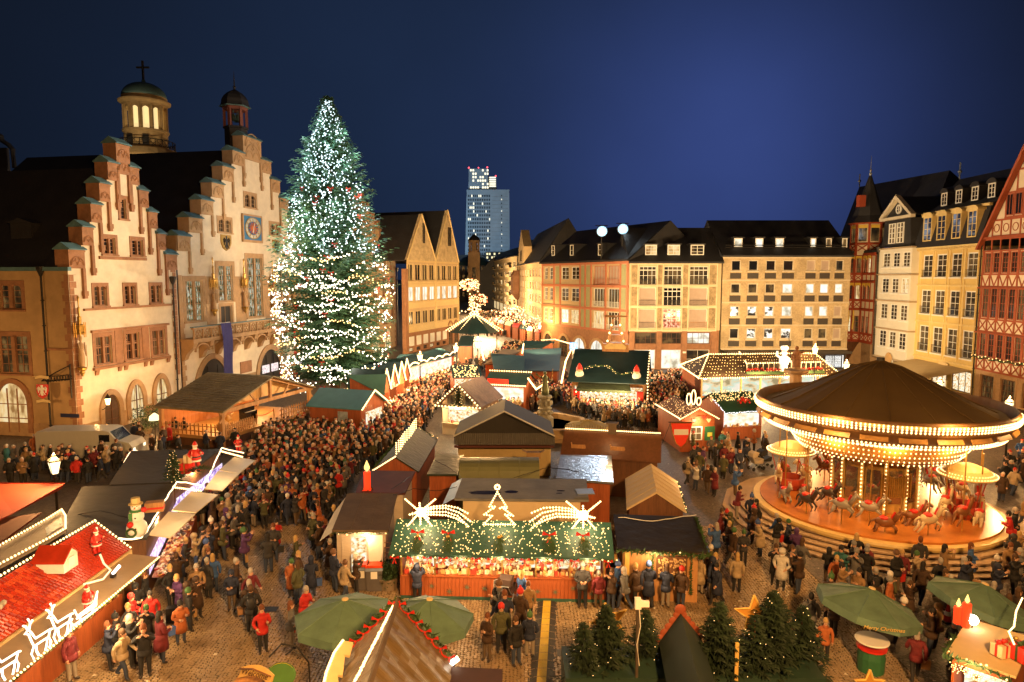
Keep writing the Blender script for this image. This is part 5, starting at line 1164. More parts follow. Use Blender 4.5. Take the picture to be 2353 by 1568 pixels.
k=MB();a=Q[0]+Vector((0,0,-.1));b_=Q[3]+Vector((0,0,-.1))
k.poly([a,b_,b_+Vector((-.55,-.3,-.7)),a+Vector((-.5,-.1,-.35))]);obj('side_awning',k,mat('white_corrugated',(.6,.55,.45),.6,.1,3),t)
garland('fir garland with small bulbs under the eave of the brown felt booth',[o+Q[0]+Vector((0,-.03,-.12)),o+Q[1]+Vector((0,-.03,-.12))],.1,lights=.22)
def bin_(u,v,label):
 p=at(u,v,0);b=thing('wheelie_bin',label,'bin',(p.x,p.y,0),.05,'wheelie bins in front of the booth')
 obj('body',MB().ext([(-.3,0),(.3,0),(.34,1.0),(-.34,1.0)],-.33,.33),mat('bin_grey',(.10,.09,.09),.5),b);obj('lid',MB().ext([(-.36,1.03),(.36,1.03),(.3,1.13),(-.3,1.13)],-.38,.38),mat('bin_red',(.62,.06,.02),.4),b)
 obj('liner',MB().bx(-.355,-.35,.88,.355,.35,.999),mat('bin_liner',(.25,.3,.42),.35),b);obj('notice',MB().bx(-.13,-.338,.55,.13,-.332,.85),white,b)
 obj('wheel',MB().bx(-.33,.31,0,-.25,.4,.16).bx(.25,.31,0,.33,.4,.16),iron,b)
bin_(834,1350,'grey bin with red lid, the one nearer the booth door');bin_(863,1352,'grey bin with red lid, the one nearer the gingerbread stall')
for i,(u,v,h)in enumerate(((893,1345,1.5),)):
 pass
t,f,w=hut('market_stall','stall with a long ribbed brown roof and two blank wooden scrolls, bulbs along its ridge','stall',(1287,1048),(1519,1062),2.3,3.4,3.45,'x',.25,dwood,mat('brown_tile',(.13,.055,.025),.45,.25,5),None)
k=MB();sl=(3.45-2.3)/1.7
for i in range(13):y=.06+i*.13;z=2.3+sl*y+.02;k.ext([(y-.06,z-.05),(y+.04,z+.06),(y+.07,z-.0)],0,w,0,'x')
obj('tile_row',k,mat('brown_tile'),t,kind='stuff')
for x in(1.0,3.3):
 p=(x,.55,2.75);k=MB().ext([(-.42,-.14),(.38,-.19),(.45,.02),(.4,.16),(-.35,.15),(-.38,.28),(-.45,.26),(-.42,.1)],-.03,.03);obj('scroll_sign',k,wood,t,p)
obj('chimney',MB().bx(w*.46,1.55,3.1,w*.54,1.95,4.0).bx(w*.44,1.5,4.0,w*.56,2.0,4.08),rbrown,t)
for a,b_ in((.1,w*.45),(w*.55,w-.1)):
 P=along([f.W(a,1.6,3.6),f.W(b_,1.6,3.6)],.115);bulbs('light_string','row of large bulbs on the %s half of the ribbed brown ridge'%('left' if a<1 else 'right'),'light string',P,.055,bulbh)
k=MB()
for i in range(36):x=.1+(w-.2)*i/35;k.tube([(x,1.7,3.45),(x,1.7,3.85)],.012,3)
obj('ridge_fence',k,dwood,t,kind='stuff')
t,f,w=hut('market_stall','broad booth with a dark gable roof, a corrugated canopy and cream ribbed wall','stall',(1043,1004),(1275,1004),2.7,4.6,4.3,'y',.25,mat('cream_ribbed',(.55,.42,.2),.6,.1,4),mat('dark_sheet',(.028,.024,.02),.75,.3,2),None,fin=mat('dark_sheet'),fover=.5)
k=MB();n=46
for i in range(n):x=.05+(w-.1)*i/n;k.ext([(x,2.72),(x+(w-.1)/n*.5,2.77),(x+(w-.1)/n,2.72)],-.0,.1);
k2=MB()
for i in range(n):x=(w)*i/n;k2.poly([(x,-.35,2.25),(x+w/n*.5,-.35,2.29),(x+w/n*.5,.48,2.84),(x,.48,2.8)]).poly([(x+w/n*.5,-.35,2.29),(x+w/n,-.35,2.25),(x+w/n,.48,2.8),(x+w/n*.5,.48,2.84)])
obj('pent_canopy',k2,mat('grey_corrugated',(.20,.19,.17),.5,.15,3,metal=.3),t,kind='stuff');obj('beam',MB().bx(.05,-.3,2.05,w-.05,-.15,2.2),mat('maroon_beam',(.10,.03,.02)),t)
k=MB()
for i in range(60):x=.3+(w-.6)*i/60;k.bx(x,.44,.05,x+.04,.495,2.05)
obj('wall_rib',k,mat('cream_ribbed'),t,kind='stuff')
obj('verge_trim',MB().tube([(0,-.02,2.74),(w/2,-.02,4.34),(w,-.02,2.74)],.05,4),white,t)
t,f,w=hut('market_stall','stall wrapped in crumpled green tarp with a row of bulb spikes on its ridge','stall',(856,1083),(962,1084),2.3,7.2,3.1,'y',.2,rwood,mat('crumpled_tarp',(.030,.032,.009),.62,.45,1.6,.9,spec=.25,bsc=3.5),None)
f12,w12=f,w
P=[]
for i in range(13):
 for j in range(6):P.append(f.W(w/2+.03*math.sin(i),.3+i*.52,3.2+j*.12))
bulbs('light_spikes','upright spikes of bulbs standing along the green tarp ridge','light decoration',P,.05,bulbh)
bulbs('light_string','bulb string down the front left verge of the green tarp stall','light string',along([f.W(.02,-.02,2.34),f.W(w/2,-.02,3.12)],.1),.05,bulbh)
garland('fir garland along the left eave of the green tarp stall',[f.W(-.05,0,2.3),f.W(-.05,7.2,2.3)],.2);garland('lit fir garland on the back verge of the green tarp stall',[f.W(w/2,7.2,3.1),f.W(w,7.2,2.35)],.12,lights=.3)
t,Q,o=booth('service_booth','low booth covered by a flat dark green tarp beside the crumpled tarp stall','booth',[(981,1090),(1051,1090),(1066,1046),(1004,1043)],(2.4,2.4,2.45,2.45),rwood,mat('flat_green_tarp',(.035,.05,.03),.3,.3,2.5,.9,bsc=3))
Ea,Eb=at(508,946,2.9),at(722,889,2.9);f=Fac((Ea.x,Ea.y),(Eb.x-Ea.x,Eb.y-Ea.y));w=(Eb-Ea).length;dep=6.4
st=thing('stage_hut','open wooden stage hut with a broad shingled roof in front of the town hall','stage',(*f.p,0),f.rz)
zr7=4.75;g=MB();tl=link('roof',None,st);bpy.data.objects.remove(tl)
th=.12;k=MB().ext([(0,2.9),(w/2,zr7),(w,2.9),(w,2.9-th),(w/2,zr7-th),(0,2.9-th)],-.2,dep);ro=obj('roof',k,shing,st)
rows=17;L=math.hypot(w/2,zr7-2.9);k=MB()
for r in range(rows):
 for c in range(22):
  y=-.2+(dep+.2)*c/22;x0=(w/2)*r/rows;z0=2.9+(zr7-2.9)*r/rows;x1=(w/2)*(r+1)/rows;z1=2.9+(zr7-2.9)*(r+1)/rows;d=rnd.uniform(.02,.05)
  k.poly([(x0-.02,y+.01,z0+d+.02),(x0-.02,y+(dep+.2)/22-.01,z0+d+.02),(x1,y+(dep+.2)/22-.01,z1+.012),(x1,y+.01,z1+.012)])
  k.poly([(x0-.02,y+.01,z0),(x0-.02,y+(dep+.2)/22-.01,z0),(x0-.02,y+(dep+.2)/22-.01,z0+d+.02),(x0-.02,y+.01,z0+d+.02)])
obj('shingle',k,shing,ro,kind='stuff')
obj('floor',MB().bx(.3,.2,.6,w-.3,dep-.2,.85),mat('stage_floor',(.42,.22,.07),.5,.2,3),st);obj('plinth',MB().bx(.35,.25,0,w-.35,dep-.25,.6),dwood,st)
for x,y in((.4,.3),(w-.4,.3),(.4,dep-.4),(w-.4,dep-.4)):obj('post',MB().bx(x-.14,y-.14,0,x+.14,y+.14,2.95),wood,st)
k=MB().bx(.2,.1,2.65,w-.2,.3,2.95)
k.box((w*.25,.2,3.6),(w*.52,.12,.22),0,0,0,-math.atan2(zr7-2.9,w/2)).box((w*.75,.2,3.6),(w*.52,.12,.22),0,0,0,math.atan2(zr7-2.9,w/2)).bx(w/2-.12,.12,2.95,w/2+.12,.3,4.5)
for s in(-1,1):k.box((w/2+s*w*.18,.2,3.3),(1.6,.1,.14),0,0,0,s*-.8);k.box((.4 if s<0 else w-.4,.2,2.35),(1.1,.1,.14),0,0,0,s*.8)
obj('truss',k,wood,st);planks(st,.5,w-.5,.86,2.9,dep-.35,26,mat('stage_board',(.36,.13,.04),.6,.25,3,stretch=(8,8,.5)))
k=MB().ext([(.6,2.95),(w/2,4.5),(w-.6,2.95)],.9,1.0);obj('gable_board',k,mat('light_board',(.55,.32,.12),.6,.2,3,stretch=(6,6,.6)),st)
def fence(t,x0,x1,y,z,n,name='picket',ax='x'):
 me=MB().bx(-.05,-.02,0,.05,.02,.85).ext([(-.05,.85),(.05,.85),(0,.93)],-.02,.02).mesh(name,wood)
 for i in range(n):
  q=x0+(x1-x0)*(i+.5)/n;o=link(name,me,t,(q,y,z)if ax=='x' else(y,q,z),0 if ax=='x' else R(90))
 k=MB();
 for h in(.25,.65):k.bx(x0,y+.025,z+h,x1,y+.07,z+h+.07)if ax=='x' else k.bx(y+.025,x0,z+h,y+.07,x1,z+h+.07)
 obj('fence_rail',k,wood,t)
fence(st,.5,w*.34,.35,.85,15);fence(st,w*.62,w-.4,.35,.85,12);fence(st,.4,dep-.6,.42,.85,14,ax='y')
pi=thing('piano','black upright piano standing on the wooden stage','piano',f.W(w*.52,2.6,.85),f.rz);obj('case',MB().bx(-.75,0,0,.75,.35,1.25).bx(-.75,-.28,.6,.75,0,.72).bx(-.75,-.28,0,-.65,0,.6).bx(.65,-.28,0,.75,0,.6).bx(-.78,-.05,1.25,.78,.38,1.3),mat('piano_black',(.012,.011,.01),.12),pi);obj('keys',MB().bx(-.62,-.27,.721,.62,-.1,.74),white,pi)
ox=thing('wooden_ox','carved wooden ox lying behind the stage fence','animal figure',f.W(w*.16,1.6,.85),f.rz+.3)
k=MB().ball((0,0,.45),.5,0,12,8,(1.5,.75,.85)).ball((.75,-.1,.85),.25,0,10,6,(1,.8,1.2)).ball((1.0,-.15,.8),.17,0,10,6,(1.5,.9,.9)).tube([(.8,.1,1.1),(.85,.3,1.25),(.95,.32,1.4)],.05,5).tube([(.8,-.3,1.1),(.85,-.5,1.25),(.95,-.52,1.4)],.05,5).tube([(.4,-.35,.1),(.9,-.4,.08)],.12,6).tube([(-.5,-.35,.12),(0,-.45,.1)],.14,6)
obj('body',k,mat('carved_wood',(.5,.26,.07),.4,.3,3),ox,smooth=True)
rope=thing('barrier_rope','red rope barrier hung in front of the piano','rope',f.W(w*.42,.9,.85),f.rz);obj('rope',MB().tube([(i*.28,0,.75-.18*math.sin(i/8*math.pi))for i in range(9)],.03,5),red,rope);obj('post',MB().tube([(0,0,0),(0,0,.85)],.03,6).tube([(2.24,0,0),(2.24,0,.85)],.03,6),gold,rope)
S7=(f,w,dep)
# ---- market, second half ----
def panels(t,o,L,z0=2.5,z1=2.25):
 for(a,b_,c,d)in L:
  P=[at(*a,z0)-o,at(*b_,z0)-o,at(*c,z1)-o,at(*d,z1)-o];k=MB().poly(P).poly([p-Vector((0,0,.05))for p in reversed(P)])
  for i in range(4):j=(i+1)%4;k.poly([P[i]-Vector((0,0,.05)),P[j]-Vector((0,0,.05)),P[j],P[i]])
  obj('shutter_panel',k,mat('shutter_cream',(.62,.52,.34),.45,.1,1.5),t)
z3=lambda x,y:(x*.3590,1005.3+y*.3590)
q3=lambda*a:tuple(z3(*p)for p in a)
t,Q,o=booth('market_stall','record stall under a black tarp with raised shutters, the nearer of the two','stall',[(337,1236),(403,1112),(190,1118),(120,1240)],(2.55,2.55,3.1,3.1),dwood,tarp,inset=.04)
panels(t,o,[q3((950,620),(1080,475),(1250,490),(1090,640)),q3((1100,465),(1225,345),(1395,365),(1255,480))])
A_,B_=Q[0],Q[1];n=Vector((B_.y-A_.y,-(B_.x-A_.x),0)).normalized()
lp=room('glowing_purple_wares',[(.25,.12,.5),(.7,.5,.9),(1,.95,1)],1.0,(5,5,5),6)  # purple stall light painted as emission on the wares panel
def stall_table(t,A_,B_,n,m,wares):
 e=(B_-A_).normalized();k=MB();a=Vector((A_.x,A_.y,0))
 k.poly([a+n*.1+Vector((0,0,.9)),a+n*.9+Vector((0,0,.8)),a+n*.9+e*(B_-A_).length+Vector((0,0,.8)),a+n*.1+e*(B_-A_).length+Vector((0,0,.9))])
 k.poly([a+n*.9,a+n*.9+e*(B_-A_).length,a+n*.9+e*(B_-A_).length+Vector((0,0,.79)),a+n*.9+Vector((0,0,.79))]);obj('table',k,m,t)
 k=MB();L_=(B_-A_).length
 for i in range(int(L_*26)):q=a+e*rnd.uniform(.1,L_-.1)+n*rnd.uniform(.15,.85);k.box((q.x,q.y,.93),(.12,.16,.06),rnd.randrange(8),rnd.random())
 obj('wares',k,gm,t,kind='stuff');k=MB();k.poly([a+n*.03+Vector((0,0,1.0)),a+n*.03+e*L_+Vector((0,0,1.0)),a+n*.03+e*L_+Vector((0,0,1.7)),a+n*.03+Vector((0,0,1.7))]);obj('glow_back',k,wares,t)
stall_table(t,A_,B_,n,rwood,lp)
t2,Q2,o2=booth('market_stall','stall under a black tarp with raised shutters, the farther of the two','stall',[(402,1108),(508,1032),(302,1036),(251,1114)],(2.55,2.55,3.0,3.0),dwood,tarp,inset=.04)
panels(t2,o2,[q3((1310,328),(1395,215),(1530,232),(1422,340)),q3((1402,208),(1500,125),(1635,146),(1530,230))])
stall_table(t2,Q2[0],Q2[1],Vector((Q2[1].y-Q2[0].y,-(Q2[1].x-Q2[0].x),0)).normalized(),rwood,lp)
rp=[at(*z3(x,y),z)for x,y,z in((760,650,2.9),(850,652,2.85),(905,640,2.75),(940,600,2.7),(1010,480,2.7),(1070,380,2.7),(1130,286,2.8),(1190,290,2.8),(1290,312,2.7),(1340,240,2.7),(1420,66,2.8),(1470,80,2.7),(1560,100,2.7))]
rl=thing('light_rope','glowing light rope zigzagging along the shutter edges of the black tarp stalls','light rope',tuple(rp[0]));obj('tube',MB().tube([p-rp[0]for p in along(rp,.3,.02)],.035,5),glow('rope_glow',(1,.74,.45),2.2),rl)
rp=[at(*z3(x,y),2.9)for x,y in((795,160),(830,100),(860,82),(895,92))];rl=thing('light_rope','short curved light rope at the far left corner of the black tarp roof','light rope',tuple(rp[0]));obj('tube',MB().tube([p-rp[0]for p in rp],.04,5),glow('rope_glow',(1,.74,.45),2.2),rl)
for P,lab in(([(1110,320),(1285,342)],'nearer'),([(1420,90),(1550,125)],'farther')):bulbs('light_string','short row of bulbs above the shutters of the %s black tarp stall'%lab,'light string',along([at(*z3(*p),2.65)for p in P],.13),.06,bulbh)
c=at(*z3(880,640),2.75);sn=thing('snowman','inflated snowman with straw hat, scarf and red mittens on the black tarp','snowman',tuple(c),.3)
k=MB().ball((0,0,.36),.38,0,14,9).ball((0,0,.86),.28,0,14,9).ball((0,0,1.22),.19,0,12,8);obj('body',k,mat('snow_white',(.8,.78,.72),.5,.03),sn,smooth=True)
obj('hat',MB().lathe([(.26,1.33),(.26,1.36),(.17,1.37),(.16,1.58),(.02,1.6)],12),mat('straw',(.6,.46,.2),.8),sn);obj('scarf',MB().lathe([(.2,1.02),(.25,1.06),(.2,1.12)],12).bx(-.2,-.3,.75,-.08,-.24,1.05),mat('scarf_green',(.06,.2,.06),.8),sn)
obj('mitten',MB().ball((.3,-.12,1.12),.11).ball((-.16,-.3,.62),.12),red,sn,smooth=True);obj('nose',MB().lathe([(.035,0),(.005,.18)],6).xf(Matrix.Translation((0,-.18,1.22))@Matrix.Rotation(R(90),4,'X')),mat('carrot',(.7,.2,.03)),sn)
obj('button',MB().octa((.03,-.37,.45),.045).octa((.02,-.29,.85),.04).octa((-.07,-.17,1.28),.025).octa((.07,-.17,1.28),.025),iron,sn)
obj('wreath',MB().tube([(-.12+.16*math.cos(a),-.37,.32+.16*math.sin(a))for a in[i*.63 for i in range(11)]],.05,5),garl,sn)
def redman(c,h,label,rz=0,lean=0):
 t=thing('gift_bringer_figure',label,'figure',tuple(c),rz);s=h/1.7
 k=MB().tube([(-.12*s,0,0),(-.13*s,0,.45*s),(-.1*s,0,.8*s)],.11*s,7).tube([(.12*s,0,0),(.13*s,0,.45*s),(.1*s,0,.8*s)],.11*s,7).lathe([(.3*s,.62*s),(.29*s,.9*s),(.26*s,1.15*s),(.2*s,1.32*s),(.08*s,1.4*s)],10).tube([(-.24*s,0,1.25*s),(-.38*s,-.1*s,1.0*s),(-.2*s,-.3*s,.95*s)],.08*s,6).tube([(.24*s,0,1.25*s),(.4*s,-.1*s,1.05*s),(.3*s,-.3*s,1.15*s)],.08*s,6)
 obj('suit',k,red,t,smooth=True);obj('head',MB().ball((0,-.02*s,1.46*s),.13*s).ball((-.2*s,-.32*s,.96*s),.06*s).ball((.3*s,-.33*s,1.17*s),.06*s),mat('skin_pale',(.55,.33,.22),.6),t,smooth=True)
 obj('beard',MB().ball((0,-.1*s,1.36*s),.12*s,0,8,6,(1,.6,1.2)).lathe([(.31*s,.62*s),(.32*s,.68*s),(.3*s,.72*s)],10).lathe([(.15*s,1.52*s),(.155*s,1.55*s),(.14*s,1.58*s)],10),mat('fur_white',(.75,.72,.65),.9),t,smooth=True)
 obj('cap',MB().lathe([(.14*s,1.56*s),(.1*s,1.68*s),(.03*s,1.8*s)],8),red,t);obj('belt',MB().lathe([(.305*s,.86*s),(.305*s,.93*s),(.3*s,.94*s)],10).bx(-.22*s,-.14*s,0,-.04*s,.1*s,.1*s).bx(.04*s,-.14*s,0,.22*s,.1*s,.1*s),iron,t)
 return t
redman(at(*z3(1255,218),2.85),1.5,'red coated bearded figure standing among gifts on the far black tarp roof',.4)
redman(at(*z3(1528,95),2.5),1.0,'pinkish lit red coated figure at the far tip of the black tarp stalls')
c=at(*z3(1195,225),2.85);gs=thing('gift_crates','stack of wrapped gifts and crates beside the red coated figure','gift stack',tuple(c))
for i,(x,y,z,s,m)in enumerate(((0,0,0,.5,red),(.1,.1,.5,.4,gm[2]),(-.4,.1,0,.4,white),(-.35,0,.4,.3,gm[5]))):g_=obj('parcel',MB().bx(x-s/2,y-s/2,z,x+s/2,y+s/2,z+s),m,gs);obj('ribbon',MB().bx(x-.03,y-s/2-.01,z-.001,x+.03,y+s/2+.01,z+s+.01),gold,g_)
cb=thing('painted_box','small wooden box painted with red stripes on the black tarp roof','box',tuple(at(*z3(992,470),2.9)),.3);obj('box',MB().bx(-.35,-.2,0,.35,.2,.4),wood,cb);obj('stripe',MB().bx(-.36,-.21,.12,.36,.21,.2),red,cb)
def conifer(name,label,p,h,r,n=170,tw=10,m=None,seed=1,group=None,z0=.25,prof=None,dec=None,spray=.22,cat='tree'):
 rg=random.Random(seed);t=thing(name,label,cat,tuple(p),0,group);V=[];Fs=[]
 obj('trunk',MB().tube([(0,0,0),(.02*r,0,h*.5),(0,0,h*.97)],max(.05,h*.016),6,0,True,.015),dwood,t)
 prof=prof or(lambda q:(1-q)**.85)
 for i in range(n):
  q=((i+rg.random())/n)**1.25;z=z0+(h-z0)*q;a=i*2.39996+rg.uniform(-.3,.3);L=r*prof(q)*rg.uniform(.62,1.18)+.05;dr=-.12*L+.15*L*q
  ux,uy=math.cos(a),math.sin(a)
  for j in range(tw):
   s=(j+.4+rg.random()*.5)/tw;s=max(.12,s);bx_,by_,bz_=ux*L*s,uy*L*s,z+dr*s*2+.25*L*s*s*(1 if q>.3 else .4)
   sl=spray*(1.15-.5*s)*rg.uniform(.7,1.3)*(min(1,.35+L/r*1.3))
   for sd in(-1,1,0):
    a2=a+sd*rg.uniform(.5,1.1);ex,ey,ez=math.cos(a2)*sl,math.sin(a2)*sl,rg.uniform(-.45,.25)*sl
    wx,wy=-math.sin(a2)*sl*.16,math.cos(a2)*sl*.16;wz_=rg.uniform(-.12,.12)*sl;k=len(V)
    V+=[(bx_-wx,by_-wy,bz_-wz_),(bx_+wx,by_+wy,bz_+wz_),(bx_+ex+wx*.4,by_+ey+wy*.4,bz_+ez),(bx_+ex*1.15,by_+ey*1.15,bz_+ez*1.3-.02)]
    Fs.append((k,k+1,k+2,k+3))
 for q in range(6):a=q*1.05;k=len(V);V+=[(0,0,h-.25*spray*4),(.03,.03,h),(spray*.5*math.cos(a),spray*.5*math.sin(a),h-spray*1.2)];Fs.append((k,k+1,k+2))
 me=bpy.data.meshes.new('crown');me.from_pydata(V,[],Fs);me.materials.append(m or green);me.update();link('crown',me,t)
 return t,[V[f[2]]for f in Fs[:]]
XT=atY(755,300,66);XT.z=0;XH=atY(755,224,66).z
pv=[(222,3),(250,22),(290,45),(340,68),(400,86),(450,92),(480,100),(540,103),(600,122),(660,138),(740,130),(800,126),(850,118),(890,112),(930,60)]
def xprof(q):
 z=XH*q;v=638-(z-H)/66*1534*.99
 for(a,b_),(c,d)in zip(pv,pv[1:]):
  if a<=v<=c:return(b_+(d-b_)*(v-a)/(c-a))*(.86+.14*min(1,max(0,(v-400)/250)))*min(1,.45+.55*(v-222)/230)*.97/1534*66/5.9
 return .02 if v<222 else .5
bigneed=mat('spruce_needles',(.05,.13,.085),.6,.5,.35,col2=(.09,.18,.075))
xt,tips=conifer('christmas_tree','towering Christmas tree wound with white lights in front of the town hall',XT,XH,5.9,1500,15,bigneed,5,None,3.0,xprof,None,.62)
rg=random.Random(11);pts=[];ptc=[]
def xsurf(z,a,k=1.0):r=5.9*xprof(z/XH)*k;return(XT.x+r*math.cos(a),XT.y+r*math.sin(a),z)
for i in range(1500):
 z=15+(XH-15.3)*rg.random()**1.0;a=rg.uniform(math.pi*.95,math.pi*2.05)
 if rg.random()<.3+.7*abs(math.sin(a))and rg.random()<(1-(z-15)/(XH-15))**.35+.12:pts.append(xsurf(z,a,rg.uniform(.8,1.04)))
z=14.9;row=0
while z>2.2:
 n=int(150*xprof(z/XH));ph=rg.random()*6;
 for i in range(n):
  a=math.pi*.85+math.pi*1.3*i/n;zz__=z+.42*math.sin(a*3+ph)-.25*math.sin(a*7+ph)+rg.gauss(0,.1);
  if math.sin(a*2.3+ph*2)>-.8 and rg.random()<.22+.78*max(0,-math.sin(a)):(pts if(row*3+i//30)%5 else ptc).append(xsurf(max(zz__,1.8),a,rg.uniform(.9,1.06)))
 z-=rg.uniform(.5,.72);row+=1
for i in range(200):z=rg.uniform(2,25);pts.append((XT.x+.35+rg.gauss(0,.45),XT.y-5.9*xprof(z/XH)*.72,z))
ls=thing('light_string','strings of white lights wound around the towering Christmas tree','light string',tuple(XT))
for L_,m_,nm in(([p for p in pts if p[2]>15],bulbc,'cool_bulb'),([p for p in pts if p[2]<=15],glow('white_bulb',(1,.88,.68),3.2),'bulb'),(ptc,bulb,'warm_bulb')):
 k=MB()
 for p in L_:k.octa((p[0]-XT.x,p[1]-XT.y,p[2]),rg.uniform(.05,.078)if p[2]>15 else rg.uniform(.055,.088))
 obj(nm,k,m_,ls,kind='stuff')
bmx=bow_mesh(.24)
for i in range(40):
 z=2.5+19*rg.random()**1.3;a=rg.uniform(math.pi*1.0,math.pi*2.02);p=xsurf(z,a,1.05);b_=link('red_bow',bmx,None,p,a+math.pi/2,label='red bow tied to a bough of the towering Christmas tree',category='bow',group='red bows on the big tree')
zq5=lambda x,y:(1206.4+x*.2858,1120.3+y*.2858)
FT=[((1341,1552),(1341,1432),'small dark fir, leftmost of the foreground clump, in front of the gold star'),((1395,1553),(1393,1392),'tall dark fir covering the right half of the left gold star'),((1484,1535),(1482,1402),'dark fir standing behind the steel pole'),((1652,1540),(1652,1383),'dark fir right of the green gable roof with bulbs inside'),((1778,1556),(1778,1360),'tallest fir of the right foreground clump, right of the right gold star'),((1843,1560),(1845,1394),'fir at the right end of the right foreground clump'),((1738,1560),(1735,1420),'low broad fir under the right gold star')]
for i,(b_,tp_,lab)in enumerate(FT):
 zb_=2.2;yb=17.6+(i%3)*.35;top=atY(*tp_,yb);base=Vector((top.x,yb,max(.3,top.z-2.9)));h=top.z-base.z
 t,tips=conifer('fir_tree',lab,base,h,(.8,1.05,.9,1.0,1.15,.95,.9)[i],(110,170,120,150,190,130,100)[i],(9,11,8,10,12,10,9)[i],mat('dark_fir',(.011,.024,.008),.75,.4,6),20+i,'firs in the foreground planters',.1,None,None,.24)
 k=MB();rg=random.Random(i)
 for q in rg.sample(tips,34):k.octa(q,.013)
 obj('bulb',k,bulb,t,kind='stuff')
c=atY(1341+60,1570,17.9)
pl_=thing('planter','long dark green planter box along the bottom edge under the firs','planter',(atY(1300,1540,17.1).x,17.1,0));wpl_=atY(1900,1540,17.1).x-atY(1300,1540,17.1).x
obj('box',MB().bx(0,0,0,wpl_,1.6,2.0),mat('planter_green',(.015,.035,.022),.6,.2),pl_)
t,tips=conifer('fir_tree','small lit fir standing on the far black tarp roof left of the gifts',at(*z3(1110,270),2.85),1.45,.42,60,7,green,31,None,.05,None,None,.16)
k=MB();[k.octa(q,.02)for q in tips[::28]];obj('bulb',k,bulb,t,kind='stuff')
fs=thing('fir_branches','loose fir branches laid on the black tarp beside the light rope','fir branches',tuple(at(*z3(1285,250),2.85)));k=MB()
for i in range(150):a=rnd.random()*6.3;r=rnd.random()*.7;q=Vector((r*math.cos(a),r*math.sin(a)*.7,.1+.35*(1-r)));d=Vector((math.cos(a)*.25,math.sin(a)*.25,.12));s=Vector((-d.y,d.x,0))*.12;k.poly([q-s,q+s,q+d])
obj('sprig',k,garl,fs,kind='stuff')
def bush(label,p,r,h,seed):
 rg=random.Random(seed);t=thing('bush',label,'bush',tuple(p));k=MB()
 for i in range(900):
  a=rg.random()*6.3;u=rg.random();z=h*(.15+.85*rg.random());rr=r*math.sqrt(u)*(1-.5*abs(z/h-.5));q=Vector((rr*math.cos(a),rr*math.sin(a),z));d=Vector((rg.gauss(0,.13),rg.gauss(0,.13),rg.gauss(.05,.1)));s=d.cross(Vector((rg.random(),rg.random(),1))).normalized()*.06;k.poly([q-s,q+d*.5-s*.2,q+d,q+s])
 obj('foliage',k,mat('bush_leaf',(.03,.06,.02),.6,.4,6),t,kind='stuff');obj('pot',MB().lathe([(.35,0),(.45,.5),(.4,.5)],8),mat('pot_stone',(.2,.15,.1)),t)
bush('round potted bush by the arched windows, beside the white shaded lamp',at(338,996),1.2,2.2,1);bush('taller potted bush by the corner downpipe, left of the stage',at(392,985),1.3,2.6,2)
bush('potted fir beside the bins at the left end of the gingerbread stall',at(892,1352),.45,1.1,3)
# ---- teal huts and kiosks right of the tree ----
t,f,w=hut('market_stall','small wooden hut with blue-teal roof and bulb lined gable in front of the tree','stall',(831,942),(890,921),2.4,5.2,3.6,'y',.25,rwood,teal,None)
obj('poster',MB().bx(-.04,0,0,0,.9,1.3),mat('poster_print',(.35,.42,.5),.5,.5,3),t,(.2,1.4,.8));obj('lit_opening',MB().bx(1.0,.18,.9,w-.6,.24,2.0),goods,t)
bulbs('light_string','thick bulb line along the gable of the teal roofed hut','light string',along([f.W(0,-.05,2.4),f.W(w/2,-.05,3.65),f.W(w,-.05,2.4)],.12),.07,bulbh)
t,Q,o=booth('market_stall','long stall with a steep teal tarp roof behind the teal roofed hut','stall',[(800,903),(884,906),(888,860),(798,862)],(2.4,2.4,4.2,4.2),rwood,teal)
for i,(u,v)in enumerate(((891,870),(909,858),(925,850),(937,841))):
 t,f,w=hut('kiosk',['first','second','third','fourth'][i]+' narrow gabled kiosk with a bright bulb gable, counting from the teal hut','kiosk',(u-12,v+30),(u+7,v+23),2.5,3.5,4.4,'y',.1,rwood,dkgreen,(1.0,2.3),group='gabled kiosks beside the tree')
 bulbs('light_string','bulb line on the gable of the %s kiosk from the teal hut'%['first','second','third','fourth'][i],'light string',along([f.W(0,-.05,2.5),f.W(w/2,-.05,4.45),f.W(w,-.05,2.5)],.13),.085,bulbh)
t,f,w=hut('market_stall','long bright stall with wavy bulb garland under the twin gables','stall',(940,845),(1047,815),2.8,4.5,3.6,'x',.2,rwood,dkgreen,(1.0,2.6))
obj('glow_shelves',MB().bx(.3,.45,1.05,w-.3,.5,2.55),room('glowing_bright_goods',[(1,.7,.4),(1,.9,.7),(1,1,.95)],.9,(2,2,3),2),t)  # emissive panel, brightness of the wares put into its colour
bulbs('light_string','wavy bulb garland with heart loops along the eave under the twin gables','light string',[f.W(w*i/110,-.08,2.95+.28*abs(math.sin(i*.17)))for i in range(111)],.085,bulbh)
t,Q,o=booth('market_stall','dark canopy stall between the tree and the twin gable house','stall',[(893,838),(945,838),(985,812),(920,815)],(2.6,2.6,3.2,3.2),rwood,dkgreen)
t,f,w=hut('market_stall','white half timbered mulled drink hut with bulb lined gable in mid square','stall',(1001,931),(1103,938),2.5,5.4,4.25,'y',.35,infill,mat('plum_shingle',(.10,.065,.055),.7,.4,4,.4),(1.0,2.2),fover=.5)
bh=Bld('','','',f,t,f)
for z0,z1 in((.05,1.0),(1.0,2.3)):
 pass
SWf=Fac(f.W(w-.32,.55),(f.n[0],f.n[1]));bs_=bh.side(SWf);timber(bs_,0,4.3,.05,2.35,5,0,'k',beamm=dwood);
k=MB();bx=2.5+(4.25-2.5)*2*.35/w
for s in(-1,1):k.box((w/2+s*w*.25,.45,3.3),(w*.5,.08,.16),0,0,0,s*math.atan2(1.75,w/2))
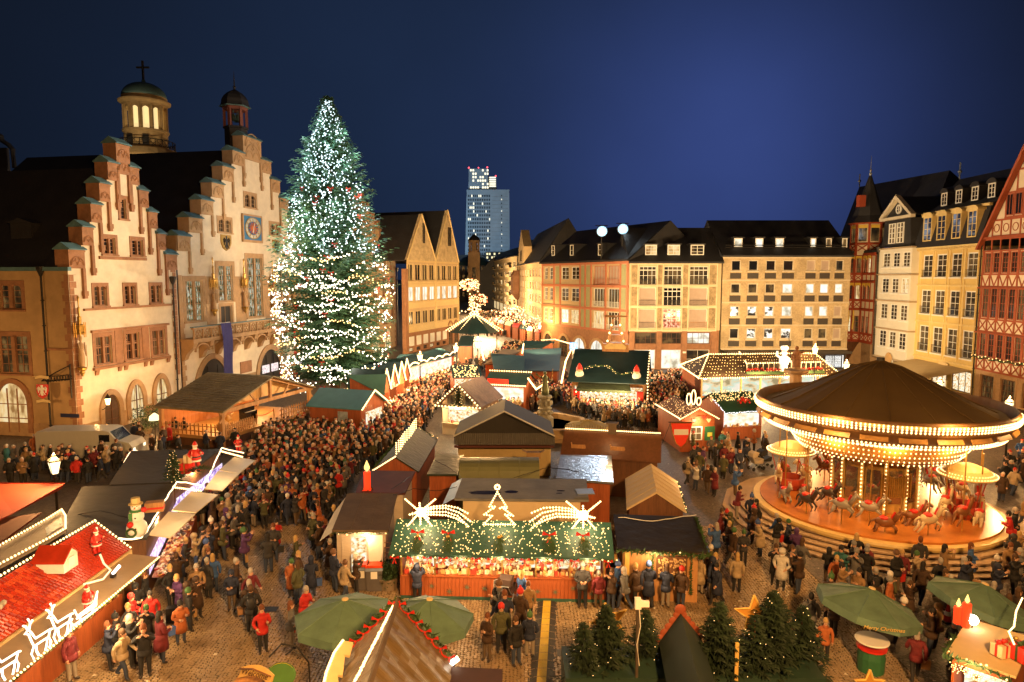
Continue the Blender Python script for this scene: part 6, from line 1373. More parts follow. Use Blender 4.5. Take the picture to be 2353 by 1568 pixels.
k.bx(.3,.42,2.35,w-.3,.48,2.5);obj('gable_timber',k,dwood,t);obj('gable_window',MB().bx(w/2-1.1,.44,2.55,w/2+1.1,.49,3.3),dimw,t)
tt,tips=conifer('fir_tree','small lit fir in the gable of the half timbered hut',f.W(w/2,.1,2.5),1.5,.5,50,6,green,41,None,.05,None,None,.2);k=MB();[k.octa(q,.03)for q in tips[::24]];obj('bulb',k,bulb,tt,kind='stuff')
bulbs('light_string','large bulbs outlining the gable of the half timbered hut','light string',along([f.W(0,-.05,2.5),f.W(w/2,-.05,4.3),f.W(w,-.05,2.5),f.W(0,-.05,2.45)],.3),.085,bulbh)
t,f,w=hut('market_stall','bright candy stall with red sign board behind the half timbered hut','stall',(1110,884),(1207,889),2.6,4,3.6,'x',.2,rwood,dkgreen,(1.0,2.4));obj('sign_board',MB().bx(w*.1,.05,2.7,w*.6,.12,3.2),red,t)
bulbs('light_string','bulb rows along the eave of the candy stall','light string',along([f.W(0,-.05,2.65),f.W(w,-.05,2.65)],.2)+along([f.W(0,2,3.7),f.W(w,2,3.7)],.25),.085,bulbh)
obj('glow_shelves',MB().bx(.3,.32,1.05,w-.3,.36,2.4),room('glowing_bright_goods',[],0),t)
t,f,w=hut('market_stall','dark roofed stall with bulb netting left of the candy stall','stall',(1040,868),(1108,866),2.5,4,3.5,'x',.2,rwood,dkgreen,(1.0,2.3));bulbs('light_net','bulb net on the dark roof left of the candy stall','light net',[f.W(rnd.uniform(.2,w-.2),y,2.55+y*.5)for y in[rnd.uniform(0,1.9)for i in range(110)]],.06,bulb)
for i,(C,lab)in enumerate((([(1135,848),(1205,852),(1205,818),(1128,812)],'dark green canopy behind the candy stall'),([(1203,852),(1285,852),(1290,800),(1203,803)],'big dark green canopy left of the teal roofed wine stall'),([(1110,838),(1150,835),(1200,805),(1155,802)],'brown canopy farther up toward the street'),([(1190,800),(1262,800),(1275,785),(1205,783)],'low green canopy at the street mouth'),([(1050,795),(1085,795),(1090,772),(1060,772)],'dark canopy at the foot of the twin gable house'))):
 booth('market_stall',lab+', over a stall','stall',C,(2.6,2.6,3.6,3.6),rwood,dkgreen if i!=2 else rbrown)
for i,(P,lab)in enumerate(((((1290,880),(1300,830),(1312,805)),'stepped bulbs along the left verge of the teal wine stall roof'),(((1212,868),(1232,895),(1258,878)),'bulb string between the candy stall and the fountain'),(((1245,782),(1275,780),(1310,790)),'wavy bulb rope along the tram stop roof'),(((1106,800),(1112,828)),'upright bulb rod at the street side'),(((1203,790),(1200,812)),'short upright bulb line near the street mouth'))):
 bulbs('light_string',lab,'light string',along([at(*p,3.2)for p in P],.28),.1,bulbh)
t,f,w=hut('market_stall','large stall with broad dark teal roof, small green shingled canopy and red signs','stall',(1303,876),(1487,883),3.0,9.4,5.6,'x',.4,wood,dkgreen,(1.0,2.5),fover=.6)
ca=[at(u,v,z)-Vector((*f.p,0))for(u,v),z in(((1336,864),3.3),((1444,870),3.3),((1450,899),2.5),((1324,893),2.5))]
rt=Matrix.Rotation(-f.rz,4,'Z');ca=[rt@p for p in ca];obj('front_canopy',MB().poly(ca).poly([p-Vector((0,0,.1))for p in reversed(ca)]).poly([ca[2],ca[3],ca[3]-Vector((0,0,.25)),ca[2]-Vector((0,0,.25))]),mat('fir_shingle',(.03,.045,.02),.8,.4,5,.5),t)
for x in(.55,w-.95):obj('menu_board',MB().bx(x,.5,1.2,x+.6,.56,2.2),red,t)
obj('glow_bar',MB().bx(1.5,.66,1.02,w-1.5,.7,2.45),goods,t)
bulbs('light_string','bulbs under the green canopy of the teal wine stall','light string',along([f.W(ca[3].x,ca[3].y-.05,2.2),f.W(ca[2].x,ca[2].y-.05,2.2)],.45),.09,bulbh)
bulbs('light_string','bulbs on the right verge of the teal wine stall','light string',along([f.W(w,0,3.05),f.W(w,4.7,5.6)],.45)+along([f.W(w+.05,.2,3),f.W(w+.05,.2,1)],.3),.08,bulbh)
P=[f.W(w*q,1.1,4.0+.35*math.sin(q*math.pi*3-1.5)+.4*math.exp(-((q-.5)/.1)**2))for q in[.2+.6*i/26 for i in range(27)]];garland('arched garland with warm bulbs above the green canopy of the wine stall',P,.18,lights=.4)
for x,lab in((w*.14,'left'),(w*.86,'right')):
 p=f.W(x,.9,3.7);o=thing('face_mask','bearded face board with red cap on the %s of the wine stall roof garland'%lab,'figure',tuple(p));obj('face',MB().ball((0,0,.25),.3,0,10,7),mat('skin_pale'),o);obj('beard',MB().ball((0,-.08,-.1),.42,0,10,7,(1,.5,1)),mat('fur_white'),o);obj('cap',MB().lathe([(.34,.35),(.2,.7),(.04,.95)],8),red,o)
p=f.W(w*.55,4.7,5.65);py_=thing('christmas_pyramid','lit wooden Christmas pyramid with rotor blades on the ridge of the wine stall','pyramid',tuple(p),f.rz)
obj('base',MB().bx(-1.3,-.3,-.3,1.3,.5,.55),wood,py_);obj('sign_panel',MB().ext([(-1,.05),(1,.05),(1.1,.3),(.7,.6),(0,.72),(-.7,.6),(-1.1,.3)],-.36,-.31),mat('sign_cream',(.6,.46,.2)),py_)
k=MB()
for s in(-1,1):k.tube([(s*.85,-.1,.55),(s*.3,-.1,3.0)],.07,5);k.tube([(s*.7,.3,.55),(s*.25,.3,3.0)],.07,5)
for z in(.6,1.4,2.2):k.lathe([(.85-.2*z,z),(.85-.2*z,z+.08)],10)
obj('tier',k,wood,py_);obj('rotor',MB().tube([(0,0,2.9),(0,0,3.3)],.04,5).box((-.6,0,3.3),(1.0,.3,.03),0,0,.5).box((.6,0,3.3),(1.0,.3,.03),0,0,-.5).box((0,.5,3.3),(.3,.8,.03),0,0,0,.5).box((0,-.5,3.3),(.3,.8,.03),0,0,0,-.5),wood,py_)
k=MB();[k.octa((s*(.95-.23*z),-.3,z+.15),.13)for s in(-1,1)for z in(.7,1.5,2.3)];obj('candle_bulb',k,bulbh,py_)
p=at(1318,796,3.4);us=thing('metro_sign','blue illuminated box sign with a white letter U on a post','sign',(p.x,p.y,0));obj('post',MB().bx(-.15,0,0,.15,.3,2.9),white,us);bx_=obj('box',MB().bx(-.5,-.1,2.9,.5,.4,3.9),glow('metro_blue',(.10,.30,.85),1.0),us)
def text(name,body_,parent,loc,size,m,rot=(R(90),0,0),ext=.01,**kw):
 c=bpy.data.curves.new(name,'FONT');c.body=body_;c.size=size;c.align_x='CENTER';c.align_y='CENTER';c.extrude=ext;c.resolution_u=2
 for k_,v_ in kw.items():setattr(c,k_,v_)
 tmp=bpy.data.objects.new(name,c);COL.objects.link(tmp);dg=bpy.context.evaluated_depsgraph_get();me=bpy.data.meshes.new_from_object(tmp.evaluated_get(dg));bpy.data.objects.remove(tmp);bpy.data.curves.remove(c)
 me.materials.clear();me.materials.append(m);o=link(name,me,parent,loc);o.rotation_euler=rot;o['kind']='stuff';return o
text('letter','U',bx_,(0,-.12,3.4),1.0,glow('sign_white',(1,1,1),1.4),ext=.015)
FLp,FRp,RLp,RRp,BLp=at(1605,871,2.8),at(1932,863,2.8),at(1628,816,5.0),at(1872,814,5.0),at(1560,841,2.8)
BRp=FRp+(BLp-FLp);o=FLp.copy();o.z=0;t=thing('market_stall','large hut with a bulb covered brown hip roof and red flower boxes','stall',tuple(o));q=lambda p:p-o
k=MB().poly([q(FLp),q(FRp),q(RRp),q(RLp)]).poly([q(BLp),q(FLp),q(RLp)]).poly([q(FRp),q(BRp),q(RRp)]).poly([q(BRp),q(BLp),q(RLp),q(RRp)]);obj('roof',k,mat('hip_brown',(.045,.026,.012),.9,.35,2,.4),t)
cen=(FLp+FRp+BLp+BRp)/4;I=[cen+(p-cen)*.95 for p in(FLp,FRp,BRp,BLp)];k=MB()
for i in(1,2,3):a,b_=q(I[i]),q(I[(i+1)%4]);k.poly([(a.x,a.y,0),(b_.x,b_.y,0),(b_.x,b_.y,2.75),(a.x,a.y,2.75)])
obj('wall',k,rwood,t);a,b_=q(I[0]),q(I[1]);k=MB().poly([(a.x,a.y,0),(b_.x,b_.y,0),(b_.x,b_.y,1),(a.x,a.y,1)]);obj('counter_front',k,rwood,t);k=MB().poly([(a.x,a.y+.3,1),(b_.x,b_.y+.3,1),(b_.x,b_.y+.3,2.7),(a.x,a.y+.3,2.7)]);obj('glow_bar',k,room('bar_glow',[(.35,.3,.15),(.9,.7,.4),(.6,.85,.7),(1,.95,.8)],.7,(.8,.8,1.5),8),t)  # bar interior's light painted as emission on a panel
k=MB();e=(b_-a);[k.box((a.x+e.x*i/7,a.y+e.y*i/7-.05,1.4),(.16,.16,2.7))for i in range(8)];obj('post',k,wood,t,kind='stuff')
def onroof(a,b_):A1=FLp.lerp(FRp,a);B1=RLp.lerp(RRp,a);return A1.lerp(B1,b_)+Vector((0,-.1,.2))
P=[]
for i in range(46):
 for j in range(8):
  if rnd.random()<.85:P.append(onroof((i+.5)/46,(j+.5)/8+rnd.uniform(-.02,.02)))
for i in range(50):
 a=rnd.random();b_=rnd.random()*(1-a);P.append(FLp+(BLp-FLp)*a+(RLp-FLp)*b_+Vector((-.05,-.1,.2)))
bulbs('light_net','net of small bulbs covering the brown hip roof','light net',P,.042,bulb)
for(L_,lab)in(([BLp,RLp],'back left hip'),([FLp,RLp],'front left hip'),([FRp,RRp],'right hip'),([BLp,FLp],'left eave'),([RLp,RRp],'ridge'),([FLp+Vector((0,0,-.05)),FRp+Vector((0,0,-.05))],'front eave')):
 bulbs('light_string','bright bulb line along the %s of the big hip roofed hut'%lab,'light string',along([p+Vector((0,-.06,.1))for p in L_],.24),.085,bulbh)
for i,(a0_,a1_)in enumerate(((.33,.57),(.66,.88))):
 A1,B1=onroof(a0_,.22),onroof(a1_,.22);k=MB();up=Vector((0,0,.75));bk=Vector((0,2.2,.9))
 k.poly([q(A1+up),q(B1+up),q(B1+up+bk),q(A1+up+bk)]).poly([q(A1),q(A1+up),q(A1+up+bk)]).poly([q(B1),q(B1+up+bk),q(B1+up)]);d_=obj('dormer',k,rbrown,t)
 obj('window',MB().poly([q(A1),q(B1),q(B1+up),q(A1+up)]),dimw,d_);k=MB();[k.poly([q(A1.lerp(B1,s/6)+Vector((0,-.03,0))),q(A1.lerp(B1,s/6)+Vector((.08,-.03,0))),q(A1.lerp(B1,s/6)+Vector((.08,-.03,.75))),q(A1.lerp(B1,s/6)+Vector((0,-.03,.75)))])for s in range(7)];obj('glazing_bars',k,white,d_)
 bulbs('light_string','bulb line over the %s dormer of the hip roofed hut'%('left','right')[i],'light string',along([A1+up+bk,A1+up,B1+up],.24),.085,bulbh)
 P=along([A1+Vector((0,-.3,0)),B1+Vector((0,-.3,0))],.3);k=MB();o_=P[0]
 for p in P:[k.octa(p-o_+Vector((rnd.uniform(-.15,.15),rnd.uniform(-.1,.1),rnd.uniform(0,.25))),.1)for _ in range(3)]
 fb=thing('flower_box','box of red blossoms under the %s dormer of the hip roofed hut'%('left','right')[i],'flower box',tuple(o_));obj('blossom',k,red,fb,kind='stuff');obj('box',MB().bx(-.1,-.15,-.3,(P[-1]-o_).x+.1,.15,-.02),garl,fb)
c=onroof(.6,.15);ck_=thing('baker_figure','white lit baker figure waving on the bulb covered roof','figure',tuple(c));obj('body',MB().tube([(-.2,0,0),(-.2,0,.8)],.17,7).tube([(.2,0,0),(.2,0,.8)],.17,7).lathe([(.42,.7),(.5,1.1),(.4,1.5),(.15,1.65)],10).ball((0,0,1.9),.28).tube([(-.4,0,1.4),(-.8,-.1,1.7),(-.75,-.1,2.1)],.12,6).tube([(.4,0,1.4),(.65,-.1,1.0)],.12,6).lathe([(.25,2.1),(.4,2.4),(.3,2.6),(.02,2.65)],9),glow('lit_white',(.95,.85,.68),.75),ck_,smooth=True)
obj('hat_band',MB().lathe([(.27,2.08),(.28,2.16)],9),red,ck_)
t,f,w=hut('market_stall','small wooden sweets hut with glowing tiled roof and bulb lined gable','stall',(1562,964),(1651,962),2.5,5.6,3.25,'y',.2,rwood,mat('net_lit_tile',(.20,.085,.035),.85,.4,6),None)
planks(t,.35,w-.25,.02,2.2,.2,16,rwood)
o=obj('window',MB().bx(w*.3,.1,.95,w*.58,.15,1.85),dimw,t);obj('frame',MB().bx(w*.28,.07,.9,w*.31,.16,1.9).bx(w*.57,.07,.9,w*.6,.16,1.9).bx(w*.31,.07,1.85,w*.57,.16,1.9).bx(w*.31,.07,.9,w*.57,.16,.95).bx(w*.435,.08,.95,w*.445,.16,1.85).bx(w*.31,.08,1.4,w*.57,.16,1.43),white,o)
o=obj('green_board',MB().bx(w*.67,.1,.85,w*.93,.15,1.9),mat('board_green',(.02,.12,.05),.5),t);obj('price_card',MB().bx(w*.74,.07,1.15,w*.86,.099,1.45),mat('card_yellow',(.6,.6,.1)),o)
for i in range(4):k=MB().ext([(0,-.18),(.18,.05),(.12,.16),(0,.1),(-.12,.16),(-.18,.05)],-.03,0);obj('gingerbread_heart',k,[gm[1],gm[3],red,gm[6]][i],t,(w*(.38+i*.13),.15,2.55 if i in(1,2)else 2.35))
for(L_,lab)in(([f.W(0,0,2.55),f.W(0,5.6,2.55)],'left eave'),([f.W(0,-.05,2.5),f.W(w/2,-.05,3.3),f.W(w,-.05,2.5)],'gable')):bulbs('light_string','thick bulb line along the %s of the sweets hut'%lab,'light string',along(L_,.14),.058,bulbh)
bulbs('light_net','faint bulb net over the tiles of the sweets hut','light net',[f.W(rnd.uniform(.05,w/2),rnd.uniform(.1,5.5),0)+Vector((0,0,0))for i in range(1)]+[f.W(x,y,2.54+(.75)*x/(w/2))for x,y in[(rnd.uniform(.1,w/2),rnd.uniform(.1,5.5))for i in range(150)]],.022,bulb)
k=thing('light_ornament','looped bright light ornament standing on the ridge of the sweets hut','light decoration',tuple(f.W(w/2,1.2,3.25)));m_=MB()
for x,h_ in((-.35,.9),(0,1.15),(.4,.6)):m_.tube([(x+.16*math.cos(a),0,h_*.55+h_*.5*math.sin(a))for a in[i*.63 for i in range(11)]],.045,5)
obj('tube',m_,bulbh,k)
bn_p=at(1565,998,1.9);bn=thing('banner','red shield banner with white bar hanging by the sweets hut','banner',tuple(bn_p));
obj('cloth',MB().ext([(-.75,.8),(.75,.8),(.62,.1),(.35,-.65),(0,-.95),(-.35,-.65),(-.62,.1)],-.02,.02),mat('banner_red',(.75,.04,.015),.6,.05),bn);obj('trim',MB().tube([(-.75,-.03,.8),(-.62,-.03,.1),(-.35,-.03,-.65),(0,-.03,-.95),(.35,-.03,-.65),(.62,-.03,.1),(.75,-.03,.8),(-.75,-.03,.8)],.035,4),gold,bn);obj('bar',MB().bx(-.5,-.03,-.05,.5,-.021,.35),white,bn);obj('bracket',MB().tube([(-.9,0,.85),(.9,0,.85)],.03,5).tube([(-.7,.1,.85),(-1.2,.6,-.9)],.02,4),iron,bn)
t,f,w=hut('market_stall','hut with dark green awning, bulb net and red poinsettias','stall',(1668,950),(1766,944),2.3,4.6,3.5,'x',.2,rwood,mat('green_awning',(.015,.06,.035),.6,.15),(1.0,2.2),fover=.6)
bulbs('light_net','net of white bulbs on the upper roof of the green awning hut','light net',[f.W(rnd.uniform(-.6,w),y,2.3+y*.522+.08)for y in[rnd.uniform(1.2,2.4)for i in range(210)]],.035,bulb)
bulbs('light_string','bluish bulb fringe along the eave of the green awning hut','light string',along([f.W(-.1,1.6,3.1),f.W(-.05,-.03,2.3),f.W(w,-.03,2.3)],.1,.04),.035,glow('blue_white_bulb',(.85,.88,1),2.4))
p=f.W(w*.55,1.0,3.0);o=thing('poinsettia_spray','spray of red poinsettias and fir fixed to the green awning','flower spray',tuple(p));k=MB();[k.octa((rnd.gauss(0,.3),rnd.gauss(-.1,.06),rnd.gauss(0,.17)),.1)for i in range(22)];obj('blossom',k,red,o,kind='stuff');k=MB()
for i in range(60):a=rnd.random()*6.3;k.poly([(0,0,0),(.05,-.05,.02),(.75*math.cos(a),-.1,.4*math.sin(a))])
obj('fir_sprig',k,garl,o,kind='stuff');obj('glow_shelves',MB().bx(.3,.78,1.03,w-.3,.82,2.2),room('glowing_bright_goods',[],0),t)
p=at(1252,996);fo=thing('fountain','octagonal stone fountain basin with a carved pillar and a bronze lady holding scales','fountain',tuple(p))
N8=8;pr=[(3.6,0),(3.6,.2),(3.4,.3),(3.4,.85),(3.65,.9),(3.65,1.05),(3.2,1.05),(3.2,.3)]
obj('basin',MB().lathe(pr,8,0,(0,0),math.pi/8),mat('fountain_stone',(.36,.25,.13),.85,.25,2,.3),fo);obj('water',MB().lathe([(.01,.6),(3.2,.6)],8,0,(0,0),math.pi/8),mat('fountain_water',(.02,.02,.018),.08),fo)
obj('pillar',MB().lathe([(.75,.3),(.75,1.3),(.6,1.4),(.5,1.5),(.5,2.0),(.62,2.1),(.5,2.2),(.45,2.9),(.65,3.0),(.6,3.15),(.3,3.2)],8,0,(0,0),math.pi/8),mat('pillar_stone',(.35,.33,.26),.8,.3,4,.4),fo)
k=MB()
for j in range(8):a=j*math.pi/4;k.ball((.52*math.cos(a),.52*math.sin(a),1.75),.16,0,6,4).ball((.5*math.cos(a),.5*math.sin(a),2.55),.14,0,6,5,(1,1,1.7))
obj('carving',k,mat('pillar_stone'),fo,smooth=True)
k=MB().lathe([(.3,3.2),(.32,3.5),(.25,4.0),(.2,4.3),(.25,4.6),(.2,4.75),(.08,4.85),(.08,4.9)],10).ball((0,0,5.02),.14,0,9,7).tube([(-.22,0,4.65),(-.5,-.1,4.75),(-.75,-.15,5.0)],.07,6).tube([(.22,0,4.65),(.4,-.1,4.35),(.5,-.2,4.45)],.07,6)
st_=obj('bronze_lady',k,mat('bronze_green',(.14,.16,.09),.45,.3,5,metal=.5),fo,smooth=True);obj('scales',MB().tube([(-.75,-.15,5.0),(-.75,-.15,4.85)],.015,4).tube([(-1.0,-.15,4.85),(-.5,-.15,4.85)],.02,4).lathe([(.02,4.45),(.13,4.5)],8,0,(-1,-.15)).lathe([(.02,4.45),(.13,4.5)],8,0,(-.5,-.15)),gold,st_);obj('sword',MB().tube([(.5,-.2,4.4),(.62,-.25,5.4)],.02,4),gold,st_)
p=Vector((24.9,58,0));mc=thing('stone_column','tall sandstone column with a small standing figure in front of the big bulb-roofed hut','column',tuple(p))
obj('shaft',MB().lathe([(.9,0),(.9,.6),(.6,.8),(.52,4.3),(.62,4.4),(1.1,4.55),(1.1,4.75),(.4,4.8),(.35,5.0)],8),stone2,mc);obj('figure',MB().lathe([(.32,5.0),(.36,5.4),(.26,5.9),(.34,6.2),(.25,6.4),(.1,6.5)],9).ball((0,0,6.65),.18).tube([(-.3,0,6.2),(-.45,-.1,5.8),(-.2,-.3,5.7)],.09,5).tube([(.3,0,6.2),(.5,-.2,6.3)],.09,5),stone,mc,smooth=True);obj('spear',MB().tube([(-.5,-.1,5.2),(-.75,0,7.6)],.03,4),iron,mc)
# ---- carousel ----
CC=Vector((19.4,34.9,0));ca_=thing('carousel','big old-time carousel with olive tent roof, bulb rings and wooden platform','carousel',tuple(CC))
cw=mat('carousel_floor',(.50,.18,.035),.25,.25,1.2,stretch=(1,1,4));ccr=mat('carousel_cream',(.58,.42,.16),.45,.12,2);crim=mat('carousel_rim',(.16,.08,.03),.5,.3,1.5);tent=mat('tent_olive',(.085,.05,.014),.85,.12,.8)
obj('platform',MB().lathe([(5.7,.62),(5.7,.84),(1.9,.85)],64),cw,ca_);obj('platform_rim',MB().lathe([(5.6,.45),(6.05,.5),(6.1,.62),(6.05,.72),(5.72,.74)],64),ccr,ca_);obj('skirt',MB().lathe([(5.65,0),(5.65,.46)],64),mat('skirt_red',(.10,.02,.01)),ca_)
for i in range(5):
 r0,z=7.75-i*.4,.02+i*.12;k=MB();o_=[(r0*math.cos(a*math.pi/8+math.pi/16),r0*math.sin(a*math.pi/8+math.pi/16))for a in range(16)];i_=[((r0-.42)*math.cos(a*math.pi/8+math.pi/16),(r0-.42)*math.sin(a*math.pi/8+math.pi/16))for a in range(16)]
 for a in range(16):
  b_=(a+1)%16;k.poly([(*o_[a],z+.08),(*o_[b_],z+.08),(*i_[b_],z+.08),(*i_[a],z+.08)]).poly([(*o_[a],z),(*o_[b_],z),(*o_[b_],z+.08),(*o_[a],z+.08)]).poly([(*i_[a],z-.02),(*i_[a],z+.08),(*i_[b_],z+.08),(*i_[b_],z-.02)])
 obj('step',k,mat('step_board',(.34,.24,.15),.6,.2,2),ca_)
k=MB();segs=32
prf=[(5.6,6.05),(5.45,5.95),(4.2,6.5),(2.4,7.45),(1.0,8.15),(.3,8.35),(.02,8.5)]
obj('tent_roof',MB().lathe(prf,segs),tent,ca_)
k=MB()
for j in range(16):a=j*math.pi/8;k.tube([((r+.0)*math.cos(a),(r)*math.sin(a),z+.02)for r,z in prf[1:]],.03,4)
obj('roof_seam',k,tent,ca_,kind='stuff')
obj('crown_board',MB().lathe([(5.55,5.15),(6.0,5.75),(6.05,6.35),(5.98,6.38),(5.9,5.8),(5.5,5.2)],64),crim,ca_)
k=MB();k2=MB()
for j in range(24):
 a=j*math.pi/12;ux,uy=math.cos(a),math.sin(a);k.box((5.86*ux,5.86*uy,5.62),(.06,1.15,.5),0,a,0,R(-36));k2.box((6.06*ux,6.06*uy,6.15),(.05,1.3,.16),0,a)
obj('painted_panel',k,mat('panel_gold',(.42,.22,.06),.4,.5,2.5),ca_,kind='stuff');obj('crown_moulding',k2,ccr,ca_,kind='stuff')
k=MB()
for r,z,n in((6.12,6.05,210),(6.10,5.93,210),(6.13,6.17,210),(5.62,5.22,190),(5.62,5.1,190),(5.3,5.02,170),(4.3,4.86,120),(4.25,4.55,120),(4.15,4.3,120),(4.0,4.05,110),(3.8,3.85,100)):
 for j in range(n):a=2*math.pi*j/n;k.octa((r*math.cos(a),r*math.sin(a),z),.062 if r>5 else .045)
obj('bulb',k,bulbh,ca_,kind='stuff')
obj('ceiling',MB().lathe([(5.45,5.12),(4.35,5.0)],48),mat('ceiling_cream',(.5,.34,.12)),ca_);obj('inner_cornice',MB().lathe([(4.3,4.98),(4.22,4.7),(4.1,4.42),(3.95,4.18),(3.75,3.95),(3.4,3.75),(2.0,3.7)],48),mat('cornice_gold',(.35,.17,.04),.35,.2,2),ca_)
obj('centre_drum',MB().lathe([(2.0,.8),(2.0,3.75)],12),mat('drum_gold',(.40,.24,.07),.3,.4,2),ca_)
k=MB();kb=MB()
for j in range(12):
 a=(j+.5)*math.pi/6;ux,uy=math.cos(a),math.sin(a);k.box((2.03*ux,2.03*uy,2.2),(.1,.16,2.8),0,a)
 for i in range(12):kb.octa((2.12*ux,2.12*uy,1.1+i*.2),.05)
obj('pilaster',k,ccr,ca_,kind='stuff');obj('column_bulb',kb,bulbh,ca_,kind='stuff')
k=MB();
for j in range(15):x=-.75+j*.105;k.tube([(x,-2.05,1.7),(x,-2.05,2.7+.25*abs(j-7)/7)],.045,6)
obj('organ_pipe',k,gold,ca_,kind='stuff');k=MB()
for j in range(12):a=j*math.pi/6;k.box((1.97*math.cos(a),1.97*math.sin(a),2.2),(.06,.62,1.7),0,a)
obj('mirror',k,mat('mirror',(.5,.45,.35),.08,.1,metal=.9),ca_,kind='stuff')
hb=MB().ball((0,0,0),.26,0,10,7,(1.75,.8,1)).tube([(.34,0,.08),(.56,0,.42),(.62,0,.55)],.13,7,0,True,.09).tube([(.56,0,.58),(.72,0,.5),(.88,0,.40)],.1,7,0,True,.055).tube([(.58,.05,.64),(.57,.06,.74)],.03,4).tube([(.58,-.05,.64),(.57,-.06,.74)],.03,4).tube([(-.42,0,.08),(-.62,0,-.05),(-.68,0,-.3)],.06,5,0,True,.02)
for s in(-1,1):hb.tube([(.28,s*.12,-.12),(.5,s*.13,-.3),(.42,s*.13,-.55)],.07,6,0,True,.035).tube([(-.3,s*.13,-.1),(-.38,s*.14,-.38),(-.58,s*.14,-.62)],.085,6,0,True,.035)
hms=[hb.mesh('horse',mat(n_,c_,.35,.1),True)for n_,c_ in(('horse_cream',(.6,.48,.3)),('horse_grey',(.3,.27,.23)),('horse_bay',(.2,.08,.03)),('horse_black',(.05,.04,.035)))];sdl=MB().ball((-.05,0,.18),.2,0,8,5,(1.1,1.05,.6)).tube([(.4,0,.52),(.3,0,.3),(.28,0,.12)],.05,4).mesh('saddle',red);pm_=MB().tube([(0,0,-1.2),(0,0,3.0)],.03,6).mesh('pole',gold)
for ring_,(rr,n,h)in enumerate(((4.75,16,1.35),(3.5,11,1.4))):
 for j in range(n):
  a=2*math.pi*(j+.3*ring_)/n;hh=.85+.75+.3*math.sin(j*2.1+ring_)
  o=link('horse',hms[(j*5+ring_)%7%4],ca_,(rr*math.cos(a),rr*math.sin(a),hh),a+math.pi/2);link('saddle',sdl,o);pq=link('pole',pm_,o,(0,0,0));pq.scale=(1,1,1)
for s,(px_,py_)in enumerate(((1818,1037),(2222,1092))):
 c=at(px_,py_,3.0)-CC;o=obj('gondola_canopy',MB().lathe([(1.25,-.05),(1.3,.02),(.9,.35),(.4,.55),(.02,.6)],20,0,(0,0)),ccr,ca_,tuple(c));k=MB()
 for r in(1.28,1.1,.92,.74,.56):
  for j in range(int(r*44)):a=2*math.pi*j/int(r*44);k.octa((r*math.cos(a),r*math.sin(a),.08+(1.3-r)*.5),.035)
 obj('bulb',k,bulbh,o,kind='stuff');obj('gondola',MB().lathe([(.5,-2.15),(.75,-1.8),(.8,-1.45),(.72,-1.45),(.68,-1.8)],14).tube([(.7,0,-1.5),(1.1,0,0)],.03,5).tube([(-.7,0,-1.5),(-1.1,0,0)],.03,5).tube([(0,.7,-1.5),(0,1.1,0)],.03,5).tube([(0,-.7,-1.5),(0,-1.1,0)],.03,5),mat('gondola_red',(.4,.06,.03),.4),o)
obj('mast',MB().tube([(0,0,.8),(0,0,8.6)],.2,8),iron,ca_)
# ---- parasols ----
def parasol(label,u,v,z,r,tilt=(0,0),m=None,rot=0,drop=.55,txt=False):
 p=at(u,v,z);t=thing('parasol',label,'parasol',(p.x,p.y,0),rot);m=m or mat('parasol_green',(.10,.17,.115),.7,.3,1.6,.5,bsc=5)
 M_=Matrix.Translation((0,0,z))@Matrix.Rotation(tilt[0],4,'X')@Matrix.Rotation(tilt[1],4,'Y');k=MB();n=8
 for j in range(n):
  a,b_=2*math.pi*j/n,2*math.pi*(j+1)/n;A1=Vector((r*math.cos(a),r*math.sin(a),-drop));B1=Vector((r*math.cos(b_),r*math.sin(b_),-drop));C1=Vector((0,0,0));sg=Vector((0,0,-.04))
  k.poly([A1,(A1+B1)/2*.985+sg*0,C1]);k.poly([(A1+B1)/2*.985,B1,C1]);k.poly([A1,A1*1.01+Vector((0,0,-.22)),(A1+B1)/2*1.0+Vector((0,0,-.26)),(A1+B1)/2*.985]).poly([(A1+B1)/2*.985,(A1+B1)/2*1.0+Vector((0,0,-.26)),B1*1.01+Vector((0,0,-.22)),B1])
 obj('canopy',k.xf(M_),m,t);k=MB()
 for j in range(n):a=2*math.pi*j/n;k.tube([(0,0,.012),(r*math.cos(a),r*math.sin(a),-drop+.012)],.014,4)
 obj('rib',k.xf(M_),m,t,kind='stuff');obj('cap',MB().lathe([(.11,.0),(.1,.04),(.02,.06)],10).xf(M_),cream,t);obj('pole',MB().tube([(0,0,0),(0,0,z)],.03,6).lathe([(.3,0),(.3,.08)],10),white,t)
 if txt:
  a=R(-108)-rot*0;q=Vector((math.cos(a)*r*.97,math.sin(a)*r*.97,-drop-.1));L_=M_@q;e=text('lettering','Merry Christmas',t,tuple(L_+Vector((-.01,-.04,.0))),.17,mat('letter_gold',(.6,.4,.1),.5),(R(88),0,a+R(90)),.003,shear=.3)
 return t
parasol('green parasol with pale round cap, left of the two in front of the gingerbread stall',793,1378,2.55,1.62);parasol('green parasol with pale round cap, right of the two in front of the gingerbread stall',987,1378,2.55,1.45,(0,.06),rot=.2)
parasol('tilted green parasol lettered Merry Christmas over a white round table',2004,1353,2.55,1.6,(0,.2),rot=.1,txt=True);parasol('tilted green parasol behind the lit candles at the right edge',2264,1343,2.6,1.55,(.1,.22),rot=.4);parasol('cream parasol beside the fountain',1350,965,2.6,1.6,(0,0),mat('parasol_cream',(.5,.4,.18),.8),drop=.4)
p=at(2004,1470,1.05);tb=thing('bar_table','round white standing table around the tilted parasol pole','table',(p.x,p.y,0));obj('tabletop',MB().lathe([(.5,1.02),(.52,1.05),(.5,1.08),(.02,1.08)],20),white,tb);obj('barrel_base',MB().lathe([(.4,0),(.42,.5),(.38,.75)],14),mat('base_green',(.03,.12,.05),.5),tb);obj('red_shelf',MB().lathe([(.36,.76),(.46,.78),(.46,.84)],14),red,tb)
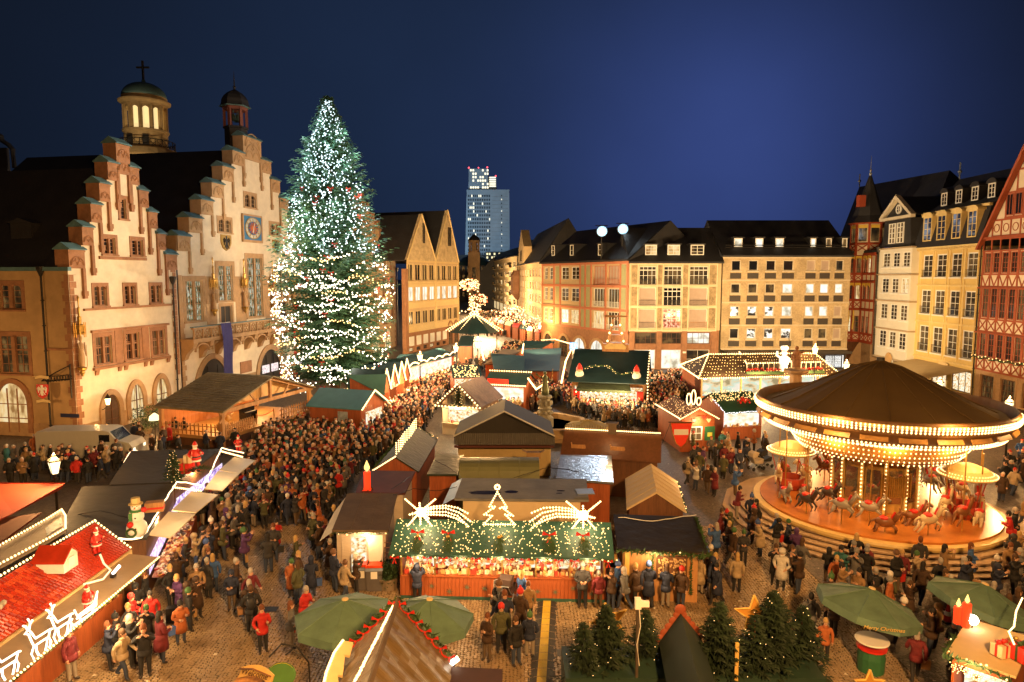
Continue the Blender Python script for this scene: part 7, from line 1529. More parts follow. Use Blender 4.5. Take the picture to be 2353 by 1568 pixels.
# ---- foreground tarp gable stall ----
Pk=at(915,1382,4.0);Lr=at(842,1600,4.0);Ra=at(1040,1517,2.45);Rb=Ra+(Lr-Pk)*1.0;La=Pk+(Pk-Ra)*1.0;La.z=2.45;Lb=La+(Lr-Pk)
o=Pk.copy();o.z=0;t=thing('market_stall','foreground stall with a steep gold-brown tarp gable edged by fir and bulbs','stall',tuple(o));q=lambda p:p-o
gt=mat('gold_tarp',(.11,.07,.026),.42,.35,1.6,.5,bsc=3,stretch=(.7,3,.7))
def wr(A1,B1,C1,D1,n=60,m_=8,s=1):
 k=MB()
 P=[[None]*(m_+1)for _ in range(n+1)];nn=(B1-A1).cross(D1-A1).normalized()
 for i in range(n+1):
  for j in range(m_+1):
   a,b_=i/n,j/m_;p_=A1.lerp(B1,a).lerp(D1.lerp(C1,a),b_);d=(.03*math.sin(a*19+b_*4)+.022*math.sin(a*37-b_*6)+.012*math.sin(a*61+b_*9))*min(1,4*a*(1-a)+.1);P[i][j]=p_+nn*d
 for i in range(n):
  for j in range(m_):k.poly([P[i][j],P[i+1][j],P[i+1][j+1],P[i][j+1]])
 return k
k=wr(q(Pk),q(Lr),q(Rb),q(Ra)).join(wr(q(Lr),q(Pk),q(La),q(Lb)));obj('tarp_roof',k,gt,t,smooth=True)
obj('gable_board',MB().poly([q(La),q(Pk),q(Ra)]),dwood,t);obj('wall',MB().poly([q(La),q(Ra),Vector((q(Ra).x,q(Ra).y,0)),Vector((q(La).x,q(La).y,0))]).poly([q(Ra),q(Rb),Vector((q(Rb).x,q(Rb).y,0)),Vector((q(Ra).x,q(Ra).y,0))]).poly([q(La),Vector((q(La).x,q(La).y,0)),Vector((q(Lb).x,q(Lb).y,0)),q(Lb)]),dwood,t)
obj('ridge_board',MB().tube([q(Pk)+Vector((0,0,.05)),q(Lr)+Vector((0,0,.05))],.07,4),rbrown,t)
garland('fir garland with red flowers along the right verge of the gold tarp gable',[Pk+Vector((0,0,.1)),Ra+Vector((0,0,.1))],.2,bows=7);garland('fir garland with red flowers along the left verge of the gold tarp gable',[Pk+Vector((0,0,.1)),La+Vector((0,0,.1))],.2,bows=7)
S1=[at(907,1386,3.95),at(812,1572,3.7)];bulbs('light_string','dense white bulb string running down the left side of the gold tarp gable','light string',along(S1,.055,.01),.042,bulbh)
S2=[at(788,1472,3.0),at(768,1500,3.0),at(750,1545,3.0),at(742,1580,3.0)];o=thing('curved_board','curved yellow sign board edged with bulbs left of the gold tarp gable','sign board',tuple(S2[0]));k=MB()
for a,b_ in zip(S2,S2[1:]):k.poly([a-S2[0],b_-S2[0],b_-S2[0]+Vector((.4,0,-.1)),a-S2[0]+Vector((.28,0,-.05))]).poly([a-S2[0]-Vector((0,0,.05)),a-S2[0]+Vector((.28,0,-.1)),b_-S2[0]+Vector((.4,0,-.15)),b_-S2[0]-Vector((0,0,.05))])
obj('board',k,cream,o);bulbs('light_string','bulb edge of the curved yellow sign board','light string',along(S2,.06),.042,bulbh)
b1=thing('dark_board','dark brown booth roof board at the bottom edge right of the gold tarp gable','roof',tuple(at(1037,1532,2.4)));A1,B1=at(1037,1532,2.4),at(1155,1538,2.4);e=B1-A1;obj('board',MB().poly([(0,0,0),e,e+Vector((0,-3,0)),Vector((0,-3,0))]).poly([(0,0,0),Vector((0,0,-.25)),e+Vector((0,0,-.25)),e]),mat('board_brown',(.05,.022,.012),.7),b1)
p=at(1043,1520,2.5);fl=thing('spot_light','small bright clamp light at the right corner of the gold tarp gable','lamp',tuple(p));obj('head',MB().box((0,0,0),(.28,.1,.1),0,.5,0,-.4),glow('spot_head',(1,.93,.75),6),fl);obj('clamp',MB().tube([(0,0,-.05),(0,0,-.3)],.02,4),iron,fl)
pk=at(1564,1410,3.3);L_,R_=at(1514,1477,2.45),at(1612,1468,2.45);o=thing('market_stall','small dark green gabled hut with scalloped red verge between the foreground firs','stall',(pk.x,pk.y,0));q=lambda p:p-Vector((pk.x,pk.y,0));bk=at(1600,1545,3.3)-pk;bk=bk*2.2;dg=mat('hut_green',(.008,.018,.012),.85,.2,1.5)
obj('roof',MB().poly([q(pk),q(pk)+bk,q(R_)+bk,q(R_)]).poly([q(pk),q(L_),q(L_)+bk,q(pk)+bk]),dg,o);obj('gable',MB().poly([q(L_),q(R_),q(pk)]).poly([q(L_),Vector((q(L_).x,q(L_).y,0)),Vector((q(R_).x,q(R_).y,0)),q(R_)]),dg,o)
k=MB()
for(a,b_)in((q(L_),q(pk)),(q(pk),q(R_))):
 for i in range(5):c=a.lerp(b_,(i+.5)/5);k.ball(tuple(c+Vector((0,.06,.0))),.13,0,8,5,(1.1,.3,1))
k.ball(tuple(q(pk)+Vector((0,.06,.08))),.17,0,9,6,(1,.3,1));obj('scalloped_verge',k,mat('verge_red',(.22,.05,.02),.6),o)
gw_=thing('guy_wire','thin steel guy wire running down to the right from the green gabled hut','wire',tuple(at(1580,1480,2.6)));a=at(1580,1480,2.6);obj('wire',MB().tube([(0,0,0),at(1680,1580,1.6)-a],.012,4),mat('zinc_flap'),gw_)
pp=at(1463,1540,2.2);po=thing('steel_pole','slim steel pole with a small sensor box among the foreground firs','pole',(pp.x,pp.y,0));tz=atY(1463,1398,pp.y).z;obj('tube',MB().tube([(0,0,0),(0,0,tz)],.045,8),mat('pole_steel',(.25,.2,.15),.3,metal=.8),po);obj('box',MB().bx(-.08,-.08,tz,.08,.08,tz+.28).bx(.08,-.05,tz+.05,.3,.05,tz+.2),white,po)
obj('cable',MB().tube([(.03,-.06,tz),(.07,-.05,tz-.5),(-.02,-.06,tz-1),(.06,-.05,tz-1.6)],.012,4),white,po)
pp=at(1691,1560,2.0);ws=thing('wooden_stake','pale wooden stake sticking up at the bottom edge beside a fir twig','stake',(pp.x,pp.y,0));tz=atY(1694,1478,pp.y).z;obj('stake',MB().bx(-.05,-.03,0,.05,.03,tz),mat('yellow_wood'),ws)
def star5(label,u,v,y,r,rz=0,tl=0):
 p=atY(u,v,y);t=thing('gold_star',label,'star',tuple(p),rz);P=[]
 for i in range(10):a=math.pi/2+i*math.pi/5+tl;rr=r if i%2==0 else r*.42;P.append((rr*math.cos(a),rr*math.sin(a)))
 obj('board',MB().ext(P,-.03,.03),mat('star_brown',(.45,.22,.04),.5),t);obj('rim',MB().tube([(x,-.04,z)for x,z in P+P[:1]],.03,4),mat('star_gold',(.65,.45,.12),.4),t);obj('stand',MB().tube([(0,.06,0),(0,.06,-1.4)],.03,4),wood,t)
star5('gold star board tilted behind the left foreground firs',1400,1428,18.9,.62,.2,.25);star5('gold star board beside the tallest foreground fir',1736,1412,18.6,.6,-.2,.1);star5('gold star tips peeping up at the bottom edge right of the firs',1996,1572,17.0,.42,0,0)
A1,B1,C1,D1=at(1243,1372),at(1273,1372),at(1262,1600),at(1222,1600);rm=thing('cable_ramp','yellow rubber cable ramp with black shoulders crossing the paving to the gingerbread stall','cable ramp',tuple(A1));n=14;me={}
for i in range(n):
 a,b_=i/n+.002,(i+1)/n-.002;q=lambda p:p-A1;k=MB();mA,mB=A1.lerp(D1,a),A1.lerp(D1,b_);nA,nB=B1.lerp(C1,a),B1.lerp(C1,b_);up=Vector((0,0,.07));l3=.22;
 k.poly([q(mA.lerp(nA,l3)+up),q(nA.lerp(mA,l3)+up),q(nB.lerp(mB,l3)+up),q(mB.lerp(nB,l3)+up)],0).poly([q(mA-Vector((.18,0,-.008))),q(mA.lerp(nA,l3)+up),q(mB.lerp(nB,l3)+up),q(mB-Vector((.18,0,-.008)))],1).poly([q(nA.lerp(mA,l3)+up),q(nA+Vector((.18,0,.008))),q(nB+Vector((.18,0,.008))),q(nB.lerp(mB,l3)+up)],1)
 obj('ramp_section',k,[mat('ramp_yellow',(.50,.34,.03),.55,.15,30,.5),mat('ramp_black',(.03,.027,.024),.6,.2,30,.5)],rm)
rx,ex,y0,y1,zr_,ze_=-15.65,-14.4,13.5,24.3,3.6,2.6;o=Vector((rx,19,0));t=thing('market_stall','stall with bright red scalloped tile roof, bulb edges and small white dormers','stall',tuple(o));rt_=mat('red_tile',(.36,.030,.010),.26,.25,3)
obj('roof',MB().ext([(0,zr_),(ex-rx,ze_),(ex-rx,ze_-.08),(0,zr_-.1),(-1.2,ze_-.08),(-1.2,ze_)],y0-19,y1-19),rt_,t)
obj('wall',MB().bx(-1.1,y0-19,0,-1.0,y1-19.1,2.5).bx(-1.0,y1-19.2,0,1.0,y1-19.1,2.5),dwood,t);obj('counter',MB().bx(.95,y0-19,0,1.05,y1-19.3,1.0),rwood,t);merch(t,.7,1.0,y0-19,y1-19.3,1.0,80);obj('glow_back',MB().bx(-.9,y0-19,.9,-.85,y1-19.3,2.5),goods,t)
rows,cols=9,74;tw_,th_=(y1-y0)/cols,math.hypot(ex-rx,zr_-ze_)/rows;sl_=math.atan2(zr_-ze_,ex-rx);tm=MB().ext([(-tw_*.48,.0),(-tw_*.3,.034),(0,.05),(tw_*.3,.034),(tw_*.48,.0)],0,th_*1.12,0,'x')
tms=[tm.mesh('roof_tile',m_)for m_ in(rt_,mat('red_tile_dark',(.27,.022,.009),.3,.25,3),mat('red_tile_light',(.44,.06,.02),.24,.25,3))]
big=MB();cand=[]
for r in range(rows):
 for c in range(cols):y=y0+(c+.5+.5*(r%2))*tw_;cand.append((abs(y-17.5),r,y))
cand=[c for c in cand if y0<c[2]<y1];near=sorted([c for c in cand if c[2]>16.3])[:300];ns=set(near)
for(_,r,y)in cand:
 x=(r+.0)*th_*math.cos(sl_);z=zr_-(r)*th_*math.sin(sl_);M_=Matrix.Translation((x,y-19,z+.004))@Matrix.Rotation(sl_-.16,4,'Y')
 if(_,r,y)in ns:ob=link('roof_tile',tms[rnd.randrange(3)],t);ob.matrix_local=M_
 else:i=len(big.v);big.ext([(-tw_*.48,.0),(-tw_*.3,.034),(0,.05),(tw_*.3,.034),(tw_*.48,.0)],0,th_*1.12,0,'x');big.xf(M_,i)
obj('roof_tiles',big,rt_,t,kind='stuff')
obj('gutter_board',MB().bx(ex-rx-.02,y0-19,ze_-.3,ex-rx+.08,y1-19,ze_-.02),cream,t);obj('canopy',MB().poly([(ex-rx+.08,y0-19,2.5),(1.0-.0+1.65,y0-19,2.38),(2.45,y1-19.2,2.38),(ex-rx+.08,y1-19.2,2.5)]).poly([(ex-rx+.08,y0-19,2.46),(ex-rx+.08,y1-19.2,2.46),(2.45,y1-19.2,2.3),(2.65,y0-19,2.3)]),mat('canopy_board',(.28,.19,.10),.7,.25,1.5),t)
for dy in(21.2,15.6):
 dm=obj('dormer',MB().ext([(-.35,0),(.35,0),(.35,.45),(0,.75),(-.35,.45)],0,.9,0,'x'),mat('dormer_white',(.7,.66,.58),.6),t,(.22,dy-19,3.22));obj('dormer_roof',MB().ext([(-.45,.42),(0,.82),(.45,.42),(.45,.36),(0,.76),(-.45,.36)],-.1,.98,0,'x'),rt_,dm);obj('shutter',MB().bx(.9,-.15,.1,.93,.15,.42),white,dm)
E1=[Vector((rx,y0+2,zr_+.12)),Vector((rx,y1,zr_+.12))];bulbs('light_string','large bulbs along the ridge of the red tiled roof','light string',along(E1,.16),.05,bulbh)
bulbs('light_string','large bulbs down the far verge of the red tiled roof','light string',along([Vector((rx,y1+.03,zr_+.08)),Vector((ex,y1+.03,ze_+.06))],.13),.05,bulbh)
bulbs('light_string','small bulbs along the outer edge of the canopy board of the red tiled stall','light string',along([Vector((-13.15,y1-.3,2.42)),Vector((-12.9,y0+1,2.42))],.13),.04,bulbh)
garland('thin fir garland under the bulbs on the canopy edge of the red tiled stall',[Vector((-13.15,y1-.3,2.36)),Vector((-12.9,y0+1,2.36))],.08)
redman(Vector((ex-.35,22.9,3.0)),.9,'red coated climbing figure lying on the red tiles near the white rope',1.2)
sc_=thing('snowy_house_ornament','snow crusted ornament lying on the red tiles','ornament',(ex-.75,18.6,3.1));k=MB();[k.ball((rnd.uniform(-.2,.2),rnd.uniform(-.35,.35),rnd.uniform(0,.2)),rnd.uniform(.08,.16),0,7,5)for i in range(16)];obj('snow',k,mat('old_snow',(.4,.36,.28),.8,.3,8,.5),sc_)
rp=[Vector(p)for p in((rx+.3,23.9,3.6),(ex-.5,23.2,3.05),(ex,22.7,2.75),(ex+.35,22.5,2.6),(ex+.45,21.9,2.55),(ex+.1,21.4,2.6))];rl=thing('white_rope','white glowing rope hanging over the red tiles down to the canopy','light rope',tuple(rp[0]));obj('tube',MB().tube([p-rp[0]for p in rp],.035,6),glow('rope_white',(.9,.66,.42),.9),rl)
rope_m=glow('figure_rope',(1,.84,.68),1.9)
def ropefig(label,p,polys,s=1,rz=R(97)):
 t=thing('light_figure',label,'light figure',p,rz);k=MB()
 for L_ in polys:k.tube([(x*s,0,z*s)for x,z in L_],.028,5)
 obj('tube',k,rope_m,t);return t
deer=[[(-.45,.75),(.3,.78),(.5,1.15),(.62,1.3),(.8,1.22),(.62,1.12),(.5,.75),(.4,.5),(-.35,.48),(-.45,.75)],[(.4,.5),(.55,.25),(.45,0)],[(.3,.5),(.3,.25),(.2,0)],[(-.35,.5),(-.45,.25),(-.35,0)],[(-.25,.5),(-.25,.25),(-.15,0)],[(.58,1.3),(.5,1.55),(.6,1.75)],[(.52,1.5),(.38,1.6)],[(.64,1.3),(.72,1.5),(.85,1.6)],[(-.45,.75),(-.58,.7)]]
sled=[[(-.75,.1),(.7,.1),(.85,.3),(.75,.45)],[(-.7,.3),(-.85,.9),(-.6,.45),(.45,.4),(.6,.75)],[(-.5,.1),(-.5,.42)],[(.3,.1),(.3,.4)],[(-.7,.3),(.5,.3)]]
for i,(u,v,lab)in enumerate(((147,1462,'farthest light rope reindeer, just below the light rope sled'),(98,1500,'middle light rope reindeer on the canopy board'),(22,1556,'nearest light rope reindeer at the bottom left corner'))):ropefig(lab,tuple(at(u,v,2.44)),deer,.68,R(-95))
p=at(196,1424,2.44);ropefig('light rope sled behind the three reindeer on the canopy board',tuple(p),sled,.68,R(-95))
redman(p+Vector((-.2,.45,0)),.85,'small red coated rider figure behind the light rope sled',1.3)
hl=thing('work_light','bare white lamp tube lying bright on the canopy board','lamp',(-13.7,22.2,2.5));obj('tube',MB().tube([(-.1,0,.1),(.1,.1,.35)],.05,6),glow('tube_white',(1,.95,.85),5),hl);obj('base',MB().bx(-.15,-.08,-.02,-.02,.08,.1),iron,hl)
S2=[at(*z3(*p),3.4)for p in((0,700),(300,530),(395,470),(420,510),(420,590),(320,650),(0,820))];o=S2[0];t=thing('lit_sign','long white sign with rounded tip outlined by large bulbs left of the red tiled roof','sign',tuple(o));k=MB().poly([p-o for p in S2]).poly([p-o-Vector((0,0,.12))for p in reversed(S2)]);obj('board',k,mat('blank_board',(.45,.37,.27),.6),t);bs2=[p+Vector((0,0,.06))for p in S2]
mid=(at(*z3(370,545),3.42)-o);obj('blue_scene',MB().poly([at(*z3(*p),3.415)-o for p in((290,580),(390,510),(405,560),(300,630))]),mat('scene_blue',(.12,.25,.42),.5,.5,3),t)
bulbs('light_string','large bulbs outlining the long white sign with rounded tip','light string',along(bs2,.16),.05,bulbh)
for C,z,lab in(([(-60,1250),(0,1194),(140,1122),(149,1109),(-60,1109)],(2.6,2.6,2.6,2.9,2.9),'broad red cloth awning at the left edge'),([(-60,1290),(20,1235),(95,1178),(-60,1200)],(2.3,2.3,2.4,2.4),'lower brown-red awning under the broad red awning')):
 booth('awning',lab,'awning',C,z,dwood,mat('awning_red' if z[0]>2.5 else 'awning_brown',(.36,.05,.022)if z[0]>2.5 else(.16,.045,.02),.75,.1,1),.06,wall=False)
p=at(590,1552,2.6);ws=thing('welcome_sign','curved wooden sign lettered Welcome at the bottom edge','sign',tuple(p),-.35);k=MB().ext([(-.5,.1),(-.25,.2),(0,.24),(.25,.2),(.5,.1),(.5,-.16),(.25,-.06),(0,-.02),(-.25,-.06),(-.5,-.16)],-.03,.03).xf(Matrix.Rotation(R(-35),4,'X'));obj('board',k,mat('sign_wood',(.52,.34,.12),.6),ws);obj('trim',MB().tube([(-.5,-.05,.1),(0,-.12,.24),(.5,-.05,.1)],.025,4),dwood,ws);text('lettering','Welcome',ws,(0,-.075,.08),.21,mat('letter_brown',(.06,.02,.01)),(R(55),0,0),.004,shear=.1)
rf_=booth('booth_roof','scalloped wooden roof corner under the welcome sign','roof',[(515,1600),(560,1535),(640,1545),(690,1600)],(2.1,2.3,2.3,2.1),dwood,wood,wall=False)
p=at(646,1552,2.4);ov=thing('oval_sign','blank yellow oval sign with green rim hanging from a wrought iron arm','sign',tuple(p));k=MB().lathe([(.01,0),(.36,0),(.4,.03),(.36,.06)],20,[1,1,0,0][0:3]).xf(Matrix.Rotation(R(60),4,'X')@Matrix.Scale(.78,4,(0,1,0)));obj('disc',k,[mat('oval_green',(.05,.14,.03),.5),mat('oval_rim',(.05,.14,.03),.5)],ov);k=MB().lathe([(.01,0),(.35,0)],20).xf(Matrix.Translation((0,-.035,.05))@Matrix.Rotation(R(60),4,'X')@Matrix.Scale(.78,4,(0,1,0)));obj('face',k,mat('oval_yellow',(.60,.42,.04),.5),ov)
obj('arm',MB().tube([(-.3,0,.5),(0,.1,.8),(.4,.1,.75),(.7,.1,.3),(.75,.1,-1)],.025,5).tube([(.1,.1,.5),(.3,.1,.65),(.5,.1,.5),(.4,.1,.4)],.02,4),iron,ov)
A1=at(2170,1520,2.3);t,f,w=hut('market_stall','small red stall with gift parcels and red candles on its fir edged roof','stall',(2175,1500),(2335,1555),2.3,2.6,2.5,'x',.15,rwood,cream,(1.0,2.0),backz=2.35)
garland('fir garland along the front edge of the gift stall roof',[f.W(-.05,1.2,2.3),f.W(-.05,-.05,2.25),f.W(w*.6,-.05,2.25),f.W(w,-.05,2.1)],.17,lights=.25)
pts=[]
for i in range(26):x=w*(.1+.9*i/26);n_=rnd.randrange(3,8);pts+=[f.W(x+rnd.uniform(-.04,.04),-.12,2.12-j*.06)for j in range(n_)]
bulbs('icicle_lights','icicle lights dangling under the gift stall roof edge','light string',pts,.018,bulb)
for i,(x,y,s,lab)in enumerate(((1.1,.8,.34,'gold striped gift parcel, left on the gift stall roof'),(1.55,.95,.42,'large red gift parcel with green bow on the gift stall roof'),(1.3,1.3,.3,'small red gift parcel behind the gold striped one'))):p=f.W(x,y,2.36);g_=thing('gift_parcel',lab,'parcel',tuple(p),.3);obj('box',MB().bx(-s/2,-s/2,0,s/2,s/2,s),gm[2]if i==0 else red,g_);obj('ribbon',MB().bx(-.03,-s/2-.01,0,.03,s/2+.01,s+.01).bx(-s/2-.01,-.03,0,s/2+.01,.03,s+.012),[red,garl,gold][i],g_);link('bow',MB().ball((-.08,0,s+.05),.07,0,7,5).ball((.08,0,s+.05),.07,0,7,5).mesh('bow',[red,garl,gold][i]),g_)
for i,(u,v,lab)in enumerate(((2200,1432,'shorter red glowing candle on the gift stall, left of the taller one'),(2219,1440,'taller red glowing candle on the gift stall beside the white flare'))):p=at(u,v,2.35);c=thing('red_candle',lab,'candle',tuple(p));h=(.5,.72)[i];obj('wax',MB().lathe([(.12,0),(.12,h),(.09,h+.02)],9),glow('red_wax',(1,.04,.02),.8),c);obj('flame',MB().lathe([(.02,h+.02),(.07,h+.1),(.01,h+.28)],7),glow('candle_flame',(1,.6,.2),1.2),c)
p=at(2236,1425,2.6);fl=thing('work_light','blinding white lamp head among the candles of the gift stall','lamp',tuple(p));obj('head',MB().ball((0,0,0),.15),glow('flare_white',(1,.95,.8),12),fl);obj('stem',MB().tube([(0,0,-.1),(0,.05,-.35)],.025,5),iron,fl)
ss=[at(*p,3.0)for p in((2349,1375),(2335,1405),(2330,1440),(2318,1452),(2330,1480))];bulbs('light_string','zigzag bulb string on the post at the right edge','light string',along(ss,.11),.035,bulbh)
p=at(85,1066);vn=thing('delivery_van','long pale van parked at the left among the crowd by the corner house','van',(p.x,p.y,0),R(4));L_=6.4
pr=[(0,.35),(L_,.35),(L_,1.0),(L_-.25,1.35),(L_-1.0,1.5),(L_-1.55,2.15),(L_-1.9,2.25),(.15,2.25),(0,2.1)]
obj('body',MB().ext(pr,0,2.0),mat('van_white',(.48,.46,.4),.35,.05),vn);obj('windscreen',MB().ext([(L_-1.02,1.53),(L_-1.53,2.12),(L_-1.5,2.15),(L_-.96,1.53)],.15,1.85),glass,vn);obj('side_window',MB().bx(L_-2.2,-.02,1.45,L_-1.5,-.003,1.95),glass,vn)
for x in(1.3,L_-1.2):wv=obj('wheel',MB().lathe([(.36,-.11),(.38,-.06),(.38,.06),(.36,.11)],14).xf(Matrix.Translation((x,.1,.38))@Matrix.Rotation(R(90),4,'X')),iron,vn);obj('rim',MB().lathe([(.01,.115),(.22,.116)],10).xf(Matrix.Translation((x,.1,.38))@Matrix.Rotation(R(90),4,'X')),mat('zinc_flap'),wv)
obj('tail_light',MB().bx(-.03,.05,.9,-.003,.2,1.3).bx(-.03,1.8,.9,-.003,1.95,1.3),glow('tail_red',(1,.05,.02),2),vn);obj('headlight',MB().box((L_-.02,.25,.85),(.06,.3,.2)).box((L_-.02,1.75,.85),(.06,.3,.2)),glow('head_warm',(1,.85,.6),1.5),vn)
def pram(label,u,v,rz,m):
 p=at(u,v);t=thing('pram',label,'pram',tuple(p),rz);obj('seat',MB().ext([(-.3,.5),(.35,.45),(.42,.75),(.3,.78),(-.2,.6),(-.45,1.05),(-.52,1.0)],-.22,.22),m,t);obj('hood',MB().ext([(-.55,.95),(-.5,1.2),(-.25,1.32),(.02,1.2),(-.2,.85)],-.24,.24),m,t)
 obj('frame',MB().tube([(-.75,-.2,1.05),(-.3,-.2,.55),(.4,-.2,.2)],.02,5).tube([(-.75,.2,1.05),(-.3,.2,.55),(.4,.2,.2)],.02,5).tube([(-.75,-.2,1.05),(-.75,.2,1.05)],.02,5).tube([(.1,-.2,.42),(-.4,-.2,.15)],.02,5).tube([(.1,.2,.42),(-.4,.2,.15)],.02,5),mat('zinc_flap'),t)
 for x,y in((.42,-.22),(.42,.22),(-.42,-.25),(-.42,.25)):obj('wheel',MB().lathe([(.11,-.02),(.13,-.01),(.13,.01),(.11,.02)],10).xf(Matrix.Translation((x,y,.13))@Matrix.Rotation(R(90),4,'X')),iron,t)
pram('dark pram standing alone before the gingerbread stall counter',1168,1388,R(75),mat('pram_dark',(.05,.03,.025),.6));pram('beige hooded pram near the carousel, left of the black one',1738,1080,R(20),mat('pram_beige',(.5,.42,.3),.7));pram('black hooded pram near the carousel',1757,1075,R(20),mat('pram_black',(.02,.02,.02),.6))
p=at(400,1430);sc_=thing('suitcase','black wheeled suitcase standing behind two people at the left','suitcase',tuple(p),.3);obj('shell',MB().bx(-.24,-.15,.05,.24,.15,.6),mat('case_black',(.02,.018,.018),.4),sc_);obj('handle',MB().tube([(-.12,.1,.6),(-.12,.1,.95),(.12,.1,.95),(.12,.1,.6)],.015,4),iron,sc_);obj('wheel',MB().bx(-.2,-.05,0,-.14,.05,.06).bx(.14,-.05,0,.2,.05,.06),iron,sc_)
p=at(2470,1440);
p=at(2178,1440);cn=thing('traffic_cone','red and white cone by the carousel steps behind the right parasols','cone',tuple(at(2177,1428)));obj('cone',MB().lathe([(.16,.04),(.03,.7)],10),red,cn);obj('stripe',MB().lathe([(.125,.25),(.095,.4)],10),white,cn);obj('base',MB().bx(-.22,-.22,0,.22,.22,.04),iron,cn)
# ---- street lamps ----
def streetlamp(label,u,v,z=4.2,pos=None,s=1.0):
 p=at(u,v,z)if pos is None else Vector(pos);t=thing('street_lamp',label,'street lamp',(p.x,p.y,0),0,'lantern street lamps');zz=z-.35*s
 obj('pole',MB().lathe([(.16,0),(.14,.5),(.07,.7),(.05,zz-.3),(.09,zz-.2),(.05,zz-.1),(.12,zz)],8),iron,t);obj('glass',MB().lathe([(.17*s,zz+.02),(.32*s,zz+.62*s)],4),lantern,t)
 k=MB().lathe([(.36*s,zz+.62*s),(.34*s,zz+.68*s),(.12*s,zz+.85*s),(.1*s,zz+.95*s),(.02,zz+1.05*s)],4)
 for j in range(4):a=j*math.pi/2;k.tube([(.18*s*math.cos(a),.18*s*math.sin(a),zz),(.33*s*math.cos(a),.33*s*math.sin(a),zz+.62*s)],.02,4)
 obj('lantern_cap',k,iron,t);LAMPS.append((p.x,p.y,z));return t
LAMPS=[]
streetlamp('lantern lamp behind the red awning at the left',125,1073,3.6);streetlamp('tall bright lantern lamp rising behind the half timbered hut',1098,792,6.9);streetlamp('lantern lamp beside the bright stall under the twin gables',965,822,4.2);streetlamp('lantern lamp between the twin gables and the street',1048,802,4.2)
streetlamp('lantern lamp behind the ridge of the big bulb-roofed hut',1873,806,5.6);streetlamp('lantern lamp with small signs right of the bulb-roofed hut',1945,843,4.4);streetlamp('lantern lamp in front of the beige shop awning',2159,888,4.2);streetlamp('lantern lamp before the half timbered house at the right edge',2319,934,4.2)
streetlamp('lantern lamp at the street mouth by the corner arcade',1240,752,4.6);streetlamp('lantern lamp farther up in the street crowd',1204,742,4.6)
p=LF.W(2.1,-.7,2.3);wl=thing('wall_lantern','black lantern on a bracket by the arched house door','lantern',tuple(p),LF.rz);obj('glass',MB().lathe([(.17,0),(.3,.55)],4),lantern,wl);obj('cap',MB().lathe([(.34,.55),(.12,.78),(.02,.95)],4),iron,wl);obj('bracket',MB().tube([(0,.7,-.5),(-.1,.3,-.35),(0,0,-.05)],.03,5),iron,wl)
for u,v,lab in((355,955,'white shaded lamp by the arched windows'),(420,932,'white shaded lamp at the corner downpipe beside the stage roof')):p=at(u,v+6,1.9);o=thing('shade_lamp',lab,'lamp',(p.x,p.y,0));obj('shade',MB().lathe([(.42,1.75),(.36,2.05),(.12,2.25),(.05,2.3)],12),glow('shade_white',(1,.86,.5),1.3),o);obj('stand',MB().tube([(0,0,0),(0,0,1.8)],.03,5),iron,o)
p=at(1090,745,4.5);o=thing('light_canopy','tent shaped canopy of bulb strings with a star at the mouth of the street','light decoration',(p.x,p.y,0));k=MB();ap=Vector((0,0,6.5))
for j in range(7):
 a=math.pi+j*math.pi/6;e=Vector((5*math.cos(a),3*math.sin(a),3.4));[k.octa(q,.15)for q in along([ap,e],.4)]
for j in range(8):[k.octa(ap+Vector((r*math.cos(j*.785),0,r*math.sin(j*.785)+.6)),.16)for r in(.4,.8,1.1)]
obj('bulb',k,bulbh,o,kind='stuff');obj('roof',MB().lathe([(4.6,3.1),(.2,6.2)],7),dkgreen,o);obj('post',MB().tube([(-4,0,0),(-4,0,3.2)],.1,5).tube([(4,0,0),(4,0,3.2)],.1,5),dwood,o)
rg=random.Random(3)
for i,(u,v,r,n,lab,m_)in enumerate(((1078,655,3.0,190,'bare street tree full of red and white bulbs, left in the street',bulbh),(1100,690,2.5,110,'clump of bulbs in the middle of the street',bulbh),(1180,720,2.6,150,'bulb covered tree by the cream street house',bulbh),(1150,742,2.2,90,'low bulb covered tree in the street crowd',bulbh),(1225,742,1.9,90,'white bulb covered tree beside the corner arcade',bulbh))):
 yy=[240,200,170,150,125][i];c=atY(u,v,yy);t=thing('lit_street_tree',lab,'tree',(c.x,yy,0));k=MB();k2=MB()
 for j in range(n):q=Vector((rg.gauss(0,1),rg.gauss(0,1),rg.gauss(0,1))).normalized()*r*rg.random()**.25;q.z*=.8;q.x*=1.3;(k2 if j%4==0 else k).octa(q+Vector((0,0,c.z)),.14*yy/170)
 obj('bulb',k,m_,t,kind='stuff');obj('red_bulb',k2,glow('red_bulb',(1,.15,.05),2.5),t,kind='stuff');tk=MB().tube([(0,0,0),(0,0,c.z)],.18,5)
 for j in range(7):a=j*.9;tk.tube([(0,0,c.z*.8),(r*.7*math.cos(a),r*.7*math.sin(a),c.z+r*.5*math.sin(j))],.07,4)
 obj('trunk',tk,dwood,t)
for i,(P,lab)in enumerate(((((1050,720),(1070,715),(1085,704)),'garland over the street stalls on the left'),(((1075,668),(1095,700),(1102,735)),'garland winding down the middle of the street'),(((1130,715),(1165,720),(1195,730)),'string over the stall row along the cream street house'),(((1055,660),(1068,650),(1085,655),(1098,670)),'string at the far end of the street'))):
 P3_=[atY(u,v,190)for u,v in P];bulbs('light_string','bulb '+lab,'light string',along(P3_,1.0,.3),.24,bulbh)
for i in range(7):u=1125+i*17;v=738+i*4;t,Q,o=booth('street_stall',['first','second','third','fourth','fifth','sixth','seventh'][i]+' small stall along the right side of the street, counted from the far end','stall',[(u,v),(u+14,v+3),(u+20,v-6),(u+5,v-8)],(2.6,2.6,3.2,3.2),rwood,[red,dkgreen,beige][i%3])
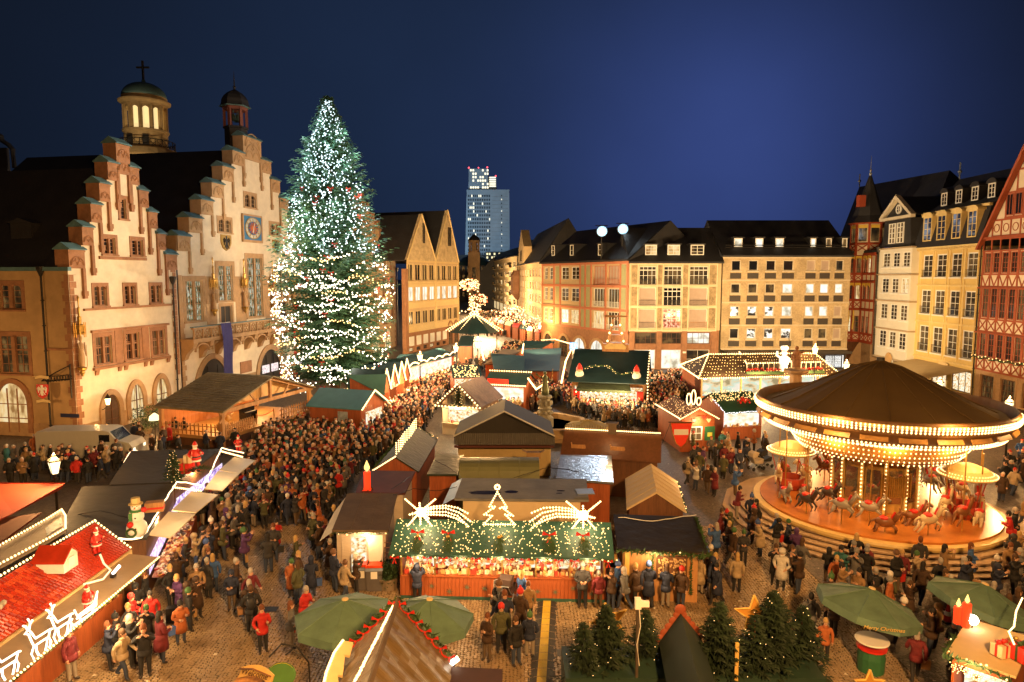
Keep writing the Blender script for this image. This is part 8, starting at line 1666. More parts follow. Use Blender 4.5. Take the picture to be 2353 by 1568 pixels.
for i,(P,lab)in enumerate((([(905,1140,3.0),(950,1125,2.7),(1010,1130,2.8),(1050,1120,3.0)],'thin black cable strung between the brown felt booth and the grey booth'),([(1180,1100,3.05),(1260,1075,2.8),(1330,1085,2.9)],'slack cable from the olive trailer to the foil roof'),([(1000,1060,2.5),(1030,1075,2.55),(1060,1098,2.9)],'cable lying over the flat green tarp'),([(150,1190,3.0),(230,1175,3.0),(330,1200,2.75)],'cable sagging over the black tarp toward the snowman'),([(1420,1190,2.85),(1500,1200,2.75),(1600,1185,2.85)],'thin white cord tied across the black tarp hut roof'),([(955,1086,2.5),(925,1110,2.8),(900,1125,2.8)],'cable crossing the maroon felt roof'))):
 P_=along([at(*p)for p in P],.3,.02);o=thing('cable',lab,'cable',tuple(P_[0]));obj('cord',MB().tube([p-P_[0]+Vector((0,0,.03))for p in P_],.016,4),white if i==4 else iron,o)
lt=MB();rg=random.Random(9)
for i in range(320):x,y=rg.uniform(-14,18),rg.uniform(18,46);i0=len(lt.v);lt.poly([(-.05,-.03,0),(.05,-.04,.01),(.04,.04,0),(-.03,.03,.02)]);lt.xf(Matrix.Translation((x,y,.034))@Matrix.Rotation(rg.random()*6,4,'Z')@Matrix.Scale(rg.uniform(.5,1.5),4),i0)
obj('litter',lt,mat('paper_scrap',(.55,.5,.42),.8),kind='stuff')
dr=MB()
for(u,v)in((620,1400),(1300,1500),(1640,1230)):p=at(u,v,.033);dr.bx(p.x-.3,p.y-.2,.03,p.x+.3,p.y+.2,.036)
obj('drain_cover',dr,iron,bpy.data.objects['ground'],kind='stuff')
# ================= people =================
skinm=mat('skin_tone',(.52,.30,.19),.55,.12,6)
coatm=mat('coat_cloth',rough=.8,var=.38,sc=4,kind='object',bump=.9,bsc=9)
hairm=mat('hair_or_hat',rough=.75,var=.25,sc=14,kind='object')
shoem=mat('shoe_leather',(.03,.022,.018),.5)
def trouser_mat():
 m=bpy.data.materials.new('trouser_cloth');m.use_nodes=True;nt=m.node_tree;b=nt.nodes['Principled BSDF'];oi=nt.nodes.new('ShaderNodeObjectInfo');cr=nt.nodes.new('ShaderNodeValToRGB');cr.color_ramp.interpolation='CONSTANT'
 e=cr.color_ramp.elements;e[0].color=(.016,.015,.016,1);e[1].position=.3;e[1].color=(.03,.042,.075,1);q=e.new(.6);q.color=(.10,.065,.035,1);q=e.new(.85);q.color=(.24,.20,.15,1)
 nt.links.new(oi.outputs['Alpha'],cr.inputs[0]);nt.links.new(cr.outputs[0],b.inputs['Base Color']);b.inputs['Roughness'].default_value=.85;return m
troum=trouser_mat()
def skeleton(pose):
 V,E,Rr=[],[],[]
 def v(p,r,par=None):
  V.append(p);Rr.append(r if isinstance(r,tuple)else(r,r))
  if par is not None:E.append((par,len(V)-1))
  return len(V)-1
 lean=pose.get('lean',0);f=lambda z:-lean*max(0,z-.9)
 fat=pose.get('fat',1.0)
 pel=v((0,0,.93),(.165*fat,.125*fat));wa=v((0,f(1.1),1.1),(.165*fat,.13*fat),pel);ch=v((0,f(1.3),1.3),(.185*fat,.14*fat),wa);nb=v((0,f(1.44),1.44),(.115,.1),ch);nk=v((0,f(1.5)-.01,1.51),.06,nb);h1=v((0,f(1.58)-.025,1.585),(.078,.09),nk);h2=v((0,f(1.7)-.015,1.70),(.082,.098),h1)
 for s,arm in((-1,pose['la']),(1,pose['ra'])):
  sh=v((s*.205,f(1.39),1.39),.085*fat,ch);el,wr_=arm;e=v((s*el[0],f(1.2)-el[1],el[2]),.07*fat,sh);w=v((s*wr_[0],f(1.2)-wr_[1],wr_[2]),.05,e);d=(Vector(V[w])-Vector(V[e])).normalized()*.09;v(tuple(Vector(V[w])+d),.04,w)
 for s,leg in((-1,pose['ll']),(1,pose['rl'])):
  hp=v((s*.1,0,.86),.105,pel);kn,an=leg;k=v((s*.105,-kn[0],kn[1]),.075,hp);a=v((s*.11,-an[0],an[1]),.055,k);v((s*.125,-an[0]-.13,an[1]-.045),.042,a)
 return V,E,Rr
AH=((.27,-.02,1.12),(.26,.06,.9));AP=((.3,-.05,1.12),(.2,.08,.98));AF=((.26,.03,1.12),(.1,.24,1.12));AC=((.25,.06,1.12),(.14,.3,1.25));AU=((.28,.16,1.3),(.1,.3,1.52));AB=((.27,-.12,1.12),(.25,-.1,.88));AW=((.26,.1,1.13),(.23,.28,1.0))
LS=((.01,.48),(0,.1));LF_=((.17,.5),(.22,.11));LB_=((-.06,.48),(-.3,.17));LX=((.03,.48),(.05,.1))
POSES={'stand':dict(la=AH,ra=AH,ll=LS,rl=LX),'pocket':dict(la=AP,ra=AP,ll=LS,rl=LS),'cup':dict(la=AP,ra=AC,ll=LX,rl=LS),'folded':dict(la=AF,ra=AF,ll=LS,rl=LX,fat=1.08),'walk':dict(la=AW,ra=AB,ll=LB_,rl=LF_,lean=.08),'stride':dict(la=AB,ra=AW,ll=LF_,rl=LB_,lean=.1,fat=1.06),'photo':dict(la=AU,ra=AU,ll=LX,rl=LS),'lookdown':dict(la=AF,ra=AC,ll=LS,rl=LS,lean=.2)}
def hands(k,V,E):
 for s,base in((-1,7),(1,11)):
  w=Vector(V[base+2]);e=Vector(V[base+3]);d=(e-w).normalized();sd=d.cross(Vector((s,0,.2))).normalized()
  for i,L in enumerate((.065,.075,.07,.055)):o=e+sd*(.036*(i-1.5)/1.5)*.9;k.tube([o,o+d*L*.6,o+d*L*.9-Vector((s*.02,0,0))],.0095,4,0,True,.007)
  o=w+d*.04+sd*.04;k.tube([o,o+d*.03+sd*.025,o+d*.065+sd*.025],.011,4,0,True,.008)
def body_mesh(name,pose,long=False,sub=1,fing=True):
 V,E,Rr=skeleton(POSES[pose]);me=bpy.data.meshes.new('sk');me.from_pydata(V,E,[]);o=bpy.data.objects.new('sk',me);COL.objects.link(o)
 md=o.modifiers.new('s','SKIN');md.use_smooth_shade=True;md.branch_smoothing=.35
 for i,d in enumerate(me.skin_vertices[0].data):d.radius=Rr[i];d.use_root=i==0
 if sub:q=o.modifiers.new('u','SUBSURF');q.levels=sub;q.render_levels=sub
 dg=bpy.context.evaluated_depsgraph_get();m2=bpy.data.meshes.new_from_object(o.evaluated_get(dg));bpy.data.objects.remove(o)
 vs=[tuple(v.co)for v in m2.vertices];k=MB();k.v=vs;lim=.62 if long else .84;hands_=[Vector(V[10]),Vector(V[14])]
 for p in m2.polygons:
  c=p.center;z=c.z
  m=0 if z>1.505 else(1 if z>lim else(2 if z>.13 else 3))
  if min((c-h).length for h in hands_)<.085:m=0
  elif z<=lim and abs(c.x)>.17 and z>.75:m=1
  k.f.append(tuple(p.vertices));k.m.append(m)
 if fing:hands(k,V,E);k.m=k.m
 lean=POSES[pose].get('lean',0);hy=-lean*.75
 if fing:
  k.tube([(0,hy-.1,1.66),(0,hy-.128,1.63),(0,hy-.115,1.62)],.014,4);k.box((-.032,hy-.108,1.675),(.024,.012,.012),3);k.box((.032,hy-.108,1.675),(.024,.012,.012),3);k.box((0,hy-.105,1.585),(.05,.01,.012),4)
  for s in(-1,1):k.ball((s*.086,hy-.01,1.65),.022,0,5,4,(.5,1,1.4))
 if long:k.lathe([(.235,.52),(.225,.7),(.2,.9),(.185,1.05)],12,1)
 else:k.lathe([(.2,.76),(.205,.82),(.195,.95)],12,1)
 k.lathe([(.115,1.43),(.1,1.5),(.085,1.53)],10,1,(0,hy*.8))
 me=k.mesh(name,[skinm,coatm,troum,shoem,mat('lip_tone',(.4,.14,.1),.5)],True);return me,hy
BODY={}
for ps in POSES:
 for lg in(False,True):
  BODY[ps,lg]=body_mesh('person',ps,lg)
def hair_mesh(kind,hy):
 k=MB();c=(0,hy-.005,1.0)
 def cap(r,z0,n=10,back=.0):
  pr=[(r*.98,z0),(r*1.08,z0+.06),(r*1.0,z0+.13),(r*.62,z0+.19),(.01,z0+.215)];i=len(k.v);k.lathe(pr,n);
  for q in range(i,len(k.v)):x,y,z=k.v[q];k.v[q]=(x,(y*1.14)+hy+.012,z)
 if kind=='short':cap(.088,1.62);k.ball((0,hy+.035,1.63),.078,0,8,6,(1.05,.9,1.1))
 elif kind=='long':cap(.09,1.62);k.ball((0,hy+.045,1.56),.092,0,8,6,(1.08,.85,1.9))
 elif kind=='beanie':cap(.1,1.62);k.lathe([(.1,1.61),(.108,1.63),(.1,1.66)],10,0,(0,hy+.01))
 elif kind=='bobble':cap(.1,1.62);k.ball((0,hy+.01,1.86),.042,0,7,5)
 elif kind=='hood':cap(.115,1.58);k.ball((0,hy+.05,1.6),.11,0,8,6,(1.05,.8,1.4))
 return k.mesh('hair' if kind in('short','long')else{'beanie':'beanie','bobble':'bobble_hat','hood':'hood'}[kind],hairm,True)
HAIR={}
COATS={'black':(.014,.013,.013),'navy':(.018,.024,.05),'dark brown':(.05,.026,.013),'grey':(.11,.105,.1),'olive':(.07,.07,.03),'beige':(.36,.27,.16),'red':(.42,.02,.015),'wine red':(.13,.015,.02),'white':(.55,.52,.47),'blue':(.04,.10,.28),'rust orange':(.34,.10,.03),'tan':(.24,.14,.06),'charcoal':(.035,.033,.034),'purple':(.08,.03,.11),'teal':(.03,.12,.12)}
CW={'black':11,'navy':5,'dark brown':8,'grey':4,'olive':4,'beige':3,'red':2,'wine red':2,'white':1,'blue':1,'rust orange':2,'tan':4,'charcoal':6,'purple':1,'teal':.7}
HAIRC={'brown':(.07,.035,.015),'black':(.015,.012,.01),'blond':(.42,.27,.10),'grey':(.32,.29,.25),'auburn':(.14,.045,.015)}
HATC={'black':(.015,.014,.014),'white':(.6,.56,.5),'red':(.48,.025,.02),'grey':(.2,.19,.18),'blue':(.05,.09,.25),'brown':(.12,.06,.03),'green':(.05,.12,.04)}
TR={'black trousers':.1,'blue jeans':.45,'brown trousers':.7,'pale trousers':.95}
PV={'stand':'standing','pocket':'hands in pockets','cup':'holding a cup','folded':'arms folded','walk':'walking','stride':'striding','photo':'arms raised to take a photo','lookdown':'leaning forward'}
G=lambda u,v:at(u,v)
MARKS=[('by the red tiled stall',G(330,1420)),('by the nearer black tarp stall',G(430,1230)),('by the farther black tarp stall',G(530,1120)),('before the stage hut',G(600,1020)),('by the corner house',G(300,1020)),('behind the pale van',G(120,1040)),('near the red awning',G(150,1110)),('on the open cobbles at left',G(560,1400)),('left of the maroon booth',G(760,1130)),('by the bins',G(830,1330)),('at the gingerbread counter',G(1120,1385)),('beside the yellow cable ramp',G(1200,1450)),('under the left parasols',G(700,1480)),('before the black tarp hut',G(1500,1370)),('by the foreground firs',G(1650,1440)),('on the carousel steps',G(1850,1290)),('before the carousel',G(2050,1390)),('right of the carousel',G(2330,1180)),('left of the carousel',G(1690,1100)),('by the red banner',G(1560,1060)),('at the poinsettia hut',G(1700,1030)),('at the bulb covered hut',G(1700,890)),('by the fountain',G(1290,960)),('before the teal wine stall',G(1400,920)),('by the half timbered hut',G(1080,960)),('along the gabled kiosks',G(930,920)),('by the teal roofed hut',G(830,980)),('by the crumpled tarp stall',G(900,1040)),('by the white round table',G(1990,1520)),('at the gift stall',G(2150,1560)),('by the beige tent',G(1600,1140)),('behind the right parasols',G(2200,1400)),('between the twin gables and stalls',G(1010,850))]
def mark(p):return min(MARKS,key=lambda m:(m[1]-p).length)[0]
SEEN=set();NP=[0]
def person(p,rz,coat=None,tr=None,head=None,pose=None,long=None,h=None,seed=0,extra=None,place=None):
 rg=random.Random(seed*7919+13);fixed=coat is not None
 for tries in range(60):
  c=coat or rg.choices(list(CW),list(CW.values()))[0];t=tr or rg.choice(['black trousers','black trousers','blue jeans','blue jeans','brown trousers','pale trousers']);hd=head or(rg.choice(['short','short','long','long','beanie','bobble','hood']),None)
  kind=hd[0];col=hd[1]or(rg.choice(list(HAIRC))if kind in('short','long')else(c if kind=='hood' else rg.choice(list(HATC))));ps=pose or rg.choice(list(POSES));lg=(rg.random()<.35)if long is None else long
  hn={'short':'short %s hair','long':'long %s hair','beanie':'%s beanie','bobble':'%s bobble hat','hood':'%s hood up'}[kind]%col
  pl=place or mark(p);lab='person in %s %s and %s, %s, %s%s %s'%(c,'coat' if lg else 'jacket',t,hn,PV[ps],extra or '',pl)
  if len(lab.split())>16:lab='person in %s %s, %s, %s%s %s'%(c,'coat' if lg else 'jacket',hn,PV[ps],extra or '',pl)
  if len(lab.split())>16:lab='person in %s %s, %s, %s'%(c,'coat' if lg else 'jacket',hn,pl)
  if lab not in SEEN:break
 SEEN.add(lab);me,hy=BODY[ps,lg];h=h or rg.gauss(1.71,.08);o=link('person',me,None,tuple(p),rz,label=lab,category='person',group='visitors at the Christmas market');s=h/1.79;o.scale=(s*rg.uniform(.97,1.1),s*rg.uniform(.97,1.1),s)
 o.color=(*COATS[c],TR[t]);key=(kind,hy)
 if key not in HAIR:HAIR[key]=hair_mesh(kind,hy)
 q=link('hair',HAIR[key],o);q.name=HAIR[key].name.split('.')[0];cc=HAIRC.get(col)if kind in('short','long')else(COATS[col]if kind=='hood' else HATC[col]);q.color=(*cc,1);NP[0]+=1
 return o
OB=[]
def obstacle_boxes():
 bpy.context.view_layer.update()
 skip={'light string','garland','light net','light decoration','bow','light rope','parasol','wire','awning','roof','house','town hall','tower','skyscraper','carousel','cable ramp','flag','office building','tree','stage','fountain','swag','shade lamp'}
 def world_pts(o):
  return[o.matrix_world@Vector(c)for c in o.bound_box]
 ch={}
 for o in bpy.data.objects:
  if o.parent:ch.setdefault(o.parent.name,[]).append(o)
 for o in[o for o in bpy.data.objects if o.get('category')]:
  if o['category']in skip:continue
  M_=o.matrix_world.inverted();P=[]
  for c in ch.get(o.name,[])+([o]if o.type=='MESH' else[]):
   if c.type=='MESH' and c.name.split('.')[0]not in('shutter_panel','roof','canopy','wares','seam','front_canopy','side_awning','side_flap','pent_canopy','table'):P+=[M_@q for q in world_pts(c)]
  if not P:continue
  x0,x1=min(p.x for p in P)-.25,max(p.x for p in P)+.25;y0,y1=min(p.y for p in P)-.25,max(p.y for p in P)+.25;z0=min((o.matrix_world@p).z for p in P)
  if z0>1.5 or x1-x0>40:continue
  OB.append((M_,x0,x1,y0,y1))
obstacle_boxes()
OB.append((Matrix.Translation((-XT.x,-XT.y,0)),-1.2,1.2,-1.2,1.2));OB.append((Matrix.Translation(-fo.location),-3.9,3.9,-3.9,3.9));f7,w7,d7=S7;OB.append((st.matrix_world.inverted(),-.1,w7+.1,-.2,d7))
def free(p):
 for M_,x0,x1,y0,y1 in OB:
  q=M_@p
  if x0<q.x<x1 and y0<q.y<y1:return False
 if(p-CC).length<6.2:return False
 if p.x<LF.W(LF.uz(600,900)[0]).x-30:return False
 lu=(p.x-LF.p[0])*LF.n[0]+(p.y-LF.p[1])*LF.n[1]
 if lu>-.8 and p.y>52:return False
 ru=(p.x-RF.p[0])*RF.n[0]+(p.y-RF.p[1])*RF.n[1]
 return ru<-1.5
def stepz(p):
 d=(p-CC).length;return 0 if d>7.7 else min(.1+.12*int((7.75-d)/.4),.58)
PL=[]
def put(p):
 p=Vector((p.x,p.y,stepz(p)));PL.append(p);return p
def inpoly(x,y,P):
 r=False;n=len(P)
 for i in range(n):
  (x0,y0),(x1,y1)=P[i],P[i-1]
  if(y0>y)!=(y1>y)and x<(x1-x0)*(y-y0)/(y1-y0)+x0:r=not r
 return r
toC=lambda p:math.atan2(-p.y,-p.x)+math.pi/2
SP=[(580,1455,200,'black','black trousers',('short','brown'),'pocket',0,1.8,' with a backpack'),(1338,1396,0,'charcoal','black trousers',('beanie','grey'),'folded',0,1.82,''),(350,1462,20,'red','brown trousers',('short','black'),'walk',0,1.7,''),(1692,1365,170,'beige','black trousers',('long','blond'),'stand',0,1.72,''),(1965,1312,150,'black','black trousers',('long','blond'),'pocket',1,1.7,''),(2110,1330,160,'charcoal','black trousers',('short','auburn'),'stand',0,1.85,''),(395,1400,60,'black','black trousers',('short','blond'),'cup',0,1.78,''),(418,1418,-30,'purple','black trousers',('short','blond'),'lookdown',1,1.72,''),(455,1395,30,'tan','pale trousers',('short','grey'),'stand',0,1.74,''),(492,1365,200,'blue','blue jeans',('long','blond'),'stand',0,1.68,''),(300,1500,60,'charcoal','blue jeans',('short','blond'),'cup',0,1.75,''),(165,1568,90,'wine red','pale trousers',('short','black'),'stand',0,1.78,''),(1663,1078,10,'wine red','black trousers',('short','brown'),'stand',0,1.72,''),(1676,1072,-20,'beige','black trousers',('short','grey'),'stand',0,1.7,''),(1712,1075,40,'navy','brown trousers',('short','black'),'stride',0,1.76,''),(1732,1040,60,'rust orange','black trousers',('beanie','white'),'pocket',0,1.74,''),(1578,1115,120,'beige','black trousers',('short','grey'),'walk',0,1.75,''),(1602,1075,0,'charcoal','black trousers',('short','black'),'pocket',0,1.7,''),(1625,1135,-30,'dark brown','brown trousers',('short','auburn'),'walk',0,1.76,''),(1152,1500,10,'olive','black trousers',('beanie','red'),'stand',0,1.76,''),(1185,1530,40,'black','blue jeans',('long','brown'),'stand',0,1.7,''),(1120,1520,-40,'dark brown','brown trousers',('long','auburn'),'cup',0,1.68,''),(1205,1345,10,'blue','blue jeans',('short','brown'),'lookdown',0,1.72,''),(1048,1342,200,'white','black trousers',('short','auburn'),'cup',0,1.7,''),(1072,1345,180,'dark brown','brown trousers',('hood',None),'stand',1,1.72,''),(1860,1470,160,'grey','black trousers',('short','black'),'stand',0,1.72,''),(1893,1520,-20,'rust orange','black trousers',('short','blond'),'stand',0,1.5,''),(700,1450,60,'red','black trousers',('short','grey'),'lookdown',0,1.72,''),(605,1500,30,'red','black trousers',('short','auburn'),'cup',0,1.7,''),(405,1010,20,'black','black trousers',('short','brown'),'pocket',0,1.8,''),(425,1012,-20,'black','blue jeans',('short','auburn'),'pocket',0,1.82,''),(1355,955,30,'red','black trousers',('short','black'),'stand',0,1.75,'')]
PTS=[]
for i,(u,v,rz,c,t,hd,ps,lg,h,ex)in enumerate(SP):
 p=put(at(u,v));o=person(p,R(rz),c,t,hd,ps,bool(lg),h,900+i,ex);PTS.append((p.x,p.y))
 if 'backpack' in ex or i in(12,16,25):b=thing('backpack','dark backpack worn over a %s jacket %s'%(c,mark(p)),'backpack',tuple(p),R(rz));obj('bag',MB().ball((0,.24,1.22),.17,0,10,7,(.95,.65,1.35)),mat('pack_black',(.02,.02,.022),.6),b,smooth=True);obj('strap',MB().tube([(-.13,.12,1.05),(-.15,-.1,1.3),(-.12,.05,1.5),(-.1,.2,1.42)],.02,4).tube([(.13,.12,1.05),(.15,-.1,1.3),(.12,.05,1.5),(.1,.2,1.42)],.02,4),mat('pack_black'),b)
BAGS=[('white',(.6,.57,.5)),('red',(.5,.03,.02)),('brown paper',(.36,.22,.1)),('black',(.02,.02,.02)),('blue',(.05,.1,.3)),('tan leather',(.3,.16,.07))]
BSEEN=set()
def bag(p,rz,i,coat,h=1.7):
 nm,c=BAGS[i%6];sd=1 if i%2 else-1;lab='%s bag carried by someone in %s %s'%(nm,coat,mark(p))
 if lab in BSEEN:return
 BSEEN.add(lab);t=thing('carrier_bag',lab,'bag',tuple(p),rz);s=h/1.79;obj('bag',MB().ext([(sd*.3*s-.12,.46),(sd*.3*s+.12,.46),(sd*.3*s+.14,.76),(sd*.3*s-.14,.76)],-.12,.0),mat('bag_'+nm.replace(' ','_'),c,.6),t);obj('handle',MB().tube([(sd*.3*s-.06,-.06,.76),(sd*.27*s,-.06,.84),(sd*.3*s+.06,-.06,.76)],.012,4),iron,t)
ZN=[([(600,1015),(690,990),(760,975),(880,945),(1000,885),(1045,845),(1065,865),(1000,945),(965,1010),(880,1062),(830,1082),(800,1130),(735,1210),(600,1215),(500,1230),(520,1130),(560,1080)],2.0,60),([(335,1300),(410,1235),(540,1110),(590,1060),(640,1150),(520,1290),(430,1330)],2.2,80),([(180,1568),(330,1330),(440,1290),(520,1300),(450,1440),(350,1568)],.75,70),([(450,1568),(520,1300),(760,1200),(770,1330),(690,1420),(660,1568)],.3,None),([(0,1060),(190,1020),(560,1000),(560,1045),(320,1060),(300,1035),(80,1060)],.3,None),([(0,1075),(300,1065),(310,1100),(150,1118),(0,1118)],1.0,None),([(1290,895),(1560,880),(1560,930),(1540,990),(1400,985),(1330,960),(1290,930)],1.75,None),([(1130,915),(1300,880),(1300,925),(1160,965)],1.3,None),([(1560,880),(1900,872),(1780,905),(1640,915),(1560,930)],1.0,180),([(1530,1030),(1660,1030),(1770,1020),(1760,1100),(1690,1165),(1640,1170),(1590,1150),(1570,1080)],.33,None),([(1640,1200),(1690,1180),(1760,1250),(1900,1330),(2100,1400),(2353,1420),(2353,1568),(1900,1568),(1890,1390),(1700,1340),(1640,1300)],.75,None),([(1700,1190),(1780,1250),(1900,1310),(2060,1350),(2280,1330),(2353,1300),(2353,1420),(2100,1400),(1900,1340),(1760,1270)],1.0,None),([(2290,1080),(2353,1060),(2353,1300),(2300,1280)],.6,None),([(1350,1410),(1420,1345),(1640,1330),(1670,1390),(1500,1410)],1.5,None),([(1090,1390),(1225,1405),(1220,1545),(1090,1545)],.85,None),([(915,1372),(1330,1398),(1330,1412),(930,1392)],.4,180),([(760,1300),(890,1330),(880,1385),(770,1380)],1.5,None),([(640,1330),(760,1200),(790,1230),(770,1330)],.8,None),([(1060,850),(1130,830),(1160,800),(1245,800),(1290,880),(1240,890),(1210,870)],.55,None),([(1480,895),(1600,860),(1620,880),(1540,930)],.8,None),([(660,1420),(720,1430),(700,1530),(640,1530)],.6,None)]
rg=random.Random(77);cand=[];grid={}
def ok(p,dmin):
 cx,cy_=int(p.x/1.0),int(p.y/1.0)
 for i in range(cx-1,cx+2):
  for j in range(cy_-1,cy_+2):
   for q in grid.get((i,j),()):
    if(q[0]-p.x)**2+(q[1]-p.y)**2<dmin*dmin:return False
 grid.setdefault((cx,cy_),[]).append((p.x,p.y));return True
for x,y in PTS:grid.setdefault((int(x),int(y)),[]).append((x,y))
for P,dens,face in ZN:
 W_2=[at(u,v)for u,v in P];x0,x1=min(p.x for p in W_2),max(p.x for p in W_2);y0,y1=min(p.y for p in W_2),max(p.y for p in W_2);n=int((x1-x0)*(y1-y0)*dens*1.5);poly=[(p.x,p.y)for p in W_2];area=abs(sum(a[0]*b[1]-b[0]*a[1]for a,b in zip(poly,poly[1:]+poly[:1])))/2;want=int(area*dens);got=0
 for i in range(n*4):
  if got>=want:break
  p=Vector((rg.uniform(x0,x1),rg.uniform(y0,y1),0))
  if inpoly(p.x,p.y,poly)and free(p)and ok(p,.46):got+=1;cand.append((p,face))
def vis(p):u,v=pj(p.x,p.y,1.2);return-20<u<2373 and v<1600
cand.sort(key=lambda c:c[0].length);inn=[c for c in cand if vis(c[0])]
N1=300-len(SP)
for i,(p,face)in enumerate(inn[:N1]):person(put(p),(R(face)+rg.gauss(0,.7)if face is not None else rg.uniform(0,6.28)),seed=i)
for i,o in enumerate([o for o in bpy.data.objects if o.get('category')=='person'][30:230:5]):
 lw=o['label'].replace(',','').split();bag(o.location.copy(),o.rotation_euler.z,i,' '.join(lw[2:lw.index('coat' if 'coat' in lw else 'jacket')]),o.scale.z*1.79)
LOW={}
for ps in('pocket','walk','stand','cup'):
 me,hy=body_mesh('far_person',ps,ps=='stand',0,False);k=[(tuple(v.co),)for v in me.vertices];LOW[ps]=([Vector(v.co)for v in me.vertices],[tuple(p.vertices)for p in me.polygons],[p.material_index for p in me.polygons],hy)
cn=list(CW);cmats=[mat('far_coat_'+c.replace(' ','_'),COATS[c],.8)for c in cn];hm_=[mat('far_hair_%s'%c,v,.7)for c,v in list(HAIRC.items())+[('hat_white',(.6,.55,.5)),('hat_red',(.48,.03,.02))]]
fm_=[skinm,shoem,mat('far_jeans',(.03,.04,.07),.85),mat('far_trousers',(.03,.025,.02),.85)]+hm_+cmats
V,Fc,Mi=[],[],[]
far=inn[N1:]
SPOLY=[(p.x,p.y)for p in(at(1058,772),at(1245,778),at(1236,745),at(1150,722),at(1108,705),at(1085,715))]
for i in range(2600):
 p=Vector((rg.uniform(-25,8),rg.uniform(118,230),0))
 if inpoly(p.x,p.y,SPOLY)and rg.random()<.55:far.append((p,None))
for(p,face)in far:
 vs,fs,ms,hy=LOW[rg.choice(list(LOW))];a=R(face)+rg.gauss(0,.7)if face is not None else rg.uniform(0,6.28);s=rg.gauss(1.7,.08)/1.79;M_=Matrix.Translation((p.x,p.y,stepz(p)))@Matrix.Rotation(a,4,'Z')@Matrix.Diagonal((s,s,s,1));b=len(V);c=4+len(hm_)+cn.index(rg.choices(cn,list(CW.values()))[0]);tr_=rg.choice((2,3));hc=4+rg.randrange(len(hm_))
 V+=[tuple(M_@v)for v in vs];Fc+=[tuple(q+b for q in f)for f in fs];Mi+=[(0 if m==0 else c if m==1 else tr_ if m==2 else 1)for m in ms]
 k=MB().ball((0,hy+.02,1.68),.105,0,6,4,(1,1.1,1.1));b=len(V);V+=[tuple(M_@Vector(v))for v in k.v];Fc+=[tuple(q+b for q in f)for f in k.f];Mi+=[hc]*len(k.f)
me=bpy.data.meshes.new('crowd');me.from_pydata(V,[],Fc);[me.materials.append(m)for m in fm_];me.polygons.foreach_set('material_index',Mi);me.polygons.foreach_set('use_smooth',[True]*len(Fc));me.update();o=link('crowd',me,kind='stuff',label='dense crowd of visitors between the farther stalls',category='crowd')
print('PEOPLE',NP[0],'cand',len(cand),'inview',len(inn),'far',len(far),'crowd faces',len(Fc))
# ================= lamps of the place and added fill lights =================
LK=1.0
for i,(x,y,z)in enumerate(LAMPS):lamp('lantern_and_fill_light',(x,y,z+.75),(2200 if z<6 else 4600)*LK,WARM,.3)
lamp('added_facade_fill',(46.5,72,17.5),105000,(1,.84,.60),.8,44,(-32,68,14),.7);lamp('added_facade_fill',(46.0,58,17),90000,(1,.66,.30),.8,36,(-33,60,8),.8)  # unseen floods added to light the house fronts, no fixtures there
lamp('added_facade_fill',(-26.5,82,8.2),105000,(1,.74,.44),.8,56,(50,72,9),.7);lamp('added_facade_fill',(-31,62,17),70000,(1,.78,.5),.8,40,(50,80,13),.7)
for(p,q,en)in(((10.5,67,6.6),(14,95,8),14000),((24,68.5,5.8),(27,93,8),14000),((38,68,5.8),(42,93,8),14000),((3,80,5.5),(8,105,8),14000),((-9,84,5.5),(-15,118,9),34000),((-12,78,5.5),(-20,108,10),14000)):lamp('added_facade_fill',p,en,(1,.68,.33),.4,112,q,.8)  # more unseen floods added above the stalls for the back row fronts
lamp('added_square_fill',(6,-3,18),46000,(1,.50,.16),.8,120,(0,28,0),.6)  # unseen wide flood added behind the camera to fill the square
lamp('roof_flood',(14,95,19.8),9000,(.75,.88,1),.4,120,(-10,60,0),.6)
lamp('added_tower_fill',(atY(338,352,125).x+3,108,30),4000,(1,.74,.4),.5,90,tuple(atY(338,300,125)),.6);lamp('added_tower_fill',(sk.location.x-40,300,30),1.2e5,(.6,.82,1),2,60,(sk.location.x,380,60),.6)  # unseen spots hung in mid-air, added to brighten the two towers
for(u,v,z,e)in((960,1290,2.0,110),(1060,1292,2.0,110),(1150,1294,2.0,110),(1250,1296,2.0,110),(1350,1298,2.0,110),(1500,1285,2.0,90),(840,1235,2.2,70),(370,1195,2.3,120),(455,1085,2.3,140),(320,1340,2.2,200),(250,1420,2.2,200),(150,1500,2.2,150),(855,935,2.2,300),(900,905,2.4,500),(935,880,2.4,500),(970,850,2.5,800),(1010,838,2.5,800),(1050,945,2.1,350),(1160,905,2.4,700),(1080,880,2.3,400),(1390,905,2.4,700),(1430,905,2.4,700),(1660,882,2.5,900),(1750,880,2.5,900),(1850,876,2.5,900),(1720,965,2.1,300),(1610,975,2.2,160),(2230,1540,2.2,90),(1580,1110,2.3,60),(1400,980,4.2,50)):
 p=at(u,v,z);lamp('stall_light',tuple(p),e*LK,(1,.64,.30),.18)
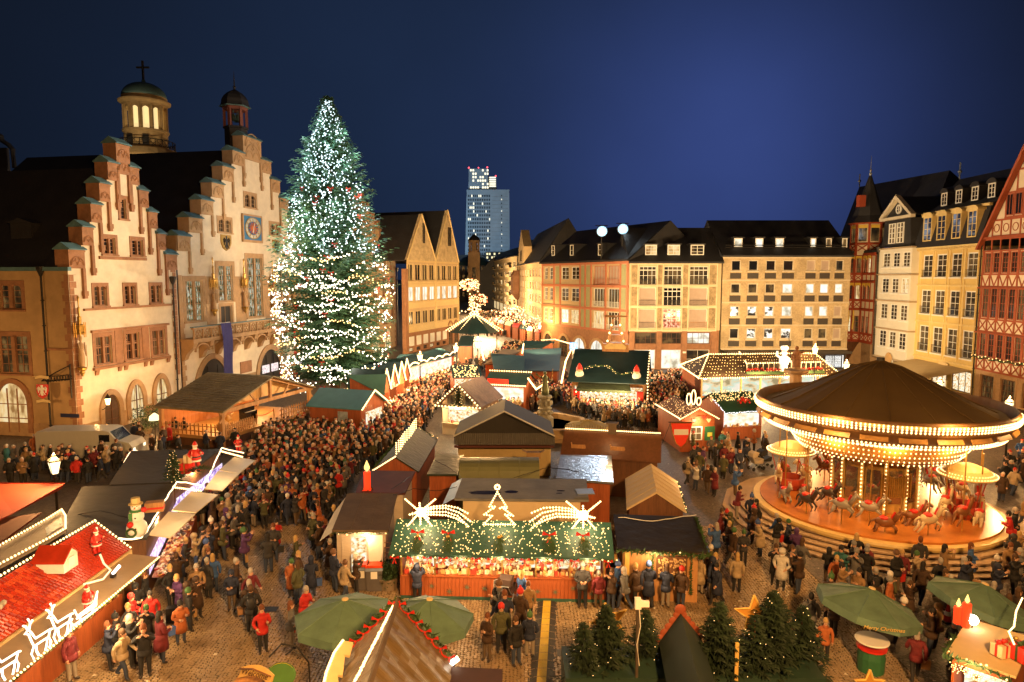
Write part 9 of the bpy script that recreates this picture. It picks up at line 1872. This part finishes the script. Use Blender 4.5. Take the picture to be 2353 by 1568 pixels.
for(u,v,y,e)in((1090,730,140,2500),(1110,700,150,16000),(1140,690,175,22000),(1200,740,130,6000),(1100,680,220,22000)):p=atY(u,v,y);lamp('street_garland_light',tuple(p),e,(1,.66,.32),.5)
fl_=[(500,1000,2.4,260),(620,930,2.4,260)];
for x,y in((.25,.55),(.75,.55)):p=S7[0].W(S7[1]*x,S7[2]*y,2.7);lamp('stage_light',tuple(p),420,(1,.55,.2),.2)
for p,e in((S19.W(1.2,.9,3.4),120),(S19.W(S19.w*.5,.9,3.5),80),(S19.W(S19.w-1.2,.9,3.4),120),(Vector((-14.3,22,5.0)),120),(Vector((-14.3,18.5,5.0)),120),(Vector((-12.6,20.5,3.0)),110),(onroof(.25,.3)+Vector((0,-1,1.5)),12),(onroof(.75,.3)+Vector((0,-1,1.5)),12),(at(440,1150,3.5),110),(at(530,1060,3.5),130)):lamp('string_and_fill_glow',tuple(p),e*LK,(1,.66,.34),.4)
for j in range(10):a=j*math.pi/5;lamp('carousel_light',(CC.x+4.6*math.cos(a),CC.y+4.6*math.sin(a),4.7),210,(1,.54,.18),.3)
for j in range(8):a=j*math.pi/4;lamp('carousel_rim_light',(CC.x+6.5*math.cos(a),CC.y+6.5*math.sin(a),6.4),190,(1,.54,.18),.4)
for i in range(34):
 z=4+24*(i/34);a=math.pi*(1.0+1.05*((i*.618)%1));r=5.9*xprof(z/XH)*.86+.9;lamp('tree_string_light',(XT.x+r*math.cos(a),XT.y+r*math.sin(a),z),165 if z>14 else 130,COOL if z>14 else(1,.84,.6),.5)
for(u,v,z,e)in((418,925,1.7,420),(355,950,1.7,420),(219,945,2.3,350)):p=at(u,v+4,z);lamp('shade_light',(p.x+.4,p.y-.5,z),e,WARM,.2)
lamp('lantern_and_fill_light',tuple(SF.W(-6,-9,4.5)),1300,WARM,.4)  # unseen lamp off to the left, added to brighten the side wall
for(u,v,e_)in((560,1300,300),(700,1250,300),(1640,1250,300),(1250,1470,200)):p=at(u,v,6);lamp('string_and_fill_glow',tuple(p),e_,(1,.50,.15),.6)  # unseen amber fills added over open paving, no strings hang there
